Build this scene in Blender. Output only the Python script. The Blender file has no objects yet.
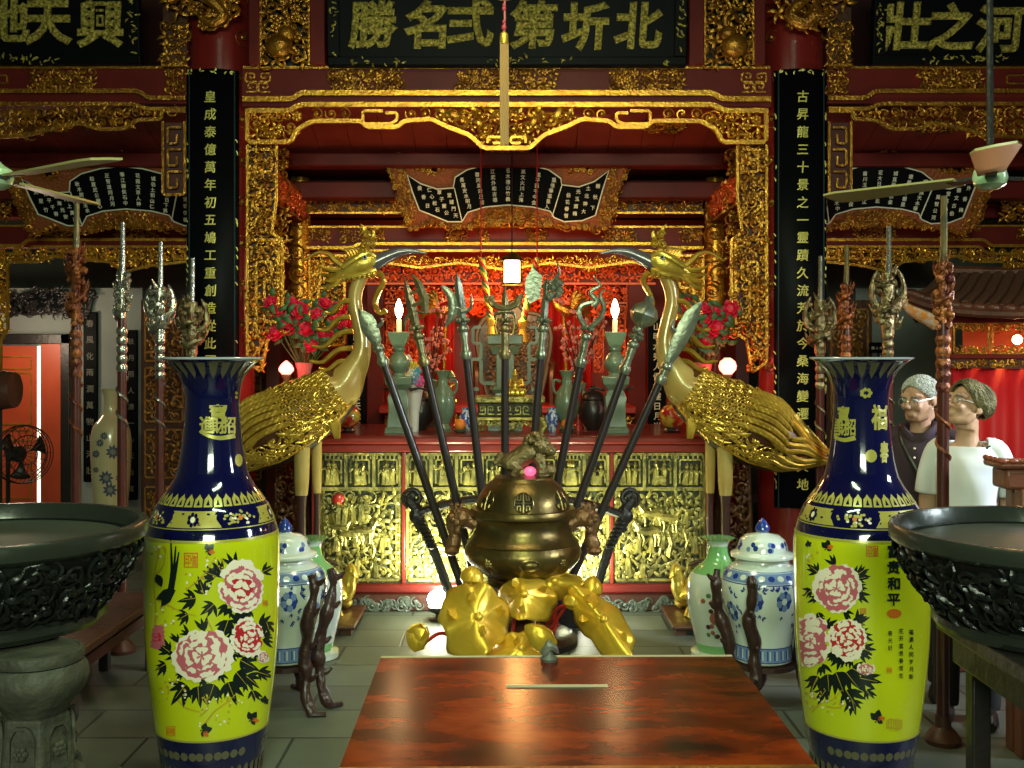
import bpy, math, random
from mathutils import Vector, Matrix

S = bpy.context.scene
COL = S.collection
R = math.radians
PI = math.pi

# ---------------------------------------------------------------- camera, world, lights, exposure
F, HC, CX, CY = 1100.0, 1.65, 512.0, 350.0       # focal length in pixels, eye height, principal point


def at(px, py, Y):
    return Vector(((px - CX) * Y / F, Y, HC - (py - CY) * Y / F))


def pz(pts, Y):
    return [((x - CX) * Y / F, HC - (y - CY) * Y / F) for x, y in pts]


cam = bpy.data.cameras.new('camera')
cam.sensor_width = 36
cam.lens = 36 * F / 1024
cam.shift_y = -(384 - CY) / 1024
cam.clip_start = 0.05
camo = bpy.data.objects.new('camera', cam)
COL.objects.link(camo)
camo.location = (0, 0, HC)
camo.rotation_euler = (R(90), 0, 0)
S.camera = camo

S.view_settings.view_transform = 'Standard'
S.view_settings.look = 'None'
S.view_settings.gamma = 1
S.view_settings.use_curve_mapping = False
S.view_settings.exposure = 0.35

W = bpy.data.worlds.new('world')
S.world = W
W.use_nodes = True
W.node_tree.nodes['Background'].inputs[0].default_value = (0.62, 0.75, 0.62, 1)
W.node_tree.nodes['Background'].inputs[1].default_value = 0.05


def lamp(kind, loc, energy, col, size=0.1, rot=None, aim=None, spread=None, sy=None, cone=None):
    l = bpy.data.lights.new('light', kind)
    l.energy = energy
    l.color = col
    if kind == 'AREA':
        l.size = size
        if sy:
            l.shape = 'RECTANGLE'
            l.size_y = sy
        if spread:
            l.spread = R(spread)
    else:
        l.shadow_soft_size = size
    if kind == 'SPOT':
        l.spot_size = R(cone or 90)
        l.spot_blend = 0.6
    o = bpy.data.objects.new('light', l)
    COL.objects.link(o)
    o.location = loc
    if aim is not None:
        d = Vector(aim) - Vector(loc)
        o.rotation_euler = d.to_track_quat('-Z', 'Y').to_euler()
    elif rot:
        o.rotation_euler = rot
    return o


GREEN = (0.72, 1.0, 0.58)
# daylight through the high openings at the front of the hall, behind the camera
lamp('AREA', (0, -2.9, 3.3), 75, (0.84, 1.0, 0.70), 2.4, aim=(0, 5.5, 0.8), sy=1.1, spread=90)
# tube lights hung under the roof of the hall
lamp('AREA', (0.0, 2.5, 3.7), 52, GREEN, 1.3, rot=(0, 0, 0), sy=0.2)
lamp('AREA', (0.0, 5.0, 3.9), 26, (1.0, 0.88, 0.52), 1.6, rot=(0, 0, 0), sy=0.25)

# cool narrow light added to brighten the visitors in the right aisle; no door there
lamp('AREA', (5.6, 3.6, 2.9), 20, (0.80, 0.92, 1.0), 0.8, aim=(2.0, 5.0, 1.25), sy=0.8, spread=45)

# ---------------------------------------------------------------- materials
MATS = {}


def mat(name, col, rough=0.5, metal=0.0, coat=0.0, bump=None, var=None, emit=None, trans=None, spec=None, alpha=None):
    """bump=(scale, strength)  var=(scale, other colour, contrast)"""
    if name in MATS:
        return MATS[name]
    m = bpy.data.materials.new(name)
    m.use_nodes = True
    nt = m.node_tree
    b = nt.nodes['Principled BSDF']
    b.inputs['Base Color'].default_value = (*col, 1)
    b.inputs['Roughness'].default_value = rough
    b.inputs['Metallic'].default_value = metal
    b.inputs['Coat Weight'].default_value = coat
    b.inputs['Coat Roughness'].default_value = 0.06
    if spec is not None:
        b.inputs['Specular IOR Level'].default_value = spec
    if trans:
        b.inputs['Transmission Weight'].default_value = trans
    if alpha is not None:
        b.inputs['Alpha'].default_value = alpha
    if emit:
        b.inputs['Emission Color'].default_value = (*emit[0], 1)
        b.inputs['Emission Strength'].default_value = emit[1]
    if bump or var:
        tc = nt.nodes.new('ShaderNodeTexCoord')
    if var:
        n = nt.nodes.new('ShaderNodeTexNoise')
        n.inputs['Scale'].default_value = var[0]
        n.inputs['Detail'].default_value = 5
        nt.links.new(tc.outputs['Object'], n.inputs['Vector'])
        cr = nt.nodes.new('ShaderNodeValToRGB')
        c = var[2] if len(var) > 2 else 0.15
        cr.color_ramp.elements[0].position = 0.5 - c
        cr.color_ramp.elements[1].position = 0.5 + c
        cr.color_ramp.elements[0].color = (*var[1], 1)
        cr.color_ramp.elements[1].color = (*col, 1)
        nt.links.new(n.outputs['Fac'], cr.inputs['Fac'])
        nt.links.new(cr.outputs['Color'], b.inputs['Base Color'])
    if bump:
        n = nt.nodes.new('ShaderNodeTexNoise')
        n.inputs['Scale'].default_value = bump[0]
        n.inputs['Detail'].default_value = 4
        nt.links.new(tc.outputs['Object'], n.inputs['Vector'])
        bp = nt.nodes.new('ShaderNodeBump')
        bp.inputs['Strength'].default_value = bump[1]
        bp.inputs['Distance'].default_value = 0.02
        nt.links.new(n.outputs['Fac'], bp.inputs['Height'])
        nt.links.new(bp.outputs['Normal'], b.inputs['Normal'])
    MATS[name] = m
    return m


GOLD = mat('gilding', (0.62, 0.30, 0.035), 0.30, 0.75, bump=(60, 0.35), var=(10, (0.20, 0.075, 0.012), 0.22))
GOLDB = mat('bright gilding', (0.86, 0.46, 0.05), 0.27, 0.7, bump=(70, 0.2), var=(12, (0.50, 0.21, 0.025), 0.2))
GOLDY = mat('yellow gilding', (0.78, 0.60, 0.10), 0.3, 0.65, bump=(50, 0.15), var=(8, (0.50, 0.33, 0.05), 0.2))
REDL = mat('red lacquer', (0.17, 0.018, 0.014), 0.42, 0, 0.0, var=(3, (0.10, 0.010, 0.010), 0.25), spec=0.18)
REDD = mat('dark red wood', (0.085, 0.014, 0.012), 0.45, var=(4, (0.045, 0.009, 0.008), 0.25))
REDB = mat('bright red lacquer', (0.42, 0.025, 0.015), 0.35, 0, 0.3)
BLACKL = mat('black lacquer', (0.003, 0.004, 0.005), 0.45, 0, 0.0, spec=0.07)
BLACKW = mat('black wood', (0.018, 0.014, 0.013), 0.35, bump=(25, 0.2))
BROWN = mat('brown wood', (0.10, 0.035, 0.016), 0.4, bump=(25, 0.2), var=(6, (0.05, 0.016, 0.010), 0.2))
CELADON = mat('celadon glaze', (0.17, 0.24, 0.15), 0.25, 0, 0.3, var=(10, (0.10, 0.15, 0.10), 0.25))
BRASSD = mat('dark bronze', (0.20, 0.145, 0.045), 0.33, 0.85, bump=(30, 0.12), var=(7, (0.12, 0.085, 0.03), 0.2))
BRASSP = mat('patinated brass', (0.33, 0.24, 0.10), 0.35, 0.7, bump=(40, 0.2), var=(14, (0.16, 0.17, 0.09), 0.2))
PEWTER = mat('grey green pewter', (0.30, 0.33, 0.24), 0.33, 0.7, bump=(40, 0.15), var=(14, (0.16, 0.18, 0.12), 0.2))
IRON = mat('black iron', (0.035, 0.032, 0.032), 0.38, 0.5, bump=(60, 0.25))
SILVER = mat('silvered metal', (0.50, 0.50, 0.42), 0.25, 0.9, bump=(60, 0.2))


# ---------------------------------------------------------------- mesh building
class MB:
    def __init__(self):
        self.v, self.f, self.m = [], [], []

    def add(self, vs, fs, mi=0, M=None):
        n = len(self.v)
        if M is not None:
            vs = [M @ Vector(p) for p in vs]
        self.v += [tuple(p) for p in vs]
        self.f += [tuple(i + n for i in f) for f in fs]
        self.m += [mi] * len(fs)
        return self

    def box(self, x0, x1, y0, y1, z0, z1, mi=0, M=None):
        vs = [(x, y, z) for z in (z0, z1) for y in (y0, y1) for x in (x0, x1)]
        fs = [(0, 2, 3, 1), (4, 5, 7, 6), (0, 1, 5, 4), (2, 6, 7, 3), (0, 4, 6, 2), (1, 3, 7, 5)]
        return self.add(vs, fs, mi, M)

    def tube(self, path, r, n=8, mi=0, flat=None, cap=True, M=None, closed=False):
        """flat=(axis, k): scale the section by k along that axis"""
        P = [Vector(p) for p in path]
        k = len(P)
        rs = r if isinstance(r, (list, tuple)) else [r] * k
        vs, fs = [], []
        t0 = (P[1] - P[0]).normalized()
        ref = Vector((0, 0, 1)) if abs(t0.z) < 0.9 else Vector((0, 1, 0))
        if flat:
            ref = Vector(flat[0])
        nrm = (ref - t0 * ref.dot(t0))
        nrm = nrm.normalized() if nrm.length > 1e-6 else t0.orthogonal().normalized()
        for i in range(k):
            a = P[i - 1] if (i > 0 or closed) else P[i]
            b = P[(i + 1) % k] if (i < k - 1 or closed) else P[i]
            t = b - a
            t = t.normalized() if t.length > 1e-9 else t0
            if flat:
                q = ref - t * ref.dot(t)
                nrm = q.normalized() if q.length > 1e-4 else nrm
            else:
                q = nrm - t * nrm.dot(t)
                nrm = q.normalized() if q.length > 1e-6 else t.orthogonal().normalized()
            bn = t.cross(nrm)
            kf = flat[1] if flat else 1
            for j in range(n):
                an = 2 * PI * (j + 0.5) / n
                vs.append(P[i] + nrm * (math.cos(an) * rs[i] * kf) + bn * (math.sin(an) * rs[i]))
        for i in range(k if closed else k - 1):
            i2 = (i + 1) % k
            for j in range(n):
                j2 = (j + 1) % n
                fs.append((i * n + j, i * n + j2, i2 * n + j2, i2 * n + j))
        if cap and not closed:
            fs.append(tuple(range(n))[::-1])
            fs.append(tuple((k - 1) * n + j for j in range(n)))
        return self.add(vs, fs, mi, M)

    def lathe(self, prof, n=32, c=(0, 0, 0), mi=0, M=None, cap=True, ribs=None):
        vs, fs = [], []
        for r, z in prof:
            for j in range(n):
                an = 2 * PI * j / n
                k = 1 + (ribs[1] * abs(math.cos(an * ribs[0] / 2)) if ribs else 0)
                vs.append((c[0] + r * k * math.cos(an), c[1] + r * k * math.sin(an), c[2] + z))
        mis = mi if isinstance(mi, (list, tuple)) else None
        k = len(prof)
        base = len(self.f)
        for i in range(k - 1):
            for j in range(n):
                j2 = (j + 1) % n
                fs.append((i * n + j, i * n + j2, (i + 1) * n + j2, (i + 1) * n + j))
        nf = len(fs)
        if cap:
            fs.append(tuple(range(n))[::-1])
            fs.append(tuple((k - 1) * n + j for j in range(n)))
        self.add(vs, fs, 0 if mis else mi, M)
        if mis:
            for q in range(nf):
                self.m[base + q] = mis[q // n]
            for q in range(nf, len(fs)):
                self.m[base + q] = mis[-1]
        return self

    def blob(self, c, r, nu=8, nv=6, rot=None, mi=0, M=None):
        r = r if isinstance(r, (list, tuple)) else (r, r, r)
        vs = [Vector((0, 0, -r[2]))]
        for i in range(1, nv):
            a = PI * i / nv - PI / 2
            for j in range(nu):
                b = 2 * PI * j / nu
                vs.append(Vector((r[0] * math.cos(a) * math.cos(b), r[1] * math.cos(a) * math.sin(b), r[2] * math.sin(a))))
        vs.append(Vector((0, 0, r[2])))
        fs = []
        for j in range(nu):
            j2 = (j + 1) % nu
            fs.append((0, 1 + j2, 1 + j))
            for i in range(nv - 2):
                fs.append((1 + i * nu + j, 1 + i * nu + j2, 1 + (i + 1) * nu + j2, 1 + (i + 1) * nu + j))
            fs.append((1 + (nv - 2) * nu + j, 1 + (nv - 2) * nu + j2, len(vs) - 1))
        if rot is not None:
            vs = [rot @ p for p in vs]
        c = Vector(c)
        return self.add([p + c for p in vs], fs, mi, M)

    def prism(self, poly, d0, d1, T, mi=0):
        """poly in (u,v) counter-clockwise; extruded between depths d0 (back) and d1 (front) through T(u,v,d)"""
        n = len(poly)
        vs = [T(u, v, d0) for u, v in poly] + [T(u, v, d1) for u, v in poly]
        fs = [tuple(range(n))[::-1], tuple(range(n, 2 * n))]
        fs += [(i, (i + 1) % n, n + (i + 1) % n, n + i) for i in range(n)]
        return self.add(vs, fs, mi)

    def grid(self, fn, nu, nv, cu=False, mi=0, M=None):
        """fn(s,t) over s,t in 0..1"""
        ku = nu if cu else nu + 1
        vs = [fn(i / nu, j / nv) for j in range(nv + 1) for i in range(ku)]
        fs = []
        for j in range(nv):
            for i in range(nu):
                i2 = (i + 1) % ku
                fs.append((j * ku + i, j * ku + i2, (j + 1) * ku + i2, (j + 1) * ku + i))
        return self.add(vs, fs, mi, M)

    def build(self, name, mats, parent=None, loc=None, smooth=40, bevel=0, seg=2, sub=0, solid=0):
        me = bpy.data.meshes.new(name)
        me.from_pydata(self.v, [], self.f)
        mats = mats if isinstance(mats, (list, tuple)) else [mats]
        for m in mats:
            me.materials.append(m)
        if len(mats) > 1:
            me.polygons.foreach_set('material_index', self.m)
        if smooth:
            me.polygons.foreach_set('use_smooth', [True] * len(me.polygons))
            me.set_sharp_from_angle(angle=R(smooth))
        me.update()
        o = bpy.data.objects.new(name, me)
        COL.objects.link(o)
        if parent:
            o.parent = parent
        if loc is not None:
            o.location = loc
        if solid:
            q = o.modifiers.new('solid', 'SOLIDIFY')
            q.thickness = solid
            q.offset = 0
        if bevel:
            b = o.modifiers.new('bevel', 'BEVEL')
            b.width = bevel
            b.segments = seg
            b.limit_method = 'ANGLE'
            b.angle_limit = R(40)
        if sub:
            q = o.modifiers.new('sub', 'SUBSURF')
            q.levels = q.render_levels = sub
        return o


def tag(o, label, cat, group=None, kind='thing'):
    o['label'] = label
    o['category'] = cat
    if group:
        o['group'] = group
    if kind:
        o['kind'] = kind
    return o


def thing(name, label, cat, loc=(0, 0, 0), rz=0, group=None):
    o = bpy.data.objects.new(name, None)
    o.empty_display_size = 0.1
    COL.objects.link(o)
    o.location = loc
    o.rotation_euler = (0, 0, rz)
    return tag(o, label, cat, group)


def struct(o):
    o['kind'] = 'structure'
    return o


def copy_tree(o, parent=None):
    c = o.copy()
    COL.objects.link(c)
    if parent:
        c.parent = parent
    for ch in list(o.children):
        copy_tree(ch, c)
    return c


def face(Y):
    """carving frame: u = X, v = Z, d toward the front of the hall"""
    return lambda u, v, d: Vector((u, Y - d, v))


def smoothline(pts, n=6):
    """Catmull-Rom through the points"""
    P = [Vector(p) for p in pts]
    out = []
    for i in range(len(P) - 1):
        p0 = P[max(i - 1, 0)]
        p1, p2 = P[i], P[i + 1]
        p3 = P[min(i + 2, len(P) - 1)]
        for k in range(n):
            t = k / n
            out.append(0.5 * ((2 * p1) + (p2 - p0) * t + (2 * p0 - 5 * p1 + 4 * p2 - p3) * t * t + (3 * p1 - p0 - 3 * p2 + p3) * t ** 3))
    out.append(P[-1])
    return out


def lerp(a, b, t):
    return a + (b - a) * t


def interp(tab, x):
    for (a, u), (b, w) in zip(tab, tab[1:]):
        if x <= b:
            return lerp(u, w, max(0, min(1, (x - a) / (b - a))))
    return tab[-1][1]


# ---------------------------------------------------------------- carving vocabulary
def inside(poly, u, v):
    c = False
    n = len(poly)
    for i in range(n):
        (x1, y1), (x2, y2) = poly[i], poly[i - 1]
        if (y1 > v) != (y2 > v) and u < (x2 - x1) * (v - y1) / (y2 - y1) + x1:
            c = not c
    return c


def scroll(mb, T, u, v, r, a0, sgn=1, turns=1.4, w=0.16, d=0.5, mi=0, n=5, seg=13):
    pts, rs = [], []
    for i in range(seg):
        t = i / (seg - 1)
        rr = r * (0.16 + 0.84 * t)
        a = a0 + sgn * turns * 2 * PI * t
        pts.append(T(u + rr * math.cos(a), v + rr * math.sin(a), r * d * (1 - 0.55 * t)))
        rs.append(r * w * (1.25 - 0.7 * t))
    mb.tube(pts, rs, n, mi)
    mb.blob(T(u, v, r * d * 1.1), r * 0.26, 6, 4, mi=mi)


def leaf(mb, T, u, v, ln, a, w=0.3, d=0.3, mi=0, bend=0.5):
    pts, rs = [], []
    for i in range(6):
        t = i / 5
        aa = a + bend * (t - 0.3)
        pts.append(T(u + ln * t * math.cos(aa), v + ln * t * math.sin(aa), ln * d * (0.5 + 0.5 * math.sin(PI * t))))
        rs.append(ln * w * 0.5 * max(0.12, math.sin(PI * (0.12 + 0.85 * t))))
    mb.tube(pts, rs, 5, mi, flat=((0, 1, 0), 0.45))


def blossom(mb, T, u, v, r, mi=0, k=6, a0=0.0):
    for i in range(k):
        a = a0 + 2 * PI * i / k
        mb.blob(T(u + r * 0.6 * math.cos(a), v + r * 0.6 * math.sin(a), r * 0.3), r * 0.42, 6, 4, mi=mi)
    mb.blob(T(u, v, r * 0.5), r * 0.35, 6, 4, mi=mi)


def carve(mb, T, poly, cell, seed=1, mi=0, w=0.17, mix=(0.55, 0.25, 0.2), d=0.5):
    """fills a polygon with gilded scrolls, leaves and blossoms"""
    rnd = random.Random(seed)
    us = [p[0] for p in poly]
    vs = [p[1] for p in poly]
    nu = max(1, round((max(us) - min(us)) / cell / 0.8))
    nv = max(1, round((max(vs) - min(vs)) / cell / 0.8))
    for j in range(nv):
        for i in range(nu):
            u = min(us) + (i + 0.5 + rnd.uniform(-0.2, 0.2)) * (max(us) - min(us)) / nu
            v = min(vs) + (j + 0.5 + rnd.uniform(-0.2, 0.2)) * (max(vs) - min(vs)) / nv
            if not inside(poly, u, v):
                continue
            q = rnd.random()
            r = cell * rnd.uniform(0.52, 0.72)
            if q < mix[0]:
                scroll(mb, T, u, v, r, rnd.uniform(0, 6.28), rnd.choice((-1, 1)), rnd.uniform(1.0, 1.5), w, d, mi)
                leaf(mb, T, u, v, r * 1.3, rnd.uniform(0, 6.28), 0.3, 0.3, mi)
            elif q < mix[0] + mix[1]:
                a = rnd.uniform(0, 6.28)
                for k in range(4):
                    leaf(mb, T, u, v, r * 1.2, a + k * 1.57 + rnd.uniform(-0.3, 0.3), 0.36, 0.3, mi)
            else:
                blossom(mb, T, u, v, r * 0.75, mi, rnd.choice((5, 6)), rnd.uniform(0, 6))


def rect(u0, u1, v0, v1):
    return [(u0, v0), (u1, v0), (u1, v1), (u0, v1)]


def line(mb, T, pts, r, d=0.0, mi=0, n=4, closed=False):
    """a square-edged gilded fillet; corners are kept sharp by doubling the points"""
    q = []
    k = len(pts)
    for i, (u, v) in enumerate(pts):
        if not closed and i in (0, k - 1):
            q.append(T(u, v, d))
            continue
        for o in (pts[i - 1], pts[(i + 1) % k]):
            du, dv = o[0] - u, o[1] - v
            L = math.hypot(du, dv) or 1
            e = min(r * 0.8, L * 0.4)
            q.append(T(u + du / L * e, v + dv / L * e, d))
    mb.tube(q, r, n, mi, closed=closed)


def keyfret(mb, T, u, v, w, h, r, mi=0, flip=False, d=0.0):
    """one hooked meander"""
    p = [(0, 0), (1, 0), (1, 1), (0.22, 1), (0.22, 0.45), (0.62, 0.45), (0.62, 0.7)]
    p = [((1 - a if flip else a) * w + u, b * h + v) for a, b in p]
    line(mb, T, p, r, d, mi)


_gl = {}


def glyph(ch, bold=0.0, res=3):
    key = (ch, bold)
    if key not in _gl:
        c = bpy.data.curves.new('glyph', 'FONT')
        c.body = ch
        c.align_x, c.align_y = 'CENTER', 'CENTER'
        c.resolution_u = res
        c.bevel_depth = bold
        c.bevel_resolution = 0
        c.extrude = 0.03
        o = bpy.data.objects.new('glyph', c)
        COL.objects.link(o)
        bpy.context.view_layer.update()
        me = o.to_mesh()
        vs = [v.co.copy() for v in me.vertices]
        fs = [tuple(p.vertices) for p in me.polygons]
        if vs:
            cx = (min(p.x for p in vs) + max(p.x for p in vs)) / 2
            cy = (min(p.y for p in vs) + max(p.y for p in vs)) / 2
            vs = [Vector((p.x - cx, p.y - cy, p.z)) for p in vs]
        o.to_mesh_clear()
        bpy.data.objects.remove(o)
        bpy.data.curves.remove(c)
        _gl[key] = (vs, fs)
    return _gl[key]


def write(mb, T, ch, u, v, size, bold=0.0, mi=0, d=0.002, slant=0.0, sx=1.0, depth=None):
    vs, fs = glyph(ch, bold)
    kz = (depth or size * 0.06) / 0.06
    mb.add([T(u + (p.x * sx + p.y * slant) * size, v + p.y * size, d + (p.z + 0.03) * kz) for p in vs], fs, mi)
# ---------------------------------------------------------------- room shell
XA = -0.035                                    # axis of the hall
YL = 7.2                                       # face of the carved beams between the great columns
YI = 8.6                                       # face of the inner beams


def stone_floor():
    m = bpy.data.materials.new('stone tiles')
    m.use_nodes = True
    nt = m.node_tree
    b = nt.nodes['Principled BSDF']
    tc = nt.nodes.new('ShaderNodeTexCoord')
    br = nt.nodes.new('ShaderNodeTexBrick')
    br.inputs['Scale'].default_value = 1.0
    br.inputs['Brick Width'].default_value = 0.62
    br.inputs['Row Height'].default_value = 0.36
    br.inputs['Mortar Size'].default_value = 0.008
    br.inputs['Mortar Smooth'].default_value = 0.3
    br.inputs['Color1'].default_value = (0.20, 0.225, 0.175, 1)
    br.inputs['Color2'].default_value = (0.135, 0.155, 0.12, 1)
    br.inputs['Mortar'].default_value = (0.055, 0.06, 0.048, 1)
    n = nt.nodes.new('ShaderNodeTexNoise')
    n.inputs['Scale'].default_value = 3
    n.inputs['Detail'].default_value = 6
    mx = nt.nodes.new('ShaderNodeMix')
    mx.data_type = 'RGBA'
    mx.blend_type = 'MULTIPLY'
    mx.inputs[0].default_value = 0.6
    L = nt.links.new
    L(tc.outputs['Object'], br.inputs['Vector'])
    L(tc.outputs['Object'], n.inputs['Vector'])
    L(br.outputs['Color'], mx.inputs[6])
    L(n.outputs['Fac'], mx.inputs[7])
    L(mx.outputs[2], b.inputs['Base Color'])
    bp = nt.nodes.new('ShaderNodeBump')
    bp.inputs['Strength'].default_value = 0.35
    bp.inputs['Distance'].default_value = 0.01
    L(br.outputs['Fac'], bp.inputs['Height'])
    bp.invert = True
    L(bp.outputs['Normal'], b.inputs['Normal'])
    b.inputs['Roughness'].default_value = 0.5
    return m


PLASTER = mat('grey plaster', (0.34, 0.36, 0.33), 0.8, bump=(8, 0.1), var=(2, (0.22, 0.24, 0.23), 0.3))
PLANKRED = mat('red planks', (0.34, 0.05, 0.035), 0.5, var=(5, (0.22, 0.03, 0.022), 0.25))

struct(MB().box(-6.5, 6.5, -3.6, 11.2, -0.1, 0).build('floor', stone_floor(), smooth=0))
struct(MB().box(-6.6, -6.5, -3.6, 11.2, 0, 4.9).build('wall_left', PLASTER, smooth=0))
struct(MB().box(6.5, 6.6, -3.6, 11.2, 0, 4.9).build('wall_right', PLASTER, smooth=0))
struct(MB().box(-6.5, 6.5, 11.2, 11.3, 0, 4.9).build('wall_back', PLASTER, smooth=0))
struct(MB().box(-6.6, 6.6, -3.6, 11.3, 4.9, 5.0).build('ceiling', REDD, smooth=0))


def roof_planks():
    """sloping boards and purlins over the bay behind the great beams"""
    m = MB()
    n = 46
    for i in range(n):
        x0 = -5.4 + 10.8 * i / n
        x1 = x0 + 10.8 / n - 0.004
        vs = [(x, y, z + k) for k in (0, 0.03) for x, y, z in ((x0, 7.42, 3.36), (x1, 7.42, 3.36), (x1, 8.35, 3.03), (x0, 8.35, 3.03))]
        m.add(vs, [(0, 1, 2, 3), (7, 6, 5, 4), (0, 4, 5, 1), (2, 6, 7, 3), (1, 5, 6, 2), (0, 3, 7, 4)])
    return m


struct(roof_planks().build('ceiling_boards', PLANKRED, smooth=0))
for i, (y, z, h) in enumerate(((8.02, 3.09, 0.10), (8.34, 2.93, 0.13), (8.9, 2.84, 0.12))):
    struct(MB().box(-5.4, 5.4, y, y + 0.16, z - h, z).build('trim_%d' % (i + 1), REDL, smooth=0, bevel=0.012))
# boards that close the loft over the inner bays
struct(MB().box(-6.4, 6.4, 8.72, 8.76, 2.86, 4.9).build('wall_loft', REDD, smooth=0))
struct(MB().box(-1.9, 1.83, 8.76, 10.5, 2.72, 2.78).build('ceiling_sanctum', REDD, smooth=0))
struct(MB().box(-1.9, -1.8, 8.5, 10.5, 0, 2.8).build('wall_sanctum_left', REDD, smooth=0))
struct(MB().box(1.73, 1.83, 8.5, 10.5, 0, 2.8).build('wall_sanctum_right', REDD, smooth=0))
struct(MB().box(-1.9, 1.83, 10.4, 10.5, 0, 2.8).build('wall_sanctum_back', mat('orange red wall', (0.38, 0.03, 0.012), 0.4), smooth=0))


def column(name, x, y, r, z1, m, orn=True, label=None, gilt=None):
    o = thing(name, label, 'column', (x, y, 0))
    MB().lathe([(r * 1.26, 0), (r * 1.3, 0.06), (r * 1.22, 0.16), (r * 1.05, 0.2)], 28).build('base', mat('grey stone', (0.16, 0.17, 0.15), 0.7, bump=(20, 0.2)), o)
    MB().lathe([(r * 1.02, 0.2), (r, 1.5), (r * 0.97, z1)], 32).build('shaft', m, o)
    if gilt:
        MB().lathe([(r * 1.02, gilt), (r * 1.06, gilt + .03), (r * 1.05, z1 - .05), (r, z1)], 32, cap=False).build('gilt_sleeve', GOLDB, o)
    if orn:
        g = MB()
        rnd = random.Random(int(x * 10))
        T = lambda u, v, d: Vector(((r + d) * math.sin(u / r), -(r + d) * math.cos(u / r), v))
        for k in range(14):
            v = 1.0 + k * (z1 - 1.1) / 14
            for s in (-0.9, 0.9):
                scroll(g, T, s * r, v, 0.06, rnd.uniform(0, 6), rnd.choice((1, -1)), 1.2, 0.09, 0.1)
        for k in range(6):
            scroll(g, T, rnd.uniform(-0.6, 0.6) * r, z1 - 0.15 - 0.15 * k, 0.09, rnd.uniform(0, 6), 1, 1.3, 0.14, 0.4)
        g.build('gilt_painting', GOLD, o)
    return o


LACQ = mat('column lacquer', (0.20, 0.016, 0.014), 0.22, 0, 0.5)
XCL, XCR = -1.957, 1.886
column('column', XCL, 7.4, 0.222, 4.9, LACQ, label='tall red lacquered column behind the left couplet board')
column('column', XCR, 7.4, 0.222, 4.9, LACQ, label='tall red lacquered column behind the right couplet board')
XPL, XPR = -1.66, 1.59
column('column', XPL, 8.62, 0.075, 3.0, LACQ, gilt=2.0, label='slim red and gilt post behind the left rose bouquet')
column('column', XPR, 8.62, 0.075, 3.0, LACQ, gilt=2.0, label='slim red and gilt post behind the right rose bouquet')


# ---------------------------------------------------------------- carved beams of the front row
def mir(pts, c=507.0):
    return [(2 * c - x, y) for x, y in pts][::-1]


def lintel_centre():
    o = thing('carved_lintel', 'red beam with gilded openwork apron and pendant over the central bay', 'carved beam', (XA, YL, 0))
    L = [((x - 507) * YL / F, HC - (y - CY) * YL / F) for x, y in ()]
    P = lambda pts: [((x - 507) * YL / F, HC - (y - CY) * YL / F) for x, y in pts]
    T = face(0)
    zt, zb = P([(0, 66)])[0][1], P([(0, 97)])[0][1]
    w = 1.74
    MB().box(-w, w, 0, 0.22, zb - 0.07, zt).build('beam', REDL, o, bevel=0.01)
    mo = MB()
    line(mo, T, P([(244, 68), (507, 68), (770, 68)]), 0.012, 0.01)
    top = [(244, 100), (294, 100), (301, 94), (507, 94)]
    top = top + mir(top)[1:]
    line(mo, T, P(top), 0.024, 0.02)
    bot = [(250, 112), (290, 112), (302, 106), (507, 106)]
    bot = bot + mir(bot)[1:]
    line(mo, T, P(bot), 0.022, 0.035)
    mo.build('moulding', GOLDB, o)
    for x0, x1 in ((330, 403), (458, 556), (609, 684)):
        sh = MB()
        carve(sh, T, P(rect(x0, x1, 91, 70)), 0.062, int(x0), w=0.2)
        sh.build('medallion_carving', GOLD, o)
    for x0, x1 in ((246, 272), (742, 768)):
        sh = MB()
        u = P([(x0, 92), (x1, 72)])
        for k in range(2):
            keyfret(sh, T, u[0][0] + k * 0.085, u[0][1], 0.075, 0.055, 0.008, 0, k == 1)
            keyfret(sh, T, u[0][0] + k * 0.085, u[0][1] + 0.066, 0.075, 0.055, 0.008, 0, k == 0)
        sh.build('corner_fret', GOLD, o)
    half = [(249, 110), (249, 143), (292, 143), (299, 130), (314, 122), (362, 122), (368, 128), (398, 128), (405, 122), (432, 120),
            (446, 127), (470, 136), (484, 149), (505, 149)]
    edge = half + mir(half)
    ap = MB()
    line(ap, T, P(edge), 0.019, 0.03)
    for side in (0, 1):
        q = [(384, 112), (364, 112), (364, 125), (392, 125), (398, 121), (398, 114), (386, 114)]
        line(ap, T, P(mir(q) if side else q), 0.014, 0.03)
        q = [(488, 144), (488, 138), (503, 138), (503, 144), (493, 144)]
        line(ap, T, P(mir(q) if side else q), 0.012, 0.03)
        q = [(438, 112), (438, 118), (448, 124), (470, 132), (484, 144), (506, 144), (506, 112)]
        carve(ap, T, P(mir(q) if side else q), 0.075, 9 + side, w=0.22, mix=(0.75, 0.25, 0))
        corner = [(253, 114), (253, 140), (288, 140), (297, 126), (310, 116), (300, 114)]
        carve(ap, T, P(mir(corner) if side else corner), 0.07, 5 + side, w=0.2)
        for x, s in ((318, 1), (332, -1), (346, 1), (412, -1), (426, 1)):
            u, v = P([(x if not side else 1014 - x, 114.5)])[0]
            scroll(ap, T, u, v, 0.042, 1.2 if s > 0 else 4.0, s if not side else -s, 1.2, 0.2, 0.5)
        for x, y, r, s in ((448, 116, .05, 1), (463, 122, .07, -1), (480, 114, .055, 1), (486, 129, .06, -1), (498, 116, .05, 1)):
            u, v = P([(x if not side else 1014 - x, y)])[0]
            scroll(ap, T, u, v, r, y, s if not side else -s, 1.3, 0.22, 0.5)
            leaf(ap, T, u, v, r * 2, (2.4 if not side else 0.7), 0.3, 0.3)
    ap.build('openwork_apron', GOLDB, o)
    return o


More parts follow.
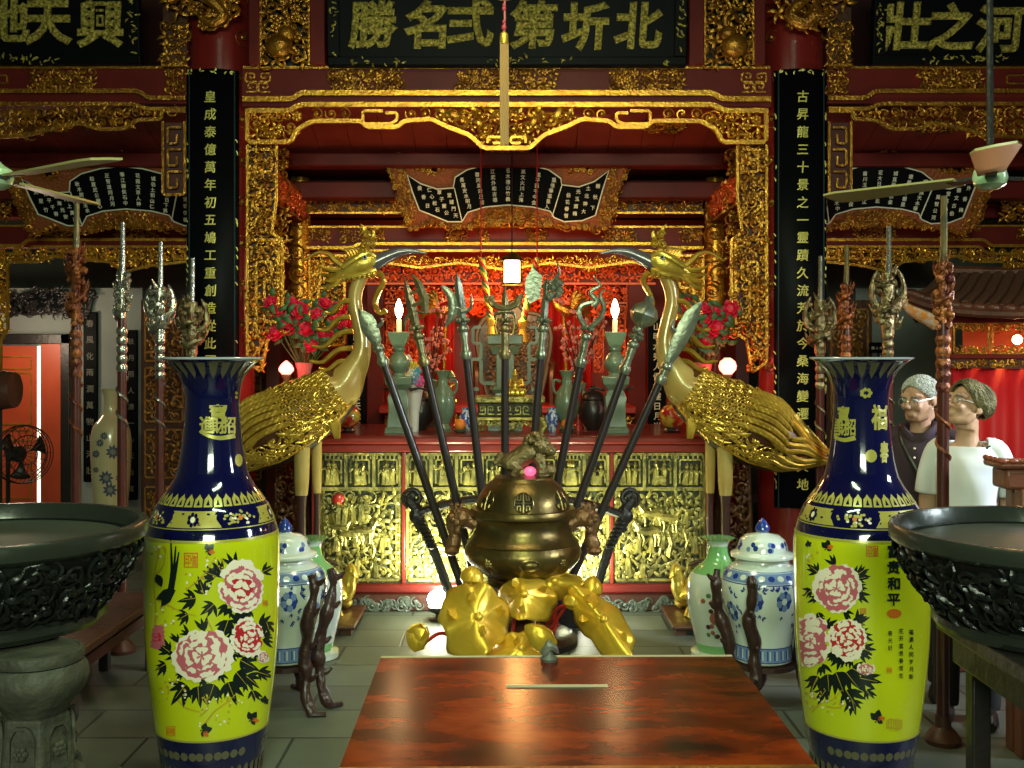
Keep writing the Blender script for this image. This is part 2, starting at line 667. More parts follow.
lintel_centre()


def jamb(side):
    """openwork jamb hanging beside a great column in the central bay"""
    lab = 'gilded openwork jamb hanging beside the %s couplet column, central bay' % ('left' if side == 0 else 'right')
    o = thing('carved_jamb', lab, 'carved jamb', (0, YL + 0.03, 0))
    f = (lambda p: p) if side == 0 else mir
    Y = YL + 0.03
    T = face(0)
    out = [(248, 145), (248, 362), (262, 372), (268, 340), (283, 330), (283, 240), (272, 233), (277, 200), (277, 145)]
    a = MB()
    line(a, T, pz(f(out), Y), 0.013, 0.01, closed=True)
    for p in ([(252, 150), (272, 150), (272, 172), (256, 172), (256, 160), (265, 160)],
              [(252, 178), (262, 190), (252, 205), (262, 214), (252, 226)],
              [(253, 240), (279, 240), (279, 322), (265, 322), (265, 280), (272, 280), (272, 262), (257, 262), (257, 330), (262, 345), (254, 356)]):
        line(a, T, pz(f(p), Y), 0.012, 0.01)
    a.build('fret', GOLDB, o)
    b = MB()
    carve(b, T, pz(f(out), Y), 0.075, 3 + side, w=0.19)
    b.build('leaf_carving', GOLD, o)
    c = MB()
    c.prism(pz(f([(248, 145), (248, 362), (266, 340), (281, 330), (281, 240), (270, 233), (275, 200), (275, 145)]), Y), -0.06, -0.035, T)
    c.build('backboard', REDD, o)
    # carved block that turns the corner behind the jamb
    d = MB()
    x0 = pz(f([(271, 0), (287, 0)]), 7.75)
    xs = sorted((x0[0][0], x0[1][0]))
    carve(d, face(0.55), rect(xs[0], xs[1], pz([(0, 262)], 7.75)[0][1], pz([(0, 150)], 7.75)[0][1]), 0.085, 11 + side, w=0.2)
    d.build('corner_carving', GOLD, o)
    return o


jamb(0)
jamb(1)


def side_bay(side):
    s = 'left' if side == 0 else 'right'
    o = thing('carved_lintel', 'dim red beam with gilded apron over the %s side bay' % s, 'carved beam', (0, YL, 0))
    f = (lambda p: p) if side == 0 else (lambda p: mir(p))
    P = lambda pts: pz(f(pts), YL)
    T = face(0)
    b = P([(-60, 97), (187, 66)])
    us = sorted(p[0] for p in b)
    MB().box(us[0], us[1], 0, 0.22, P([(0, 104)])[0][1], P([(0, 66)])[0][1]).build('beam', REDL, o, bevel=0.01)
    mo = MB()
    line(mo, T, P([(-60, 68), (187, 68)]), 0.011, 0.01)
    line(mo, T, P([(-60, 92), (140, 92), (150, 99), (187, 99)]), 0.02, 0.02)
    line(mo, T, P([(-60, 105), (135, 105), (148, 110), (187, 110)]), 0.017, 0.03)
    mo.build('moulding', GOLD, o)
    for x0, x1, y0 in ((32, 95, 90), (166, 186, 94)):
        sh = MB()
        carve(sh, T, P(rect(x0, x1, y0, 70)), 0.06, int(x0) + side, w=0.2)
        sh.build('medallion_carving', GOLD, o)
    sh = MB()
    line(sh, T, P([(-10, 76), (8, 76), (8, 84), (-10, 84)]), 0.008, 0.01)
    sh.build('end_fret', GOLD, o)
    e = [(187, 112), (163, 112), (163, 120), (140, 121), (125, 130), (100, 130), (82, 124), (60, 128), (30, 136), (0, 138), (-60, 138)]
    ap = MB()
    line(ap, T, P(e), 0.016, 0.03)
    carve(ap, T, P(e + [(-60, 108), (187, 108)]), 0.072, 31 + side, w=0.2, mix=(0.8, 0.15, 0.05))
    jb = [(164, 122), (164, 195), (186, 195), (186, 122)]
    line(ap, T, P(jb), 0.012, 0.02)
    for y in (128, 150, 172):
        line(ap, T, P([(182, y), (169, y), (169, y + 16), (178, y + 16), (178, y + 7)]), 0.010, 0.02)
    ap.build('openwork_apron', GOLD, o)
    MB().prism(P(jb) if side == 0 else P(jb), -0.05, -0.02, T).build('backboard', REDD, o)
    return o


side_bay(0)
side_bay(1)


# ---------------------------------------------------------------- signs above
SPARK = mat('speckled gilt lettering', (0.85, 0.74, 0.16), 0.3, 0.5, bump=(120, 1.0), var=(60, (0.24, 0.20, 0.04), 0.10))


def big_sign(x0, x1, y0, y1, chars, label, seed, border=(True, True), size=0.36):
    Y = 7.12
    o = thing('sign_board', label, 'sign', (0, Y, 0))
    T0 = face(0)
    zb = pz([(0, y1)], Y)[0][1]
    T = lambda u, v, d: Vector((u, -d - (v - zb) * 0.10, v))
    a, b = pz([(x0, y1), (x1, y0)], Y)
    m = MB().prism(rect(a[0], b[0], a[1], b[1]), -0.05, 0.0, T)
    m.build('board', BLACKL, o, smooth=0)
    fr = MB()
    for q in (rect(a[0], b[0], a[1], a[1] + 0.055), rect(a[0], a[0] + 0.08, a[1] + 0.055, b[1]), rect(b[0] - 0.08, b[0], a[1] + 0.055, b[1])):
        fr.prism(q, 0, 0.02, T)
    fr.build('frame', BLACKL, o, smooth=0, bevel=0.006)
    rnd = random.Random(seed)
    sp = MB()
    for k in range(160):
        if rnd.random() < 0.5:
            u, v = rnd.uniform(a[0] + 0.1, b[0] - 0.1), a[1] + rnd.uniform(0.012, 0.045)
            if math.sin(u * 6 + seed) < -0.1:
                continue
        else:
            u = rnd.choice((a[0] + 0.04, b[0] - 0.04)) + rnd.uniform(-0.025, 0.025)
            v = rnd.uniform(a[1] + 0.06, b[1])
        leaf(sp, T, u, v, rnd.uniform(0.02, 0.04), rnd.uniform(0, 6.28), 0.35, 0.1)
        for q in range(len(sp.v) - 30, len(sp.v)):
            p = sp.v[q]
            sp.v[q] = (p[0], p[1] - 0.018, p[2])
    sp.build('inlay', SPARK, o)
    for ch, px, py in chars:
        le = MB()
        u, v = pz([(px, py)], Y)[0]
        write(le, T, ch, u, v, size, 0.036, d=0.0, slant=0.06, sx=1.0, depth=0.012)
        le.build('character', SPARK, o, smooth=30)
    return o


big_sign(328, 686, -52, 66, (('勝', 374, 26), ('名', 426, 26), ('弍', 471, 24), ('第', 533, 26), ('圻', 585, 28), ('北', 638, 27)),
         'long black sign board with six gold characters above the central bay', 1, size=0.305)
big_sign(-75, 141, -52, 64, (('地', 8, 20), ('天', 50, 24), ('興', 102, 25)),
         'black sign board with gold characters above the left side bay', 2, size=0.305)
big_sign(872, 1090, -52, 64, (('壯', 905, 28), ('之', 950, 28), ('河', 998, 30), ('山', 1046, 30)),
         'black sign board with gold characters above the right side bay', 3, size=0.305)


def gourd_panel(side):
    Y = 7.16
    lab = 'gilt openwork panel with carved gourd on the %s of the central sign' % ('left' if side == 0 else 'right')
    o = thing('gourd_carving', lab, 'carved panel', (0, Y, 0))
    f = (lambda p: p) if side == 0 else mir
    P = lambda pts: pz(f(pts), Y)
    T = face(0)
    fr = MB()
    for x0, x1 in ((250, 261), (311, 326)):
        a = P([(x0, 66), (x1, -50)])
        fr.box(min(a[0][0], a[1][0]), max(a[0][0], a[1][0]), -0.05, 0.1, a[0][1] if side == 0 else a[1][1], a[1][1] if side == 0 else a[0][1])
    fr.build('frame', REDL, o, bevel=0.008)
    bk = P(rect(260, 312, 66, -50))
    MB().prism(bk, -0.12, -0.09, T).build('backboard', BLACKW, o, smooth=0)
    c = MB()
    carve(c, T, bk, 0.085, 41 + side, w=0.16)
    line(c, T, P([(262, 66), (262, -50)]), 0.01, 0.03)
    line(c, T, P([(310, 66), (310, -50)]), 0.01, 0.03)
    c.build('leaf_carving', GOLD, o)
    g = MB()
    for (x, y, r) in ((281, 48, 0.085), (288, 36, 0.055)):
        u, v = P([(x, y)])[0]
        g.blob((u, -0.06, v), (r, r * 0.7, r * 0.9), 16, 10)
    p = [Vector((P([(x, y)])[0][0], -0.06, P([(x, y)])[0][1])) for x, y in ((288, 34), (291, 22), (285, 12), (290, 2))]
    g.tube(smoothline(p), [0.018] * 12 + [0.012] * 7, 6)
    g.build('gourd', GOLD, o)
    return o


gourd_panel(0)
gourd_panel(1)


def capital(side):
    """carved dragon bracket where a great column meets the upper beam"""
    lab = 'gilded dragon carving at the head of the %s great column' % ('left' if side == 0 else 'right')
    Y = 7.1
    o = thing('carved_bracket', lab, 'carved bracket', (0, Y, 0))
    f = (lambda p: p) if side == 0 else mir
    P = lambda pts: pz(f(pts), Y)
    T = face(0)
    bo = [(186, 20), (200, 30), (228, 30), (240, 10), (240, -40), (165, -40), (168, 10)]
    c = MB()
    carve(c, T, P(bo), 0.09, 51 + side, w=0.24, mix=(0.5, 0.4, 0.1))
    q = smoothline([T(u, v, 0.06) for u, v in P([(170, 0), (190, -8), (214, 4), (226, 18), (214, 26), (204, 20)])])
    c.tube(q, [0.05 - 0.03 * i / len(q) for i in range(len(q))], 8)
    c.build('dragon_relief', GOLD, o)
    b = MB()
    b.prism(P([(160, 64), (184, 64), (184, -40), (160, -40)]) if side == 0 else P([(160, 64), (184, 64), (184, -40), (160, -40)]), -0.12, -0.06, T)
    b.build('backboard', BROWN, o, smooth=0)
    g = MB()
    carve(g, lambda u, v, d: T(u, v, d - 0.06), P(rect(160, 184, 64, 20)), 0.07, 57 + side, w=0.16)
    line(g, T, P([(160, 64), (184, 64)]), 0.012, -0.03)
    g.build('lattice_carving', GOLD, o)
    return o


capital(0)
capital(1)

LET = mat('pale gilt lettering', (0.66, 0.62, 0.16), 0.4, 0.3)
LETW = mat('pale inlaid lettering', (0.85, 0.90, 0.74), 0.4, 0.1)


def couplet(xc, text, label, seed, px, y0=69, y1=508):
    rc = 0.25
    Yc = 7.4
    o = thing('couplet_board', label, 'couplet board', (xc, Yc, 0))
    T = lambda u, v, d: Vector(((rc + d) * math.sin(u / rc), -(rc + d) * math.cos(u / rc), v))
    Yf = Yc - rc
    z0, z1 = HC - (y1 - CY) * Yf / F, HC - (y0 - CY) * Yf / F
    hw = 0.176
    m = MB()
    m.grid(lambda s, t: T((s - 0.5) * 2 * hw, lerp(z0, z1, t), 0), 14, 1)
    m.build('board', BLACKL, o, solid=0.03)
    e = MB()
    for s in (-1, 1):
        pts = [T(s * (hw - 0.03), lerp(z0, z1, t / 20), 0.018) for t in range(21)]
        e.tube(pts, 0.006, 4)
    e.build('fillet', mat('dark teal lacquer', (0.012, 0.03, 0.035), 0.25, 0, 0.4), o)
    n = MB()
    rnd = random.Random(seed)
    for k in range(70):
        s = rnd.choice((-1, 1))
        v = rnd.uniform(z0 + 0.05, z1 - 0.05)
        if math.sin(v * 9) < -0.4:
            continue
        leaf(n, lambda u, v, d: T(u, v, d + 0.015), s * (hw - 0.012), v, 0.03, rnd.choice((1.57, 1.2, 1.9)), 0.3, 0.1)
    for k in range(16):
        leaf(n, lambda u, v, d: T(u, v, d + 0.015), rnd.uniform(-hw, hw), z1 - 0.015, 0.025, rnd.uniform(0, 6), 0.4, 0.1)
    n.build('inlay', LET, o)
    le = MB()
    for i, ch in enumerate(text):
        y = 97 + i * (387 / 22)
        v = HC - (y - CY) * Yf / F
        if v < z0 + 0.08:
            break
        write(le, T, ch, 0, v, 0.080, 0.012, d=0.016, slant=0.06, sx=0.92, depth=0.004)
    le.build('lettering', LET, o, smooth=0)
    return o


couplet(XCL, '皇成泰億萬年初五鳩工重創造從此國家安永', 'tall black couplet board with gold characters on the left column', 1, 210)
couplet(XCR, '古昇龍三十景之一靈蹟久流芳於今桑海變遷別有天地', 'tall black couplet board with gold characters on the right column', 2, 803)


# ---------------------------------------------------------------- fan-shaped boards
POOL = '天下名山大川風雲海日月星水木火土金人心千古萬里江河春秋長安平和神明正直文武光華玉石松竹梅蘭香花草樹門前堂上高城南北東西中外同道德仁義禮智信公侯伯子'
INNER = [(411, 178), (424, 186), (440, 191), (456, 190), (458, 180), (470, 173), (490, 168), (510, 166), (530, 168), (550, 173), (562, 181), (563, 187),
         (580, 189), (595, 184), (609, 174), (604, 190), (597, 216), (584, 221), (566, 222), (556, 218), (552, 212), (535, 208), (510, 206),
         (487, 208), (470, 213), (464, 222), (450, 222), (435, 216), (422, 211), (416, 195)]
OUTER = [(391, 162), (404, 160), (420, 170), (438, 176), (448, 168), (460, 166), (480, 160), (510, 157), (540, 160), (560, 166), (572, 172),
         (590, 174), (606, 164), (624, 160), (628, 170), (619, 195), (612, 226), (600, 231), (588, 228), (570, 227), (553, 224), (530, 224),
         (510, 222), (490, 224), (466, 227), (450, 227), (436, 222), (425, 226), (412, 230), (402, 200)]
FANRED = mat('orange red lacquer', (0.30, 0.075, 0.018), 0.4, 0.2, bump=(60, 0.5))


def fan_sign(dx, dy, Y, label, bright=True, seed=1, group=None):
    o = thing('fan_sign', label, 'sign', (0, Y, 0))
    P = lambda pts: pz([(x + dx, y + dy) for x, y in pts], Y)
    zb = P([(510, 224)])[0][1]
    T = lambda u, v, d: Vector((u, -d - (v - zb) * 0.35, v))
    MB().prism(P(OUTER[::-1]), -0.04, 0.0, T).build('frame', FANRED, o, smooth=0)
    MB().prism(P(INNER[::-1]), 0.0, 0.012, T).build('panel', BLACKL, o, smooth=0)
    g = MB()
    rnd = random.Random(seed)
    k = len(OUTER)
    for i in range(k):
        (x1, y1), (x2, y2) = OUTER[i], OUTER[(i + 1) % k]
        n = max(1, int(math.hypot(x2 - x1, y2 - y1) / 5))
        for j in range(n):
            t = j / n
            u, v = P([(lerp(x1, x2, t) + rnd.uniform(-1, 1), lerp(y1, y2, t) + rnd.uniform(-1, 1))])[0]
            if rnd.random() < 0.5:
                scroll(g, T, u, v, rnd.uniform(0.025, 0.04), rnd.uniform(0, 6), rnd.choice((1, -1)), 1.1, 0.24, 0.4)
            else:
                blossom(g, T, u, v, rnd.uniform(0.018, 0.03))
    low = [(468, 222), (487, 211), (510, 209), (535, 211), (552, 222), (530, 224), (490, 224)]
    carve(g, T, P(low[::-1]), 0.05, seed, w=0.2)
    for a in ([(402, 166), (410, 174), (414, 196), (420, 215), (408, 226), (402, 200)], [(617, 164), (610, 174), (606, 196), (600, 222), (608, 226), (617, 195)]):
        carve(g, T, P(a), 0.045, seed + 5, w=0.14, d=0.2)
    g.build('leaf_carving', GOLD, o)
    e = MB()
    e.tube([T(u, v, 0.016) for u, v in P(INNER)], 0.006, 4, closed=True)
    for q in ([(457, 190), (464, 221)], [(563, 188), (554, 217)]):
        e.tube([T(u, v, 0.016) for u, v in P(q)], 0.005, 4)
    le = MB()
    pool = list(POOL)
    rnd.shuffle(pool)
    c = 0

    def colm(xa, ya, xb, yb, n):
        nonlocal c
        for i in range(n):
            t = (i + 0.5) / n
            u, v = P([(lerp(xa, xb, t), lerp(ya, yb, t))])[0]
            write(le, T, pool[c % len(pool)], u, v, 0.034, 0.02, d=0.012, depth=0.003)
            c += 1
    for i in range(7):
        k = (i - 3) / 3
        colm(510 + 46 * k, 171 + 9 * k * k, 510 + 38 * k, 203 + 7 * k * k, 6)
    for i in range(4):
        colm(421 + 10 * i, 186 + 2.5 * i, 432 + 9.0 * i, 211 + 2.8 * i, 3 + (i > 0))
        colm(600 - 10 * i, 183 + 3.5 * i, 593 - 8.5 * i, 214 + 1.8 * i, 3 + (i > 0))
    e.build('border_inlay', LETW, o)
    le.build('lettering', LETW, o, smooth=0)
    return o


fan_sign(-2, 0, 8.25, 'fan shaped black sign with pale writing over the central shrine', seed=1)
fan_sign(-381, 4, 8.25, 'fan shaped black sign partly behind the left couplet board', seed=2)
fan_sign(364, 2, 8.25, 'fan shaped black sign partly behind the right couplet board', seed=3)
# ---------------------------------------------------------------- inner row of beams
def inner_lintel():
    o = thing('carved_lintel', 'gilded double beam behind the crane heads, across the shrine bay', 'carved beam', (0, YI, 0))
    P = lambda pts: pz(pts, YI)
    T = face(0)
    b = P([(306, 247), (703, 226)])
    MB().box(b[0][0], b[1][0], 0, 0.12, b[0][1] - 0.03, b[1][1]).build('beam', REDL, o, bevel=0.008)
    b = P([(306, 214), (703, 195)])
    MB().box(b[0][0], b[1][0], 0, 0.1, b[0][1], b[1][1]).build('upper_rail', REDD, o, bevel=0.006)
    m = MB()
    for y in (196, 213, 227):
        line(m, T, P([(306, y), (703, y)]), 0.011, 0.01)
    line(m, T, P([(306, 248), (352, 248), (360, 244), (654, 244), (662, 248), (703, 248)]), 0.017, 0.02)
    line(m, T, P([(308, 256), (354, 256), (362, 251), (652, 251), (660, 256), (703, 256)]), 0.014, 0.03)
    m.build('moulding', GOLDB, o)
    c = MB()
    carve(c, T, P(rect(306, 703, 212, 197)), 0.07, 61, w=0.2)
    c.build('rail_carving', GOLD, o)
    for x0, x1 in ((308, 330), (340, 385), (446, 466), (478, 490), (526, 546), (604, 636), (680, 702)):
        c = MB()
        carve(c, T, P(rect(x0, x1, 242, 229)), 0.055, x0, w=0.2)
        c.build('medallion_carving', GOLD, o)
    e = [(310, 258), (310, 300), (318, 300), (322, 268), (350, 268), (380, 262), (420, 268), (460, 263), (505, 270),
         (550, 263), (590, 268), (630, 262), (664, 268), (690, 268), (694, 300), (703, 300), (703, 258)]
    a = MB()
    line(a, T, P(e), 0.013, 0.02)
    carve(a, T, P(e), 0.06, 67, w=0.2, mix=(0.8, 0.2, 0))
    a.build('openwork_apron', GOLDB, o)
    return o


inner_lintel()


def inner_jamb(side):
    lab = 'gilded fret panel behind the %s crane neck' % ('left' if side == 0 else 'right')
    Y = YI + 0.03
    o = thing('carved_jamb', lab, 'carved jamb', (0, Y, 0))
    f = (lambda p: p) if side == 0 else (lambda p: mir(p, 506.5))
    T = face(0)
    bo = [(311, 262), (311, 345), (345, 345), (345, 262)]
    a = MB()
    line(a, T, pz(f(bo), Y), 0.016, 0.02, closed=True)
    for y in (268, 296, 320):
        line(a, T, pz(f([(318, y), (318, y + 20), (334, y + 20), (334, y + 6), (325, y + 6), (325, y + 13)]), Y), 0.012, 0.02)
    a.build('fret', GOLDB, o)
    c = MB()
    carve(c, T, pz(f(bo), Y), 0.085, 71 + side, w=0.17)
    c.build('leaf_carving', GOLD, o)
    MB().prism(pz(f(bo) if side == 0 else f(bo), Y), -0.05, -0.03, T).build('backboard', REDD, o)
    return o


inner_jamb(0)
inner_jamb(1)


def cross_beam(side):
    lab = 'short red carved beam running back to the %s slim post' % ('left' if side == 0 else 'right')
    x = -1.66 if side == 0 else 1.59
    o = thing('cross_beam', lab, 'beam', (x, 8.0, 2.75))
    MB().box(-0.045, 0.045, -0.52, 0.52, -0.10, 0.11).build('beam', REDL, o, bevel=0.008)
    c = MB()
    sg = 1 if side == 0 else -1
    T = lambda u, v, d: Vector((sg * (0.045 + d), u, v))
    carve(c, T, rect(-0.5, 0.5, -0.07, 0.09), 0.075, 81 + side, w=0.2)
    c.build('relief_carving', mat('red gilt carving', (0.62, 0.12, 0.03), 0.35, 0.5), o)
    g = MB()
    for z in (-0.1, 0.11):
        g.tube([(sg * 0.05, -0.52, z), (sg * 0.05, 0.52, z)], 0.01, 4)
    g.build('moulding', GOLD, o)
    return o


cross_beam(0)
cross_beam(1)


def side_inner(side):
    s = 'left' if side == 0 else 'right'
    o = thing('carved_lintel', 'gilded inner beam under the %s fan shaped sign' % s, 'carved beam', (0, YI, 0))
    f = (lambda p: p) if side == 0 else (lambda p: mir(p, 506))
    P = lambda pts: pz(f(pts), YI)
    T = face(0)
    b = P([(-60, 244), (228, 225)])
    us = sorted(p[0] for p in b)
    vs = sorted(p[1] for p in b)
    MB().box(us[0], us[1], 0, 0.12, vs[0] - 0.03, vs[1]).build('beam', REDL, o, bevel=0.008)
    m = MB()
    line(m, T, P([(-60, 226), (228, 226)]), 0.010, 0.01)
    line(m, T, P([(-60, 246), (22, 246), (30, 240), (228, 240)]), 0.017, 0.02)
    line(m, T, P([(-60, 254), (26, 254), (34, 247), (228, 247)]), 0.013, 0.03)
    m.build('moulding', GOLDB, o)
    for x0, x1 in ((-30, -5), (45, 73), (116, 157), (190, 215)):
        c = MB()
        carve(c, T, P(rect(x0, x1, 239, 228)), 0.055, x0 + 90, w=0.22)
        c.build('medallion_carving', GOLD, o)
    c = MB()
    carve(c, T, P(rect(-60, 12, 222, 190)), 0.08, 91 + side, w=0.2)
    c.build('relief_carving', GOLD, o)
    e = [(-60, 275), (-14, 268), (4, 262), (40, 262), (52, 256), (84, 260), (110, 262), (125, 272), (150, 266), (186, 262), (228, 264)]
    a = MB()
    line(a, T, P(e), 0.014, 0.02)
    carve(a, T, P(e + [(228, 248), (-60, 252)]), 0.06, 93 + side, w=0.22, mix=(0.8, 0.2, 0))
    for x in range(20, 220, 22):
        line(a, T, P([(x, 249), (x, 259), (x + 12, 259), (x + 12, 252), (x + 5, 252)]), 0.009, 0.02)
    jb = [(-18, 262), (-18, 400), (2, 385), (2, 340), (9, 330), (9, 262)]
    line(a, T, P(jb), 0.014, 0.02, closed=True)
    carve(a, T, P(jb), 0.08, 97 + side, w=0.24)
    a.build('openwork_apron', GOLDB, o)
    return o


side_inner(0)
side_inner(1)


def roof_carving(px, py, lab):
    """gilt cloud fixed to the sloping roof boards"""
    p = at(px, py, 7.75)
    o = thing('cloud_ornament', lab, 'carving', (p.x, 7.75, 3.36 - 0.33 * 0.355 - 0.012))
    m = MB()
    T = lambda u, v, d: Vector((u, v, -0.355 * v - d * 0.6))
    carve(m, T, [(-0.16, -0.05), (0.16, -0.05), (0.12, 0.07), (-0.12, 0.07)], 0.06, int(px), w=0.22)
    m.build('cloud', GOLD, o)
    return o


roof_carving(664, 140, 'gilt cloud carving on the red boards above the central fan sign')
roof_carving(42, 138, 'gilt cloud carving on the red boards above the left fan sign')
roof_carving(940, 138, 'gilt cloud carving on the red boards above the right fan sign')

# ---------------------------------------------------------------- the lit shrine behind the altar
ORANGE = (1.0, 0.30, 0.06)
lamp('POINT', at(512, 300, 7.95), 26, (1.0, 0.42, 0.12), 0.08)
lamp('POINT', (-0.6, 9.3, 2.1), 9, ORANGE, 0.1)
lamp('POINT', (0.6, 9.3, 2.1), 9, ORANGE, 0.1)
SANG = mat('red gilt fretwork', (0.72, 0.10, 0.02), 0.4, 0.3)


def shrine_frame():
    Y = 8.95
    o = thing('shrine_canopy', 'red and gilt carved canopy frame glowing orange behind the weapons', 'canopy', (0, Y, 0))
    P = lambda pts: pz(pts, Y)
    T = face(0)
    for x0, x1 in ((367, 385), (627, 646)):
        b = P([(x0, 440), (x1, 262)])
        MB().box(b[0][0], b[1][0], -0.05, 0.09, 0.0, b[1][1]).build('post', REDL, o, bevel=0.01)
    b = P([(360, 284), (655, 264)])
    MB().box(b[0][0], b[1][0], -0.04, 0.1, b[0][1], b[1][1]).build('cornice', REDL, o, bevel=0.01)
    c = MB()
    carve(c, lambda u, v, d: T(u, v, d + 0.04), P(rect(362, 653, 282, 266)), 0.07, 101, w=0.2)
    for y in (265, 284):
        line(c, T, P([(360, y), (655, y)]), 0.012, 0.05)
    c.build('cornice_carving', SANG, o)
    f = MB()
    carve(f, T, P(rect(385, 627, 303, 287)), 0.068, 103, w=0.22)
    line(f, T, P([(385, 303), (440, 303), (452, 298), (500, 301), (548, 298), (572, 303), (627, 303)]), 0.012, 0.02)
    for x0, x1 in ((387, 394), (409, 417), (594, 603), (617, 625)):
        pl = P(rect(x0, x1, 372, 306))
        carve(f, T, pl, 0.075, x0, w=0.22)
        line(f, T, pl, 0.007, 0.01, closed=True)
    f.build('openwork_frieze', SANG, o)
    # lower tier further back
    g = MB()
    T2 = face(0.7)
    q = pz(rect(400, 615, 316, 288), 9.65)
    carve(g, T2, q, 0.085, 107, w=0.22)
    g.build('back_frieze', SANG, o)
    return o


shrine_frame()


def text_board(side):
    lab = 'small black board with vertical writing beside the %s shrine post' % ('left' if side == 0 else 'right')
    Y = 8.75
    cx = 357 if side == 0 else 657
    a, b = pz([(cx - 9, 436), (cx + 9, 318)], Y)
    o = thing('couplet_board', lab, 'couplet board', ((a[0] + b[0]) / 2, Y, 0))
    w = (b[0] - a[0]) / 2
    MB().box(-w, w, -0.01, 0.02, 0.0, b[1]).build('board', BLACKL, o, bevel=0.004)
    le = MB()
    T = face(-0.01)
    txt = '風調雨順國泰民安天地同心' if side == 0 else '山明水秀人傑地靈日月光華'
    for i, ch in enumerate(txt):
        write(le, T, ch, 0, b[1] - 0.07 - 0.079 * i, 0.066, 0.012, d=0.0, depth=0.004)
    le.build('lettering', LETW, o, smooth=0)


text_board(0)
text_board(1)


def lantern():
    p = at(512, 272, 7.95)
    o = thing('hanging_lantern', 'glowing glass lantern hung before the shrine canopy', 'lantern', p)
    w, h = 0.062, 0.075
    MB().box(-w, w, -w, w, -h, h).build('glass_shade', mat('lit lantern glass', (1, 0.8, 0.5), 0.4, emit=((1.0, 0.66, 0.28), 14)), o, bevel=0.012)
    f = MB()
    for sx in (-1, 1):
        for sy in (-1, 1):
            f.tube([(sx * w, sy * w, -h - 0.01), (sx * w, sy * w, h + 0.02)], 0.006, 5)
    f.lathe([(0.10, h + 0.005), (0.085, h + 0.02), (0.03, h + 0.06), (0.012, h + 0.07)], 8)
    f.lathe([(0.085, -h - 0.02), (0.085, -h - 0.005)], 8)
    f.build('frame', BRASSD, o)
    MB().tube([(0, 0, h + 0.05), (0, 0, 3.175 - p.z)], 0.005, 5).build('cord', IRON, o)


lantern()


def tassel_cord(pa, pb, lab):
    a, b = at(*pa, 7.95), at(*pb, 7.95)
    o = thing('tassel_cord', lab, 'tassel', a)
    d = b - a
    cols = [mat('green silk', (0.05, 0.20, 0.05), 0.6), mat('red silk', (0.5, 0.02, 0.02), 0.6), mat('yellow silk', (0.75, 0.42, 0.05), 0.6)]
    m = MB()
    for k in range(3):
        pts = []
        for i in range(41):
            t = i / 40
            an = t * 26 + k * 2.094
            pts.append(d * t + Vector((0.013 * math.cos(an), 0.013 * math.sin(an), 0)))
        m.tube(pts, 0.013, 6, mi=k)
    m.build('cord', cols, o)
    t = MB()
    t.lathe([(0.012, 0.04), (0.035, 0.02), (0.03, -0.02), (0.022, -0.03), (0.04, -0.13), (0.0, -0.135)], 12, c=tuple(d))
    t.build('tassel', cols[2], o)
    MB().tube([(0, 0, 0), (0, 0, 3.175 - a.z)], 0.005, 5).build('string', cols[1], o)


tassel_cord((481, 258), (491, 322), 'twisted silk cord with tassel hanging left of the lantern')
tassel_cord((537, 258), (523, 324), 'twisted silk cord with tassel hanging right of the lantern')
# ---------------------------------------------------------------- relief figures
def fig(mb, T, u, v, h, rnd, d0=0.0, mi=0):
    """small robed figure"""
    k = rnd.uniform(-0.08, 0.08)
    d = lambda x: d0 + h * x
    mb.tube([T(u, v, d(.08)), T(u + k * h * .3, v + .3 * h, d(.13)), T(u + k * h, v + .62 * h, d(.13)), T(u + k * h, v + .78 * h, d(.1))],
            [h * .2, h * .14, h * .15, h * .06], 6, mi)
    mb.blob(T(u + k * h, v + .88 * h, d(.13)), h * .105, 6, 5, mi=mi)
    mb.tube([T(u + k * h, v + .96 * h, d(.12)), T(u + k * h, v + 1.06 * h, d(.1))], [h * .07, h * .03], 5, mi)
    for s in (-1, 1):
        a, b = rnd.uniform(-.3, .35), rnd.uniform(.15, .3)
        mb.tube([T(u + k * h + s * .13 * h, v + .7 * h, d(.14)), T(u + s * (.13 + b * .6) * h, v + (.6 + a * .3) * h, d(.2)),
                 T(u + s * (.1 + b) * h, v + (.6 + a) * h, d(.24))], [h * .06, h * .055, h * .04], 5, mi)


def beast(mb, T, u, v, h, s, rnd, d0=0.0, mi=0):
    """small horse in profile"""
    P = lambda a, b, c: T(u + s * a * h, v + b * h, d0 + c * h)
    mb.tube([P(-.5, .62, .14), P(-.3, .68, .17), P(.1, .62, .17), P(.38, .68, .16)], [h * .12, h * .19, h * .17, h * .16], 7, mi)
    mb.tube([P(.34, .72, .16), P(.5, .95, .16), P(.58, 1.08, .16)], [h * .15, h * .10, h * .08], 6, mi)
    mb.tube([P(.55, 1.1, .16), P(.72, .98, .18), P(.8, .9, .18)], [h * .085, h * .07, h * .045], 6, mi)
    for a in (-.42, -.3, .22, .36):
        q = rnd.uniform(-.12, .12)
        mb.tube([P(a, .6, .15), P(a + q, .32, .16), P(a + q * .5, 0, .14)], [h * .09, h * .05, h * .04], 5, mi)
    mb.tube([P(-.5, .7, .14), P(-.68, .5, .14), P(-.7, .25, .12)], [h * .05, h * .06, h * .02], 5, mi)


def rtree(mb, T, u, v, h, rnd, mi=0):
    mb.tube([T(u, v, .01), T(u + .08 * h, v + .35 * h, .02), T(u - .03 * h, v + .7 * h, .02), T(u + .08 * h, v + h, .01)], [h * .06, h * .05, h * .04, h * .02], 5, mi)
    for k in range(9):
        x, y = u + rnd.uniform(-.35, .4) * h, v + rnd.uniform(.45, 1.05) * h
        blossom(mb, T, x, y, h * .11, mi, 5, rnd.uniform(0, 6))


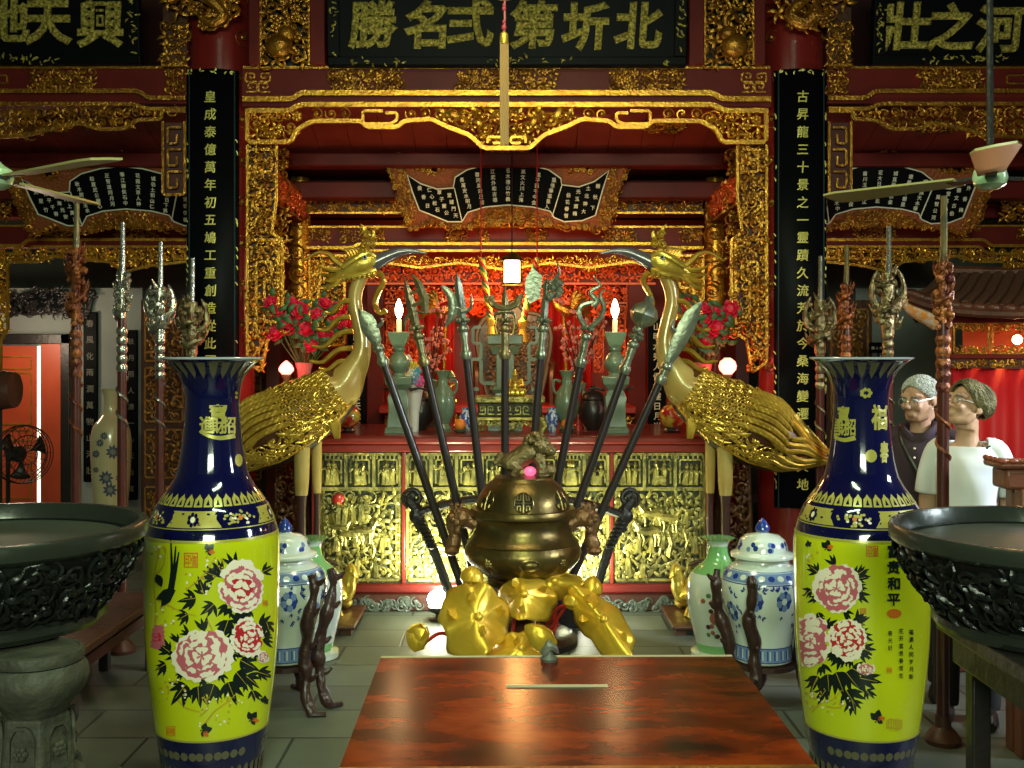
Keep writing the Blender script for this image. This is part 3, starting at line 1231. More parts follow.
PANELGOLD = mat('olive gilding', (0.52, 0.43, 0.11), 0.34, 0.5, bump=(40, 0.35), var=(9, (0.09, 0.085, 0.03), 0.2))
PANELBACK = mat('dark olive lacquer', (0.035, 0.038, 0.016), 0.45, 0.2, bump=(50, 0.5), var=(12, (0.03, 0.035, 0.015), 0.2))
RAIL = mat('altar red', (0.17, 0.018, 0.014), 0.3, 0, 0.25)

YA = 7.0


def altar():
    o = thing('altar_table', 'long red altar with three gilded relief panels behind the incense burner', 'altar', (0, YA, 0))
    w = 1.275
    t = MB()
    t.box(-w - 0.03, w + 0.03, -0.07, 1.05, 1.055, 1.11)
    t.build('top_slab', RAIL, o, bevel=0.02, seg=3)
    MB().box(-w, w, -0.015, 1.0, 1.0, 1.055).build('upper_rail', RAIL, o, bevel=0.012)
    MB().box(-w + 0.02, w - 0.02, 0.04, 0.98, 0.02, 1.0).build('body', REDD, o, smooth=0)
    MB().box(-w, w, -0.02, 1.0, 0.105, 0.165).build('lower_rail', RAIL, o, bevel=0.012)
    MB().box(-w - 0.03, w + 0.03, -0.06, 1.02, 0.0, 0.105).build('plinth', mat('worn brown red plinth', (0.075, 0.022, 0.014), 0.5, bump=(20, 0.2)), o, bevel=0.01)
    for x in (-w + 0.02, -0.69, 0.635, w - 0.02):
        ww = 0.02 if abs(x) > 1 else 0.012
        MB().box(x - ww, x + ww, -0.012, 0.05, 0.165, 1.0).build('stile', RAIL, o, bevel=0.005)
    T = face(0)
    c = MB()
    rnd = random.Random(5)
    for x0, x1 in ((-1.2, -0.35), (0.35, 1.2)):
        for k in range(60):
            u = rnd.uniform(x0, x1)
            v = 0.02 + rnd.uniform(0, 0.065) * (1 - 0.2 * abs(u))
            scroll(c, lambda a, b, d: T(a, b, d + 0.06), u, v, rnd.uniform(0.024, 0.04), rnd.uniform(0, 6), rnd.choice((1, -1)), 1.1, 0.3, 0.3)
    c.build('plinth_dragon_carving', mat('grey green carving', (0.10, 0.12, 0.10), 0.5), o)
    for i, (x0, x1) in enumerate(((-1.235, -0.702), (-0.678, 0.623), (0.647, 1.235))):
        b = MB()
        b.box(x0, x1, 0.02, 0.05, 0.165, 1.0)
        p = b.build('relief_panel', PANELBACK, o, smooth=0)
        g = MB()
        T = lambda u, v, d: Vector((u, 0.02 - d, v))
        rnd = random.Random(20 + i)
        n = 1 if i != 1 else 2
        zs = 0.765
        line(g, T, [(x0, zs), (x1, zs)], 0.016, 0.006)
        line(g, T, rect(x0 + 0.012, x1 - 0.012, 0.185, 0.985), 0.012, 0.004, closed=True)
        # upper register: pavilions with figures
        cells = []
        k = 3 if i != 1 else 8
        cw = (x1 - x0) / k
        for q in range(k):
            a, e = x0 + q * cw, x0 + (q + 1) * cw
            line(g, T, [(a, zs), (a, 0.985)], 0.014, 0.012)
            line(g, T, [(a + 0.03, 0.80), (a + 0.03, 0.95), (e - 0.03, 0.95), (e - 0.03, 0.80)], 0.007, 0.012)
            for r in range(6):
                u = lerp(a + 0.02, e - 0.02, r / 5)
                g.tube([T(u, 0.955, 0.012), T(u, 0.98, 0.012)], 0.007, 4)
            nf = 2 if q % 2 else 3
            for r in range(nf):
                fig(g, T, lerp(a + 0.05, e - 0.05, (r + 0.5) / nf), 0.795, rnd.uniform(0.12, 0.145), rnd)
            if q % 2:
                g.box(a + cw * .35, a + cw * .65, -0.02, 0.02, 0.80, 0.85)
        # lower register: crowded garden scene
        carve(g, T, rect(x0 + 0.03, x1 - 0.03, 0.20, 0.74), 0.085, 120 + i, w=0.16, mix=(0.3, 0.6, 0.1), d=0.25)
        for q in range(5 if i != 1 else 12):
            rtree(g, T, rnd.uniform(x0 + 0.08, x1 - 0.1), rnd.uniform(0.3, 0.5), rnd.uniform(0.16, 0.26), rnd)
        for q in range(3 if i != 1 else 8):
            beast(g, T, rnd.uniform(x0 + 0.14, x1 - 0.14), rnd.uniform(0.25, 0.55), rnd.uniform(0.11, 0.15), rnd.choice((1, -1)), rnd, 0.01)
        for q in range(12 if i != 1 else 30):
            fig(g, T, rnd.uniform(x0 + 0.06, x1 - 0.06), 0.21 + 0.33 * (q % 3) / 2 + rnd.uniform(-.02, .04), rnd.uniform(0.11, 0.15), rnd, 0.006)
        line(g, T, [(x0 + 0.03, 0.45), (lerp(x0, x1, .45), 0.62), (lerp(x0, x1, .6), 0.58)], 0.012, 0.012)
        for e in (x0 + 0.035, x1 - 0.035):
            line(g, T, [(e, 0.2), (e, zs)], 0.008, 0.006)
            for q in range(16):
                keyfret(g, T, e - 0.018 if e < (x0 + x1) / 2 else e - 0.005, 0.21 + q * 0.034, 0.022, 0.022, 0.004, 0, q % 2, 0.006)
        g.build('relief_carving', PANELGOLD, p)
        if i == 0:
            MB().blob((x0 + 0.13, 0.0, 0.70), (0.04, 0.018, 0.04), 12, 8).build('red_sun', REDB, p)
    return o


altar()

# side of altar: work lights on the floor that wash the panels
FLOODC = (0.93, 1.0, 0.62)


def flood(x, y, e, lab, aim):
    o = thing('flood_lamp', lab, 'lamp', (x, y, 0))
    MB().lathe([(0.05, 0), (0.05, 0.012), (0.012, 0.02), (0.012, 0.05)], 14).build('stand', IRON, o)
    MB().lathe([(0.03, 0.045), (0.055, 0.06), (0.062, 0.085)], 18).build('socket', IRON, o)
    MB().blob((0, 0, 0.125), (0.062, 0.062, 0.06), 16, 10).build('bulb', mat('lit flood bulb', (1, 1, 1), 0.4, emit=((1.0, 1.0, 0.86), 45)), o)
    lamp('SPOT', (x, y - .06, 0.26), e * 1.6, FLOODC, 0.06, aim=(x, y + .3, .62), cone=150)
    lamp('POINT', (x, y, 0.30), e * .22, FLOODC, 0.07)


flood(-0.455, 6.72, 30, 'bright round floor lamp left of the lotus leaves', None)
flood(0.42, 6.72, 20, 'floor lamp hidden behind the golden lotus leaves', None)

# ---------------------------------------------------------------- things standing on the altar
ZT = 1.11


def candlestick(side):
    px = 399 if side == 0 else 615
    Y = 7.16
    p = at(px, 431, Y)
    o = thing('candlestick', 'grey green square candlestick with lit candle bulb, %s end of the altar' % ('left' if side == 0 else 'right'),
              'candlestick', (p.x, Y, ZT), R(45))
    z = lambda y: (431 - y) * Y / F
    q = 1.414
    k = 0.00651 * q
    b = MB()
    b.lathe([(13 * k, 0), (13 * k, z(426)), (11 * k, z(424)), (9.5 * k, z(408)), (10.5 * k, z(395)), (7.5 * k, z(388)), (12.5 * k, z(382)), (13.5 * k, z(375)), (12.5 * k, z(374))], 4)
    b.build('base', CELADON, o, smooth=30, bevel=0.006)
    s = MB()
    s.lathe([(5 * k, z(375)), (4 * k, z(371)), (7.5 * k, z(364)), (8 * k, z(360)), (6 * k, z(354)), (3.5 * k, z(350)), (5.5 * k, z(346))], 16, ribs=(12, 0.06))
    s.build('knop', CELADON, o)
    c = MB()
    c.lathe([(4.5 * k, z(347)), (8 * k, z(340)), (10.5 * k, z(333)), (10.5 * k, z(330)), (9 * k, z(330)), (8 * k, z(334))], 4)
    c.build('cup', CELADON, o, smooth=30, bevel=0.004)
    MB().lathe([(0.018, z(334)), (0.017, z(318)), (0.012, z(317))], 12).build('candle', mat('white wax', (0.7, 0.66, 0.5), 0.5), o)
    f = MB()
    f.lathe([(0.008, z(317)), (0.024, z(311)), (0.026, z(307)), (0.018, z(302)), (0.004, z(297))], 12)
    f.build('flame_bulb', mat('lit candle bulb', (1, 0.8, 0.5), 0.3, emit=((1.0, 0.72, 0.36), 22)), o)
    # arm that carries a black iron ring
    a = MB()
    s = -1 if side else 1
    M = Matrix.Rotation(-R(45), 4, 'Z')
    a.tube([M @ Vector((s * 0.07, -0.01, z(388))), M @ Vector((s * 0.13, -0.01, z(386))), M @ Vector((s * 0.2, -0.01, z(388)))], [0.012, 0.009, 0.004], 6)
    a.tube([M @ Vector((-s * 0.07, -0.01, z(388))), M @ Vector((-s * 0.12, -0.01, z(385)))], [0.012, 0.005], 6)
    a.build('side_bracket', IRON, o)
    lamp('POINT', (p.x, Y - 0.08, ZT + z(306)), 2.2, (1.0, 0.5, 0.2), 0.03)


candlestick(0)
candlestick(1)


def pedestal_box():
    Y = 7.35
    p = at(510, 430, Y)
    o = thing('carved_pedestal', 'small tiered gilt pedestal on the middle of the altar', 'pedestal', (p.x, Y, ZT))
    w = 0.23
    MB().box(-w, w, -0.13, 0.13, 0.19, 0.235).build('top_tier', PANELGOLD, o, bevel=0.008)
    MB().box(-w * .92, w * .92, -0.12, 0.12, 0.10, 0.19).build('frieze', PANELBACK, o, bevel=0.006)
    MB().box(-w, w, -0.14, 0.14, 0.075, 0.10).build('waist_moulding', PANELGOLD, o, bevel=0.006)
    T = lambda u, v, d: Vector((u, -0.12 - d, v))
    c = MB()
    carve(c, T, rect(-w, w, 0.195, 0.23), 0.03, 5, w=0.2)
    for k in range(7):
        keyfret(c, T, -w * .88 + k * 0.058, 0.118, 0.04, 0.05, 0.005, 0, k % 2)
    carve(c, T, [(-w, 0.075), (-w * .8, 0.02), (-w * .5, 0.05), (0, 0.01), (w * .5, 0.05), (w * .8, 0.02), (w, 0.075)], 0.04, 6, w=0.24)
    c.build('relief_carving', PANELGOLD, o)
    for sx in (-1, 1):
        for sy in (-1, 1):
            MB().tube([(sx * w * .9, sy * 0.11, 0.08), (sx * w * 1.0, sy * 0.125, 0.04), (sx * w * .9, sy * 0.12, 0)], [0.03, 0.022, 0.026], 8).build('foot', PANELGOLD, o)
    # seated gilt figure and green censer stand on it
    f = thing('seated_figure', 'tiny gilt seated figure on a lotus before the green censer', 'statuette', (p.x + 0.035, Y - 0.07, ZT + 0.235))
    l = MB()
    l.lathe([(0.03, 0), (0.06, 0.012), (0.05, 0.03)], 14)
    for k in range(10):
        a = k * PI / 5
        l.blob((0.055 * math.cos(a), 0.055 * math.sin(a), 0.022), (0.018, 0.018, 0.024), 6, 5)
    l.build('lotus_seat', GOLDY, f)
    b = MB()
    b.tube([(0, 0, 0.03), (0, 0, 0.06), (0, 0, 0.10), (0, 0, 0.125)], [0.05, 0.035, 0.036, 0.014], 10)
    for s in (-1, 1):
        b.tube([(s * 0.035, 0, 0.11), (s * 0.048, -0.015, 0.075), (s * 0.01, -0.04, 0.06)], [0.014, 0.012, 0.010], 6)
        b.tube([(s * 0.02, 0, 0.035), (s * 0.06, -0.03, 0.036), (0, -0.05, 0.038)], [0.02, 0.018, 0.014], 6)
    b.blob((0, 0, 0.142), (0.02, 0.02, 0.024), 10, 8)
    b.tube([(0, 0, 0.155), (0, 0, 0.178)], [0.014, 0.004], 8)
    b.build('body', GOLDY, f)
    MB().lathe([(0.034, 0.085), (0.037, 0.09), (0.034, 0.095)], 14, cap=False).build('sash', REDB, f)
    return o


pedestal_box()


def green_censer():
    Y = 7.5
    p = at(505, 395, Y)
    z0 = ZT + 0.235
    o = thing('incense_censer', 'grey green square censer with fretted side arms at the altar centre', 'censer', (p.x, Y, ZT))
    k = Y / F
    z = lambda y: (432 - y) * k
    MB().box(-18 * k, 18 * k, -0.10, 0.10, z(348), z(337)).build('top_slab', CELADON, o, bevel=0.012)
    MB().lathe([(17 * k, z(357)), (22 * k, z(349))], 4, M=Matrix.Rotation(R(45), 4, 'Z')).build('neck', CELADON, o, smooth=0)
    MB().box(-9 * k, 9 * k, -0.075, 0.075, z(392), z(354)).build('body', CELADON, o, bevel=0.008)
    MB().lathe([(24 * k, 0), (24 * k, z(424)), (15 * k, z(418)), (13 * k, z(396)), (18 * k, z(392)), (14 * k, z(388))], 4, M=Matrix.Rotation(R(45), 4, 'Z')).build('base', CELADON, o, smooth=0)
    for s in (-1, 1):
        a = MB()
        T = lambda u, v, d: Vector((s * u, -d, v))
        line(a, T, [(10 * k, z(386)), (24 * k, z(386)), (24 * k, z(362)), (34 * k, z(362)), (34 * k, z(392)), (26 * k, z(392))], 0.017, 0.0)
        line(a, T, [(24 * k, z(362)), (24 * k, z(346)), (32 * k, z(346)), (32 * k, z(330)), (24 * k, z(330))], 0.015, 0.0)
        a.build('fret_arm', CELADON, o)
    for i in range(3):
        q = MB()
        x = (i - 1) * 0.05
        q.tube([(x, 0, z(338)), (x * 1.3, 0, z(330)), (x * 1.1, 0, z(318))], [0.018, 0.012, 0.006], 8)
        q.build('incense_holder', BRASSD, o)


green_censer()


def small_lathe(name, lab, cat, px, Y, prof, m, group=None, z=ZT, n=20):
    p = at(px, 430, Y)
    o = thing(name, lab, cat, (p.x, Y, z), group=group)
    MB().lathe(prof, n).build('body', m, o)
    return o


for s, px in ((0, 443), (1, 567)):
    sd = 'left' if s == 0 else 'right'
    o = small_lathe('celadon_vase', 'green glazed vase with carved handles, %s of the altar pedestal' % sd, 'vase', px, 7.3,
                    [(0.05, 0), (0.055, 0.02), (0.04, 0.05), (0.075, 0.12), (0.085, 0.19), (0.07, 0.26), (0.035, 0.31), (0.032, 0.36), (0.052, 0.40), (0.05, 0.405)], CELADON)
    for q in (-1, 1):
        MB().tube(smoothline([(q * 0.04, 0, 0.33), (q * 0.085, 0, 0.34), (q * 0.09, 0, 0.28), (q * 0.07, 0, 0.25)], 4), 0.01, 6).build('handle', CELADON, o)
    px2 = 450 if s == 0 else 578
    o = small_lathe('dragon_candle', 'thick red candle with green cap, %s of the gilt pedestal' % sd, 'candle', px2 - (0 if s else -1), 7.47,
                    [(0.036, 0), (0.036, 0.03), (0.03, 0.035), (0.03, 0.34), (0.028, 0.345)], REDB)
    d = MB()
    d.tube([(0.033 * math.cos(t * .5), 0.033 * math.sin(t * .5), 0.05 + t * 0.011) for t in range(26)], 0.007, 5)
    d.build('dragon_relief', GOLDY, o)
    MB().lathe([(0.03, 0.345), (0.036, 0.36), (0.02, 0.38), (0.004, 0.40)], 12).build('cap', CELADON, o)
    # black iron pot with lid
    o = small_lathe('lidded_pot', 'dark lidded pot beside the %s candlestick' % sd, 'pot', 421 if s == 0 else 593, 7.42,
                    [(0.04, 0), (0.05, 0.02), (0.095, 0.08), (0.10, 0.15), (0.075, 0.20), (0.08, 0.21), (0.06, 0.25), (0.015, 0.27), (0.02, 0.30), (0, 0.305)], BLACKW)
    # blossoms behind
    o = small_lathe('blossom_vase', 'celadon vase of pink blossom branches, %s side of the shrine' % sd, 'flower vase', 432 if s == 0 else 579, 7.75,
                    [(0.06, 0), (0.09, 0.08), (0.085, 0.18), (0.04, 0.26), (0.055, 0.31)], CELADON)
    rnd = random.Random(200 + s)
    br = MB()
    bl = MB()
    for k in range(16):
        a, l = rnd.uniform(0, 6.28), rnd.uniform(0.35, 0.62)
        sp = rnd.uniform(0.05, 0.24)
        pts = [Vector((0, 0, 0.27)), Vector((sp * .35 * math.cos(a), sp * .3 * math.sin(a), 0.27 + l * .5)), Vector((sp * math.cos(a), sp * .6 * math.sin(a), 0.27 + l))]
        pts = smoothline(pts, 5)
        br.tube(pts, [0.007 - 0.0005 * i for i in range(len(pts))], 5)
        for q in range(7):
            i = rnd.randrange(3, len(pts))
            c = pts[i] + Vector((rnd.uniform(-.03, .03), rnd.uniform(-.03, .03), rnd.uniform(-.03, .03)))
            for w in range(4):
                bl.blob(c + Vector((rnd.uniform(-.01, .01), rnd.uniform(-.01, .01), rnd.uniform(-.01, .01))), 0.011, 5, 4)
    br.build('branches', BROWN, o)
    bl.build('blossoms', mat('pink blossom', (0.62, 0.20, 0.17), 0.6), o)
    # painted fruit jar on a black foot at the altar end
    px3 = 347 if s == 0 else 672
    o = small_lathe('painted_jar', 'round red painted jar on a black foot, %s corner of the altar' % sd, 'jar', px3, 7.2,
                    [(0.05, 0), (0.06, 0.015), (0.04, 0.04)], BLACKW)
    j = MB().blob((0, 0, 0.105), (0.088, 0.088, 0.08), 18, 12).build('globe', mat('painted red globe', (0.40, 0.02, 0.012), 0.2, coat=0.5, var=(14, (0.45, 0.38, 0.05), 0.06)), o)
    MB().lathe([(0.03, 0.18), (0.034, 0.195), (0.0, 0.2)], 12).build('lid', GOLDY, o)
    o = small_lathe('porcelain_jar', 'small blue and white jar beside the %s end of the gilt pedestal' % sd, 'jar', 466 if s == 0 else 552, 7.28,
                    [(0.025, 0), (0.042, 0.05), (0.046, 0.1), (0.025, 0.14), (0.03, 0.16)], mat('blue white glaze', (0.55, 0.6, 0.62), 0.2, coat=0.5, var=(40, (0.05, 0.08, 0.35), 0.05)))
    o = thing('offering_fruit', 'orange fruit on a saucer beside the %s red candle' % sd, 'fruit', (at(460 if s == 0 else 567, 430, 7.17).x, 7.17, ZT))
    MB().lathe([(0.02, 0), (0.05, 0.02), (0.055, 0.025), (0.02, 0.012)], 16).build('saucer', CELADON, o)
    MB().blob((0, 0, 0.055), 0.038, 12, 8).build('fruit', mat('orange peel', (0.8, 0.22, 0.02), 0.4), o)


def wrapped_bouquet():
    Y = 7.3
    p = at(414, 430, Y)
    o = thing('wrapped_bouquet', 'bouquet of white, pink and yellow flowers right of the left candlestick', 'bouquet', (p.x, Y, ZT))
    MB().lathe([(0.03, 0), (0.035, 0.12), (0.06, 0.28), (0.07, 0.33)], 12).build('wrapping', mat('cream paper', (0.6, 0.56, 0.48), 0.6), o)
    rnd = random.Random(9)
    for nm, c in (('white_flower', (0.75, 0.72, 0.66)), ('pink_flower', (0.72, 0.08, 0.25)), ('yellow_flower', (0.8, 0.55, 0.05)), ('blue_flower', (0.1, 0.35, 0.5))):
        for k in range(2):
            m = MB()
            blossom(m, lambda u, v, d: Vector((u, -0.05 - d, v)), rnd.uniform(-.06, .05), rnd.uniform(0.32, 0.50), 0.04, 0, 6)
            m.build(nm, mat('petal ' + nm, c, 0.6), o)


wrapped_bouquet()

# inner table and throne in the shrine
def inner_table():
    o = thing('shrine_table', 'red and gilt stepped table inside the glowing shrine', 'table', (XA, 8.75, 0))
    MB().box(-0.95, 0.95, -0.3, 0.55, 0, 1.16).build('body', REDL, o, bevel=0.01)
    MB().box(-0.99, 0.99, -0.34, 0.57, 1.16, 1.22).build('top_slab', REDB, o, bevel=0.012)
    c = MB()
    T = lambda u, v, d: Vector((u, -0.30 - d, v))
    carve(c, T, rect(-0.95, 0.95, 1.02, 1.14), 0.07, 77, w=0.2)
    c.build('gilt_carving', GOLD, o)
    th = thing('carved_throne', 'dark carved throne back rising behind the green censer', 'throne', (at(514, 0, 8.95).x, 8.95, 1.22))
    m = MB()
    out = smoothline([(-.2, 0, 0), (-.26, 0, .25), (-.3, 0, .55), (-.22, 0, .7), (-.1, 0, .74), (0, 0, .82), (.1, 0, .74), (.22, 0, .7), (.3, 0, .55), (.26, 0, .25), (.2, 0, 0)], 5)
    m.prism([(p.x, p.z) for p in out][::-1], -0.05, 0.05, face(0))
    m.build('back', BLACKW, th, bevel=0.01)
    g = MB()
    T = lambda u, v, d: Vector((u, -0.05 - d, v))
    carve(g, T, rect(-.2, .2, .1, .65), 0.09, 78, w=0.2)
    g.tube([Vector((p.x, -0.05, p.z)) for p in out], 0.02, 6)
    g.build('carving', mat('aged wood carving', (0.11, 0.085, 0.055), 0.5), th)
    for s in (-1, 1):
        MB().tube(smoothline([(s * .26, 0, .3), (s * .32, -.12, .32), (s * .3, -.22, .24), (s * .3, -.22, 0)], 4), 0.025, 6).build('armrest', BROWN, th)
    for px, lab in ((429, 'red cloth hanging in the left half of the shrine'), (566, 'red cloth hanging in the right half of the shrine')):
        c = thing('red_hanging', lab, 'curtain', (at(px, 0, 9.2).x, 9.2, 1.22))
        f = MB()
        f.grid(lambda s, t: Vector(((s - .5) * .42, 0.03 * math.sin(s * 22), 0.95 * t)), 30, 2)
        f.build('cloth', mat('red silk hanging', (0.55, 0.015, 0.015), 0.6), c, solid=0.008)
        MB().tube([(-.25, 0, .96), (.25, 0, .96)], 0.012, 8).build('rod', GOLD, c)


inner_table()


def phoenix(px, py, s, sd):
    p = at(px, py, 8.55)
    o = thing('phoenix_figure', 'small gilt phoenix with spread tail on the %s of the shrine throne' % sd, 'figurine', (p.x, 8.55, 1.22))
    h = p.z - 1.22
    m = MB()
    m.tube([(0, 0, 0), (0, 0, h * .5), (s * .02, 0, h)], [.03, .014, .016], 8)
    m.tube(smoothline([(-s * .06, 0, h - .01), (0, 0, h + .01), (s * .07, 0, h + .05), (s * .10, 0, h + .10), (s * .14, 0, h + .10)], 4), [.02, .03, .038, .042, .042, .04, .036, .032, .028, .024, .02, .018, .018, .02, .018, .01, .004], 8)
    m.build('body', GOLD, o)
    f = MB()
    for i in range(7):
        a = -.3 + i * .22
        f.tube(smoothline([(-s * .04, 0, h), (-s * .12 * math.cos(a), .01 * i - .03, h + .12 * math.sin(a) + .03), (-s * .2 * math.cos(a), .01 * i - .03, h + .2 * math.sin(a))], 4), [.012, .016, .018, .018, .018, .017, .015, .012, .005], 6)
    f.build('tail', GOLD, o)


phoenix(566, 312, -1, 'right')
phoenix(444, 312, 1, 'left')


# ---------------------------------------------------------------- roses and red lamps beside the altar
ROSE = mat('rose petals', (0.62, 0.012, 0.05), 0.5)
LEAFG = mat('rose leaves', (0.03, 0.10, 0.025), 0.5)
STANDG = mat('carved gilt stand', (0.16, 0.07, 0.018), 0.4, 0.5, bump=(30, 0.4), var=(6, (0.05, 0.02, 0.01), .2))


def rose_mesh():
    m = MB()
    rnd = random.Random(3)
    m.lathe([(0.012, -0.02), (0.026, 0.0), (0.028, 0.015), (0.02, 0.03), (0.008, 0.032)], 10)
    for ring, (n, r, z, s) in enumerate(((4, 0.016, 0.012, 0.022), (5, 0.026, 0.004, 0.026), (6, 0.036, -0.008, 0.028))):
        for k in range(n):
            a = 2 * PI * k / n + ring * 0.5
            rot = Matrix.Rotation(a, 3, 'Z') @ Matrix.Rotation(R(60 - 25 * ring), 3, 'Y').inverted()
            m.blob((r * math.cos(a), r * math.sin(a), z), (0.006, s * 0.85, s), 7, 6, rot=Matrix.Rotation(a, 3, 'Z') @ Matrix.Rotation(R(12 + 20 * ring), 3, 'Y'))
    return m


def roses(side):
    sd = 'left' if side == 0 else 'right'
    Y = 7.32
    cx, top = (-1.46, 1.33) if side == 0 else (1.47, 1.33)
    st = thing('carved_stand', 'tall carved gilt stand beside the %s end of the altar' % sd, 'stand', (cx, Y, 0))
    MB().box(-0.12, 0.12, -0.12, 0.12, top - 0.04, top).build('top', REDL, st, bevel=0.01)
    for i in range(4):
        sx, sy = (-1, 1)[i % 2], (-1, 1)[i // 2]
        MB().tube(smoothline([(sx * .10, sy * .10, top - .04), (sx * .08, sy * .08, top - .25), (sx * .09, sy * .09, top * .45), (sx * .105, sy * .105, 0)], 5), 0.018, 8).build('leg', STANDG, st)
    c = MB()
    for k in range(9):
        carve(c, lambda u, v, d: Vector((u, -0.10 - d, v)), rect(-0.075, 0.075, 0.2 + k * 0.12, 0.3 + k * 0.12), 0.08, 300 + k, w=0.24)
    c.build('openwork', STANDG, st)
    v = at(304 if side == 0 else 703, 385, Y)
    kv, zv = (1.0, top) if side == 0 else (1.94, 1.111)
    o = thing('rose_bouquet', 'red roses in a pink vase behind the %s crane' % sd, 'bouquet', (v.x, Y, zv))
    MB().lathe([(r, z * kv) for r, z in ((0.05, 0), (0.052, 0.02), (0.04, 0.1), (0.045, 0.18), (0.06, 0.235), (0.052, 0.235), (0.04, 0.19))], 20, ribs=(12, 0.03)).build(
        'vase', mat('pink glass', (0.55, 0.16, 0.15), 0.25, coat=0.4), o)
    rnd = random.Random(31 + side)
    base = rose_mesh()
    spots = [(270, 302), (292, 303), (325, 303), (280, 312), (274, 315), (299, 318), (317, 314), (334, 316), (345, 324), (290, 329), (275, 333),
             (307, 329), (323, 335), (332, 333), (311, 345), (300, 310), (286, 322), (340, 308)]
    if side:
        spots = [(688, 308), (703, 308), (715, 310), (731, 309), (694, 318), (706, 320), (719, 321), (727, 318), (682, 316), (698, 330), (712, 332),
                 (724, 336), (690, 327), (733, 322), (705, 340), (684, 303), (715, 327), (697, 312)]
    st2 = MB()
    lf = MB()
    first = None
    for i, (px, py) in enumerate(spots):
        c = at(px, py, Y - 0.10 + rnd.uniform(-.05, .08)) - o.location
        r0 = first.copy() if first else base.build('rose', ROSE, o)
        if first:
            COL.objects.link(r0)
            r0.parent = o
        first = first or r0
        r0.location = c
        k = rnd.uniform(0.85, 1.15)
        r0.scale = (k, k, k)
        r0.rotation_euler = (R(rnd.uniform(40, 85)), R(rnd.uniform(-40, 40)), rnd.uniform(-.5, .5))
        st2.tube(smoothline([c, Vector((c.x * .5, c.y * .4, lerp(c.z, 0.2 * kv, .6))), Vector((0, 0, 0.17 * kv))], 4), 0.004, 5)
        for q in range(6):
            a = rnd.uniform(0, 6.28)
            cc = c + Vector((rnd.uniform(-.06, .06), rnd.uniform(-.02, .06), rnd.uniform(-.07, .04)))
            leaf(lf, lambda u, v, d: Vector((cc.x + u, cc.y - d, cc.z + v)), 0, 0, 0.07, a, 0.5, 0.3)
    for k in range(10):
        a = rnd.uniform(0.4, 2.7)
        e = Vector((0.19 * math.cos(a), rnd.uniform(-.06, .06), 0.36 + (top - zv) + 0.19 * math.sin(a)))
        leaf(lf, lambda u, v, d: Vector((e.x + u, e.y - d, e.z + v)), 0, 0, 0.1, a, 0.25, 0.2)
    st2.build('stems', LEAFG, o)
    lf.build('leaves', LEAFG, o)
    # lamp
    l = at(289 if side == 0 else 725, 388, Y)
    o = thing('altar_lamp', 'brass lamp with a glowing red %s beside the %s roses' % ('pointed bulb' if side == 0 else 'round bulb', sd), 'lamp', (l.x, Y - 0.09, top))
    k = Y / F
    MB().lathe([(0.045, 0), (0.045, 0.015), (0.02, 0.03), (0.03, 0.05), (0.016, 0.07), (0.034, 0.095), (0.016, 0.12), (0.03, 0.145), (0.034, 0.16)], 16).build('base', BRASSP, o)
    prof = [(0.028, 0.16), (0.05, 0.185), (0.05, 0.20), (0.035, 0.225), (0.006, 0.25)] if side == 0 else [(0.028, 0.16), (0.055, 0.19), (0.06, 0.215), (0.05, 0.245), (0.02, 0.268)]
    MB().lathe(prof, 16).build('bulb', mat('lit red bulb', (1, 0.5, 0.5), 0.3, emit=((1.0, 0.16, 0.12), 4.5)), o)
    lamp('POINT', (l.x, Y - 0.22, top + 0.21), 2.5, (1.0, 0.12, 0.10), 0.05)


roses(0)
roses(1)
# ---------------------------------------------------------------- cranes on turtles
NECK = mat('pale gold lacquer', (0.50, 0.38, 0.12), 0.25, 0.1, 0.4, var=(5, (0.36, 0.22, 0.05), 0.25))
SHIN = mat('dark brown lacquer', (0.05, 0.022, 0.018), 0.3, 0, 0.4)
BEAK = mat('slate horn', (0.10, 0.085, 0.095), 0.22, 0.1, 0.5)
FEATHBACK = mat('red brown ground', (0.10, 0.035, 0.012), 0.4, 0.2)
GOLDC = mat('crane gilding', (0.64, 0.42, 0.055), 0.28, 0.6, bump=(30, 0.08), var=(16, (0.40, 0.23, 0.03), 0.2))


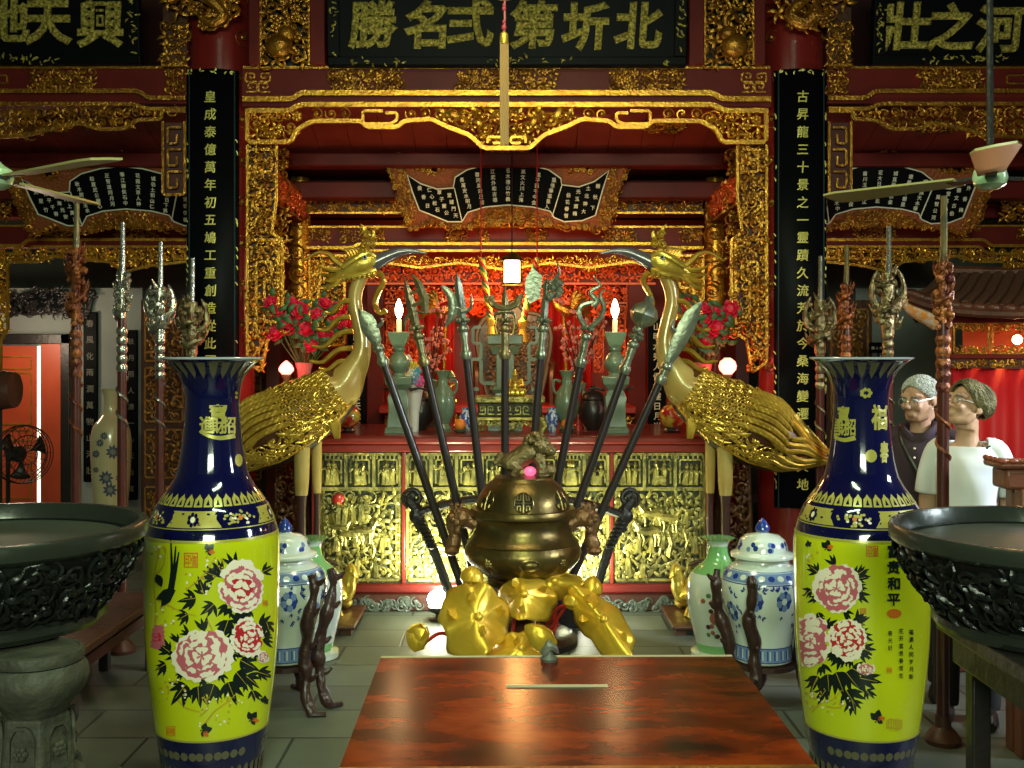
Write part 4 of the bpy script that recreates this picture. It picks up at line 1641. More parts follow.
def crane(side):
    sd = 'left' if side == 0 else 'right'
    Y = 6.6
    k = Y / F
    X0 = (309 - CX) * k if side == 0 else (1027 - 309 - CX) * k
    s = 1 if side == 0 else -1
    o = thing('crane_statue', 'tall gilded crane statue with dark curved beak on the %s of the altar' % sd, 'crane statue', (X0, Y, 0.0))
    Q = lambda px, py, dy=0.0: Vector((s * (px - 309) * k, dy, HC - (py - CY) * k))
    # body
    st = [(354, 379, 15, 13), (340, 388, 22, 20), (322, 401, 29, 27), (296, 415, 35, 32), (268, 431, 36, 32), (243, 445, 28, 26), (217, 454, 14, 16), (194, 461, 4, 6)]
    tt = [i / 7 for i in range(8)]

    def spine(t):
        v = [interp(list(zip(tt, [q[j] for q in st])), t) for j in range(4)]
        return v

    def surf(t, ph, out=0.0):
        x, y, hh, hw = spine(t)
        x2, y2 = spine(min(1, t + 0.05))[:2]
        x1, y1 = spine(max(0, t - 0.05))[:2]
        L = math.hypot(x2 - x1, y2 - y1) or 1
        tx, ty = (x2 - x1) / L, (y2 - y1) / L
        nx, ny = ty, -tx                      # upward normal in pixels
        if ny > 0:
            nx, ny = -nx, -ny
        c, d = math.sin(ph), math.cos(ph)
        h = hh + out / k
        w = (hw + out / k) * k
        return Q(x + nx * h * c, y + ny * h * c, -w * d)

    b = MB()
    b.grid(lambda a, t: surf(t, a * 2 * PI), 28, 30, cu=True)
    b.build('body', FEATHBACK, o)
    bl = MB()
    bl.grid(lambda a, t: surf(lerp(0.12, 0.93, t), lerp(-0.35 * PI, -0.92 * PI, a), 0.012), 14, 24)
    bl.build('belly', BLACKW, o)
    for wn in (0, 1):
        fl = lambda ph: ph if wn == 0 else PI - ph
        # scales
        sc = MB()
        row = 0
        for i in range(8):
            t = 0.165 + i * 0.043
            n = 8
            for j in range(n):
                ph = lerp(-0.55, 1.15, (j + (0.5 if i % 2 else 0)) / n)
                c = surf(t, fl(ph), 0.004)
                ex = (surf(t - 0.03, fl(ph), 0.010) - c)
                ey = (surf(t, fl(ph + 0.08), 0.004) - c)
                ey = ey.normalized() * 0.037
                ex = ex.normalized() * 0.037
                nn = ex.cross(ey).normalized()
                if (nn.y > 0) == (wn == 0):
                    nn = -nn
                sc.tube([c - ex * math.cos(a) + ey * math.sin(a) + nn * .008 for a in [(-2.0 + 4.0 * q / 9) for q in range(10)]], 0.0072, 6)
                sc.tube([c - ex * .5 * math.cos(a) + ey * .5 * math.sin(a) + nn * .006 for a in [(-1.6 + 3.2 * q / 6) for q in range(7)]], 0.0065, 5)
                sc.blob(c + nn * .004, 0.010, 6, 5)
        sc.build('scale_feathers', GOLDC, o, smooth=60)
        # long rope feathers of the wing edge
        ro = MB()
        for i in range(7):
            ph = lerp(0.95, -0.15, i / 6)
            t1 = lerp(0.66, 0.70, i / 6)
            pts = [surf(lerp(0.44, t1, q / 9), fl(ph + 0.12 * math.sin(q / 9 * PI)), 0.012 + 0.022 * (q / 9)) for q in range(10)]
            ro.tube(pts, [0.014, 0.018, 0.020, 0.021, 0.021, 0.021, 0.020, 0.019, 0.016, 0.008], 7)
            for q in range(1, 9):
                a, c2 = pts[q], pts[q + 1]
                d = (c2 - a)
                ro.tube([a + Vector((0, -0.014 if wn == 0 else 0.014, 0.012)), a + d * .6 + Vector((0, -0.016 if wn == 0 else 0.016, -0.012))], 0.006, 4)
        ro.build('flight_feathers', GOLDC, o)
        # pierced lower wing
        lw = MB()
        T = lambda u, v, d: surf(u, fl(v), 0.012 + d * 0.5)
        rnd = random.Random(13 + wn)
        for q in range(80):
            t, ph = rnd.uniform(0.16, 0.74), rnd.uniform(-0.95, -0.32)
            c = surf(t, fl(ph), 0.014)
            fr = lambda u, v, d: surf(t + u * 1.1, fl(ph + v * 5.0), 0.012 + d * 0.4)
            if q % 3:
                scroll(lw, fr, 0, 0, 0.034, rnd.uniform(0, 6), rnd.choice((1, -1)), 1.0, 0.24, 0.3, 0, 5, 9)
            else:
                leaf(lw, fr, 0, 0, 0.07, rnd.uniform(-.5, .5), 0.3, 0.2)
        ed = [surf(lerp(0.10, 0.80, q / 16), fl(-1.02), 0.014) for q in range(17)]
        lw.tube(ed, 0.009, 6)
        lw.build('pierced_wing', GOLDC, o)
    tl = MB()
    rnd = random.Random(4)
    for i in range(22):
        ph0 = lerp(-0.75, PI + 0.75, i / 21)
        t0 = 0.60 + 0.05 * (i % 3)
        t1 = 0.93 + 0.07 * ((i * 7) % 5) / 4
        pts = [surf(lerp(t0, t1, q / 9), ph0 + 0.10 * math.sin(q * 0.9 + i), 0.008 + 0.010 * math.sin(PI * q / 9)) for q in range(10)]
        tl.tube(pts, [0.012, 0.016, 0.017, 0.017, 0.016, 0.015, 0.014, 0.012, 0.010, 0.006], 6)
    tl.build('tail', GOLDC, o)
    # breast feathers
    bf = MB()
    for i in range(9):
        a = Q(347 - i * 3.2, 402 + i * 3.4, -0.08 - 0.008 * (i % 3))
        bf.tube([a, a + Vector((s * 0.01, -0.012, -0.035)), a + Vector((-s * 0.004, -0.004, -0.072))], [0.018, 0.016, 0.005], 6)
    for i in range(4):
        bf.tube([Q(332 + i * 3, 414, -0.1), Q(335 + i * 2.2, 425, -0.11), Q(338 + i * 1.2, 437, -0.1)], [0.012, 0.013, 0.008], 6)
    bf.build('breast_feathers', GOLDC, o)
    # neck
    n = MB()
    c = [(361, 276, 7.2), (356, 290, 7), (355, 304, 7), (359, 322, 7.3), (362.5, 341, 8.2), (360, 357, 10.5), (352, 372, 15), (343, 386, 21), (333, 393, 25.5)]
    pts = smoothline([Q(a, b2) for a, b2, _ in c], 5)
    rs = [interp([(i * 5, c[i][2] * k) for i in range(9)], j) for j in range(len(pts))]
    n.tube(pts, rs, 18)
    n.build('neck', NECK, o)
    r = MB()
    for (x0, y0, x1, y1) in ((350, 301, 326, 313), (350, 317, 318, 330), (353, 331, 313, 347), (352, 348, 311, 362), (349, 361, 320, 369)):
        for dy in (-0.02, 0.02):
            pp = smoothline([Q(x0, y0, dy), Q(lerp(x0, x1, .35), lerp(y0, y1, .25) - 1, dy * 2), Q(lerp(x0, x1, .7), lerp(y0, y1, .85) + 2, dy * 2.2), Q(x1, y1 - 1, dy * 2.4)], 5)
            m = len(pp)
            r.tube(pp, [0.018 - 0.010 * i / m for i in range(m)], 7)
    r.build('neck_ruffles', GOLDC, o)
    # head
    h = MB()
    hp = [Q(338, 275), Q(346, 271), Q(356, 266), Q(365, 263), Q(373, 262), Q(377, 264)]
    h.tube(hp, [6 * k, 9 * k, 11.5 * k, 12.5 * k, 11 * k, 7 * k], 14, flat=((0, 1, 0), 0.8))
    for dy in (-1, 1):
        h.tube(smoothline([Q(344, 268, dy * .05), Q(356, 260, dy * .062), Q(368, 254, dy * .055), Q(376, 257, dy * .03)], 4), 0.014, 7)
        h.tube(smoothline([Q(342, 279, dy * .045), Q(355, 276, dy * .06), Q(368, 273, dy * .06), Q(376, 270, dy * .03)], 4), 0.013, 7)
    h.build('head', GOLDY, o)
    for dy in (-1, 1):
        e = MB().blob(Q(366, 258, dy * 0.062), 0.017, 10, 8)
        eye = e.build('eye', mat('pale glass eye', (0.45, 0.5, 0.42), 0.15), o)
        MB().blob(Q(366.5, 258, dy * 0.076), 0.008, 8, 6).build('pupil', BLACKL, eye)
    bk = MB()
    pb = smoothline([Q(372, 264), Q(384, 258), Q(398, 252.5), Q(412, 251), Q(427, 253.5)], 5)
    m = len(pb)
    bk.tube(pb, [lerp(9.5, 0.8, (i / (m - 1)) ** 0.9) * k for i in range(m)], 12, flat=((0, 1, 0), 0.75))
    bk.build('beak', BEAK, o)
    mn = MB()
    rnd = random.Random(2)
    for i in range(16):
        a = rnd.uniform(-0.3, 0.75)
        L = rnd.uniform(14, 24)
        dy = rnd.uniform(-0.07, 0.07)
        x, y = 346 - rnd.uniform(0, 5), 272 + rnd.uniform(-6, 6)
        mn.tube(smoothline([Q(x, y, dy * .6), Q(x - L * .5 * math.cos(a), y + L * .5 * math.sin(a) + 2, dy), Q(x - L * math.cos(a), y + L * math.sin(a) - 1, dy * 1.1)], 4), [0.014] * 4 + [0.012, 0.01, 0.008, 0.006, 0.004], 6)
    for i in range(8):
        mn.tube(smoothline([Q(350 + i * 3, 258 - i * .7, 0), Q(346 + i * 3, 251 - i * .5, 0), Q(341 + i * 3.2, 250 - i * .6, 0)], 3), [0.014, 0.013, 0.012, 0.01, 0.008, 0.006, 0.004], 6)
    for i in range(7):
        for dy in (-1, 1):
            mn.blob(Q(345 + i * 5, 279.5 - i * .8, dy * .045), 0.017, 7, 5)
    mn.build('mane', GOLDC, o)
    cr = MB()
    cr.tube(smoothline([Q(346, 268), Q(336, 261), Q(329, 254.5), Q(320, 252.5), Q(311, 256), Q(303, 261)], 5), [0.024 - 0.0007 * i for i in range(26)], 8, flat=((0, 1, 0), 1.3))
    cr.build('crest', GOLDC, o)
    cn = MB()
    for dy, f in ((0, 1), (-0.03, .8), (0.03, .8)):
        T = lambda u, v, d: Q(368, 247, dy) + Vector((s * u, 0, v)) + Vector((0, -d, 0))
        scroll(cn, T, -0.02, 0.015, 0.035 * f, 0, 1, 1.3, 0.26, 0.2)
        scroll(cn, T, 0.03, 0.02, 0.03 * f, 3, -1, 1.3, 0.26, 0.2)
        scroll(cn, T, -0.01, 0.07, 0.032 * f, 1, 1, 1.3, 0.26, 0.2)
        leaf(cn, T, -0.02, 0.08, 0.06, 1.6, 0.3, 0.1)
        leaf(cn, T, 0.02, 0.04, 0.06, 1.0, 0.3, 0.1)
    cn.build('crown_ornament', GOLDC, o)
    rb = MB()
    for dy in (-0.015, 0.02):
        rb.tube(smoothline([Q(379, 272, dy), Q(384, 281, dy), Q(378, 293, dy), Q(375, 304, dy), Q(380, 313, dy), Q(386, 310, dy)], 5), [0.016] * 20 + [0.014, 0.012, 0.012, 0.015, 0.018, 0.02], 7)
    rb.build('wattle_ribbons', GOLDC, o)
    # legs: thigh, shin, toes
    zt = 0.34
    for (xa, xb, dy, w0, w1) in ((303.5, 303, -0.05, 8.4, 6.4), (315, 315.5, 0.05, 5.6, 4.2)):
        l = MB()
        l.tube([Q(xa, 425, dy), Q(xa, 450, dy), Q(lerp(xa, xb, .6), 480, dy), Q(xb, 494, dy)], [w0 * k, w0 * 0.98 * k, (w0 * .5 + w1 * .5) * k, w1 * k], 14)
        lo = l.build('leg', NECK, o)
        q = MB()
        zb = Q(xb, 0).x
        q.tube([Q(xb, 492, dy), Q(xb, 500, dy), Vector((zb, dy, zt + 0.35)), Vector((zb, dy, zt + 0.02))], [w1 * .95 * k, w1 * .75 * k, w1 * .68 * k, 0.026], 12)
        for a in (-0.6, 0, 0.6, PI):
            L = 0.13 if a != PI else 0.07
            q.tube([Vector((zb, dy, zt + 0.025)), Vector((zb + s * L * .5 * math.cos(a), dy + L * .5 * math.sin(a), zt + 0.028)), Vector((zb + s * L * math.cos(a), dy + L * math.sin(a), zt + 0.008))], [0.02, 0.014, 0.006], 8)
        q.build('shin_and_foot', SHIN, lo)
    # turtle on a low plinth
    t = thing('turtle_statue', 'gilded turtle with raised head under the %s crane' % sd, 'turtle statue', (X0 - s * 0.03, Y, 0.06))
    sh = MB()
    sh.lathe([(0.24, 0.09), (0.275, 0.12), (0.265, 0.16), (0.2, 0.23), (0.1, 0.27), (0, 0.28)], 24, M=Matrix.Diagonal((1, 0.8, 1, 1)))
    for q in range(14):
        a = q * 2 * PI / 14
        sh.blob((0.26 * math.cos(a), 0.208 * math.sin(a), 0.125), (0.035, 0.03, 0.02), 7, 5)
    for q in range(8):
        a = q * PI / 4
        sh.blob((0.14 * math.cos(a), 0.11 * math.sin(a), 0.235), (0.06, 0.05, 0.02), 7, 5)
    sh.build('shell', GOLDY, t)
    MB().blob((0, 0, 0.1), (0.23, 0.18, 0.05), 16, 8).build('underside', BROWN, t)
    hd = MB()
    hd.tube(smoothline([(s * .2, 0, .1), (s * .26, 0, .14), (s * .27, 0, .20), (s * .285, 0, .255), (s * .31, 0, .27)], 5), [0.055] * 5 + [0.045] * 5 + [0.04] * 5 + [0.045, 0.05, 0.05, 0.045, 0.04, 0.03], 12)
    hd.build('head', GOLDY, t)
    for q in range(4):
        a = (0.55, -0.55, PI - .55, PI + .55)[q]
        MB().tube([(s * .17 * math.cos(a) * 1.1, .2 * math.sin(a), .09), (s * .25 * math.cos(a), .33 * math.sin(a), .05), (s * .28 * math.cos(a), .36 * math.sin(a), 0.02)], [0.05, 0.045, 0.035], 10).build('leg', GOLDY, t)
    MB().tube([(-s * .24, 0, .1), (-s * .31, 0, .08), (-s * .34, 0, .1)], [0.03, 0.02, 0.006], 8).build('tail', GOLDY, t)
    p = thing('low_plinth', 'low dark wooden plinth under the %s turtle' % sd, 'plinth', (X0 - s * 0.03, Y, 0))
    MB().box(-0.34, 0.34, -0.27, 0.27, 0.035, 0.06).build('top', BROWN, p, bevel=0.008)
    for sx in (-1, 1):
        for sy in (-1, 1):
            MB().box(sx * .29 - .03, sx * .29 + .03, sy * .22 - .03, sy * .22 + .03, 0, 0.035).build('foot', BROWN, p)


crane(0)
crane(1)


# ---------------------------------------------------------------- incense burner
def burner():
    Y = 6.2
    k = Y / F
    p = at(523, 577, Y)
    o = thing('incense_burner', 'large round bronze incense burner with a lion on its domed lid', 'incense burner', (p.x, Y, p.z))
    z = lambda y: (577 - y) * k
    R_ = lambda pr: [(r * k, z(y)) for r, y in pr]
    MB().lathe(R_([(0, 577), (25, 577), (38, 573.5), (50, 566), (56.5, 558), (58.5, 551), (57.5, 546), (55, 541.5), (56, 540.5), (54.5, 539.5), (50.5, 535), (47.5, 529), (46.5, 523), (48, 517), (50, 515)]), 56).build('bowl', BRASSD, o)
    lid = MB().lathe(R_([(50, 515), (52.5, 514), (53, 511), (51.5, 507.5), (47, 507), (46.5, 503), (44, 495), (39, 487), (31, 480), (29, 478), (28.5, 476.5), (18, 475.5), (0, 475)]), 56).build('lid', BRASSD, o)
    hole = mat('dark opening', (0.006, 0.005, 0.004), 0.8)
    # round pierced longevity roundels on the lid
    for a in (-0.92, 0.0, 0.95, 2.2, 3.14, 4.1):
        def L(u, v, d, a=a):
            ph = u / (45 * k) + a
            y = 497 - v / k
            r = interp([(477, 30), (480, 31), (487, 39), (495, 44), (503, 46.5), (507, 47)], y) * k + d
            return Vector((r * math.sin(ph), -r * math.cos(ph), z(y)))
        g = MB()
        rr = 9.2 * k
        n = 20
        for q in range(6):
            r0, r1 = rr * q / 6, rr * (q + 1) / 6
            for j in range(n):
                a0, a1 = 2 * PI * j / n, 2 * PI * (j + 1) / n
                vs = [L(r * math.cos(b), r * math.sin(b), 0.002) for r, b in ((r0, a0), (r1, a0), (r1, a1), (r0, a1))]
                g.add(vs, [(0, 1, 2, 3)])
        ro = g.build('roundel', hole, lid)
        f = MB()
        f.tube([L(rr * math.cos(2 * PI * j / 24), rr * math.sin(2 * PI * j / 24), 0.003) for j in range(24)], 0.005, 5, closed=True)
        t = 0.0042
        for q in ([(-1, 0), (1, 0)], [(0, -1), (0, 1)], [(-.62, .72), (-.62, .3), (-.3, .3), (-.3, .8)], [(.62, .72), (.62, .3), (.3, .3), (.3, .8)],
                  [(-.62, -.72), (-.62, -.3), (-.3, -.3), (-.3, -.8)], [(.62, -.72), (.62, -.3), (.3, -.3), (.3, -.8)]):
            f.tube([L(lerp(x0, x1, e / 3) * rr, lerp(y0, y1, e / 3) * rr, 0.004) for (x0, y0), (x1, y1) in zip(q, q[1:]) for e in range(4)], t, 4)
        f.build('lattice', BRASSD, ro)
    # raised sprays on the belly
    sp = MB()

    def B(u, v, d, a):
        ph = u / (57 * k) + a
        y = 555 - v / k
        r = interp([(539, 55), (546, 57.5), (551, 58.5), (558, 56.5), (566, 50), (573, 38)], y) * k + d
        return Vector((r * math.sin(ph), -r * math.cos(ph), z(y)))
    rnd = random.Random(6)
    for a in (-0.62, 0.72):
        fr = lambda u, v, d, a=a: B(u, v, d * .5, a)
        for q in range(7):
            leaf(sp, fr, rnd.uniform(-.03, .03), rnd.uniform(-.02, .02), 0.045, rnd.uniform(0, 6.28), 0.4, 0.2)
        blossom(sp, fr, 0, 0, 0.025)
    fr = lambda u, v, d: B(u, v, d * .4, 0.1)
    pts = [fr(0.055 * math.cos(t), 0.03 * math.sin(t), 0.002) for t in [2 * PI * j / 20 for j in range(20)]]
    sp.tube(pts, 0.006, 5, closed=True)
    sp.blob(B(0, 0, -0.008, 0.1), (0.045, 0.02, 0.024), 14, 8)
    sp.build('belly_relief', BRASSD, o)
    # beast handles
    CB = mat('copper bronze', (0.24, 0.13, 0.06), 0.38, 0.7, bump=(50, 0.4))
    for s in (-1, 1):
        h = MB()
        Hq = lambda x, y, d=0: Vector((s * x * k, d, z(y)))
        h.tube(smoothline([Hq(46, 524), Hq(56, 519), Hq(66, 517), Hq(70, 524), Hq(68, 536), Hq(71, 548)], 4), [0.055, 0.05, 0.05, 0.05, 0.055, 0.06, 0.06, 0.055, 0.05, 0.05, 0.048, 0.045, 0.042, 0.04, 0.038, 0.036, 0.036, 0.04, 0.045, 0.045, 0.035], 10)
        rnd = random.Random(8)
        for q in range(26):
            t = rnd.random()
            c = Hq(lerp(60, 72, rnd.random()), lerp(511, 530, t), rnd.uniform(-.06, .06))
            h.blob(c, rnd.uniform(0.014, 0.026), 7, 5)
        for q in range(3):
            h.tube(smoothline([Hq(60 + q * 4, 514), Hq(62 + q * 5, 506), Hq(58 + q * 6, 504)], 3), 0.012, 6)
        h.blob(Hq(71, 550, -0.02), (0.045, 0.05, 0.03), 8, 6)
        h.build('beast_handle', CB, o)
    # lion on the lid
    LI = mat('lion bronze', (0.20, 0.15, 0.06), 0.42, 0.7, bump=(60, 0.6))
    l = MB()
    Q = lambda x, y, d=0: Vector(((x - 523) * k, d, z(y)))
    body = smoothline([Q(506, 468), Q(514, 462), Q(524, 455), Q(534, 449)], 4)
    l.tube(body, [0.058, 0.066, 0.068, 0.066, 0.064, 0.062, 0.06, 0.06, 0.062, 0.064, 0.066, 0.06, 0.05], 12)
    for dy in (-.04, .04):
        l.tube([Q(536, 456, dy), Q(541, 463, dy), Q(541, 472, dy)], [0.035, 0.027, 0.03], 8)
        l.tube([Q(511, 464, dy * 1.3), Q(517, 468, dy * 1.5), Q(513, 474, dy * 1.4)], [0.045, 0.035, 0.028], 8)
        l.blob(Q(543, 474, dy), (0.035, 0.026, 0.018), 8, 5)
    lion = l.build('lion', LI, lid)
    hd = MB()
    hd.blob(Q(540, 445), (0.062, 0.06, 0.06), 12, 10)
    hd.blob(Q(549, 450), (0.045, 0.048, 0.035), 10, 8)
    hd.blob(Q(550, 457), (0.035, 0.035, 0.012), 8, 6)
    rnd = random.Random(12)
    for q in range(44):
        a, e = rnd.uniform(0.6, 5.7), rnd.uniform(-.9, 1.4)
        hd.blob(Q(536, 446) + Vector((0.066 * math.cos(a) * math.cos(e), 0.07 * math.sin(a) * math.cos(e), 0.066 * math.sin(e))), 0.018, 6, 5)
    for dy in (-.035, .035):
        hd.blob(Q(547, 443, dy), 0.014, 8, 6)
        hd.blob(Q(538, 437, dy * 1.3), (0.016, 0.012, 0.024), 7, 5)
    hd.build('lion_head', LI, lion)
    tl = MB()
    for q in range(5):
        tl.tube(smoothline([Q(505, 464), Q(501 - q, 458 + q), Q(501 + q * 1.2, 452 + q * 2)], 3), [0.02, 0.022, 0.024, 0.026, 0.024, 0.018, 0.01], 7)
    tl.build('lion_tail', LI, lion)
    MB().blob(Q(550, 470), 0.036, 14, 10).build('brocade_ball', LI, lion)
    MB().blob(Q(530, 471, -0.02), (0.034, 0.03, 0.028), 12, 8).build('pink_glow', mat('pink light glow', (0.85, 0.10, 0.22), 0.25, emit=((1.0, 0.12, 0.25), 1.2)), lion)  # glowing blob added for the pink light showing between the lion's legs


burner()


# ---------------------------------------------------------------- lotus stand under the burner
def lotus():
    Y = 6.05
    X0 = at(523, 0, 6.2).x
    o = thing('lotus_stand', 'low burner stand of golden lotus leaves and buds on red stems', 'burner stand', (X0, 6.2, 0))
    zt = HC - (577 - CY) * 6.2 / F
    MB().lathe([(0.31, 0), (0.31, 0.03), (0.28, 0.06), (0.24, 0.08), (0, 0.085)], 32).build('base', BLACKW, o)
    MB().lathe([(0.12, 0.08), (0.06, 0.14), (0.075, 0.2), (0.05, 0.26), (0.16, zt - 0.03), (0.17, zt)], 20).build('stem', BROWN, o)
    for i in range(9):
        a = i * 2 * PI / 9 + .2
        MB().tube([(0.2 * math.cos(a), 0.2 * math.sin(a), 0.08), (0.17 * math.cos(a + .2), 0.17 * math.sin(a + .2), zt - 0.03)], 0.010, 7).build('stalk', REDB, o)
    MB().lathe([(0.2, zt - 0.04), (0.21, zt - 0.03), (0.2, zt - 0.02), (0.1, zt - 0.015)], 28).build('ring', BRASSD, o)
    GL = mat('lotus gilding', (0.85, 0.58, 0.06), 0.34, 0.55, 0.1, bump=(14, 0.25), var=(6, (0.70, 0.42, 0.03), 0.3))

    def leafdisc(px, py, Yl, rx, rz, tilt, yaw, wave, seed, fold=0.0, bumps=3, cup=0.25, roll=0):
        """curling round leaf"""
        c = at(px, py, Yl) - Vector((X0, 6.2, 0))
        kk = Yl / F
        M = Matrix.Translation(c) @ Matrix.Rotation(R(yaw), 4, 'Z') @ Matrix.Rotation(R(tilt), 4, 'X') @ Matrix.Rotation(R(roll), 4, 'Z')
        rnd = random.Random(seed)
        ph = [rnd.uniform(0, 6.28) for _ in range(3)]

        def fn(s, t):
            a = 2 * PI * s
            q = 0.06 + 0.94 * t
            w = 1 + 0.08 * math.sin(3 * a + ph[0]) + 0.05 * math.sin(7 * a + ph[1]) + 0.02 * math.sin(15 * a)
            x, y = rx * kk * q * w * math.cos(a), rz * kk * q * w * math.sin(a)
            zz = -cup * rx * kk * q * q + wave * rx * kk * q ** 2 * math.sin(3 * a + ph[2]) - fold * abs(x) ** 1.3 * 2
            zz += 0.007 * abs(math.sin(a * 6)) * q + 0.10 * rx * kk * q ** 4 * math.sin(8 * a + ph[1])
            return M @ Vector((x, y, zz))
        m = MB()
        m.grid(fn, 56, 9, cu=True)
        n = len(m.v)
        m.blob(fn(0, 0), 0.02, 8, 6)
        for q in range(bumps):
            s, t = rnd.random(), rnd.uniform(.3, .7)
            c2, c3 = fn(s, t), fn(s + .04, t + .12)
            m.tube([c2, lerp(c2, c3, .5) + Vector((0, -.02, .01)), c3], [0.008, 0.024, 0.006], 8)
        m.build('lotus_leaf', GL, o, solid=0.010)

    leafdisc(476, 617, 5.62, 36, 38, 62, 8, 0.20, 1, 0.5, 5, 0.1)
    leafdisc(522, 594, 5.85, 30, 24, 58, -12, 0.25, 2, 0.9, 3, 0.15)
    leafdisc(553, 581, 6.0, 29, 16, 66, -6, 0.55, 3, 0.2, 0, 0.1)
    leafdisc(603, 620, 5.75, 21, 46, 58, -6, 0.16, 4, 1.0, 4, 0.12, 38)
    leafdisc(520, 648, 5.6, 34, 22, 40, 5, 0.15, 6, 0.3, 3, 0.2)

    def bud(px, py, Yb, r, h, ang, root):
        c = at(px, py, Yb) - Vector((X0, 6.2, 0))
        kk = Yb / F
        M = Matrix.Translation(c) @ Matrix.Rotation(R(ang), 4, 'Y')
        m = MB()
        rr, hh = r * kk, h * kk
        m.lathe([(rr * .2, -hh * .5), (rr * .75, -hh * .38), (rr * .98, -hh * .05), (rr * .8, hh * .3), (rr * .3, hh * .48), (0.0, hh * .55)], 16, M=M)
        for k2 in range(6):
            a = k2 * PI / 3
            pts = [M @ Vector((q * rr * math.cos(a), q * rr * math.sin(a), w * hh)) for q, w in ((.55, -.42), (.98, -.1), (.93, .15), (.5, .42), (.1, .56))]
            m.tube(pts, [rr * .3, rr * .5, rr * .45, rr * .25, rr * .05], 7, flat=((math.cos(a), math.sin(a), 0), 0.25))
        bo = m.build('lotus_bud', GL, o)
        e = Vector(root)
        st = MB().tube(smoothline([M @ Vector((0, 0, -hh * .45)), lerp(c, e, .5) + Vector((0, -.02, .05)), e], 5), 0.010, 7)
        st.build('bud_stem', REDB, bo)

    bud(472, 577, 5.95, 11, 20, 8, (-.1, -.1, .1))
    bud(418, 637, 5.75, 12.5, 22, -65, (-.3, -.25, .05))
    bud(592, 588, 5.95, 10, 22, 10, (.15, -.1, .1))
    bud(574, 601, 5.9, 10, 17, 0, (.12, -.1, .1))
    bud(541, 638, 5.5, 11, 36, -52, (.1, -.3, .08))


lotus()


# ---------------------------------------------------------------- rack of pole weapons
def rack():
    Y = 6.62
    k = Y / F
    Q = lambda px, py, d=0: at(px, py, Y) + Vector((0, d, 0)) - Vector((X0, Y, 0))
    X0 = at(521, 0, Y).x
    o = thing('weapon_rack', 'black iron fan shaped rack with curled ends behind the incense burner', 'rack', (X0, Y, 0))
    r = MB()
    r.tube(smoothline([Q(418, 513), Q(440, 506), Q(470, 500), Q(520, 496), Q(572, 501), Q(602, 508), Q(624, 516)], 5), 0.026, 8, flat=((0, 1, 0), 1.6))
    r.build('rail', IRON, o)
    for s in (-1, 1):
        f = MB()
        c = 413 if s < 0 else 629
        for q in range(3):
            a, rr = (0, 5.5), (0.028, 0.02)
        T = lambda u, v, d: Q(c, 505) + Vector((-s * u, -d, v))
        scroll(f, T, 0.0, 0.045, 0.065, 0.5, 1, 1.6, 0.3, 0.2, 0, 8, 20)
        f.tube(smoothline([Q(c - s * -4, 499), Q(c + s * -3, 508), Q(c - s * 4, 518), Q(c - s * 10, 530)], 4), [0.035] * 6 + [0.045] * 3 + [0.035] * 4, 8)
        f.tube([Q(c - s * 5 + 5 * math.cos(a), 513 + 5 * math.sin(a)) for a in [2 * PI * j / 12 for j in range(12)]], 0.016, 6, closed=True)
        f.build('curled_finial', IRON, o)
        p = MB()
        foot = Q(460 if s < 0 else 586, 0)
        p.tube([Q(c - s * 6, 518), Q(c - s * 20, 548), Vector((foot.x, 0, 0.02))], [0.034, 0.030, 0.028], 8)
        for q in range(7):
            p.blob(lerp(Q(c - s * 8, 522), Q(c - s * 19, 546), q / 6) + Vector((0, -.01, 0)), (0.036, 0.04, 0.02), 8, 5)
        p.build('post', IRON, o)
    MB().box(-0.36, 0.36, -0.10, 0.08, 0, 0.20).build('base', BLACKW, o, bevel=0.01)
    return o


rack()
POLE = mat('dark wooden pole', (0.022, 0.017, 0.017), 0.32, coat=0.2)


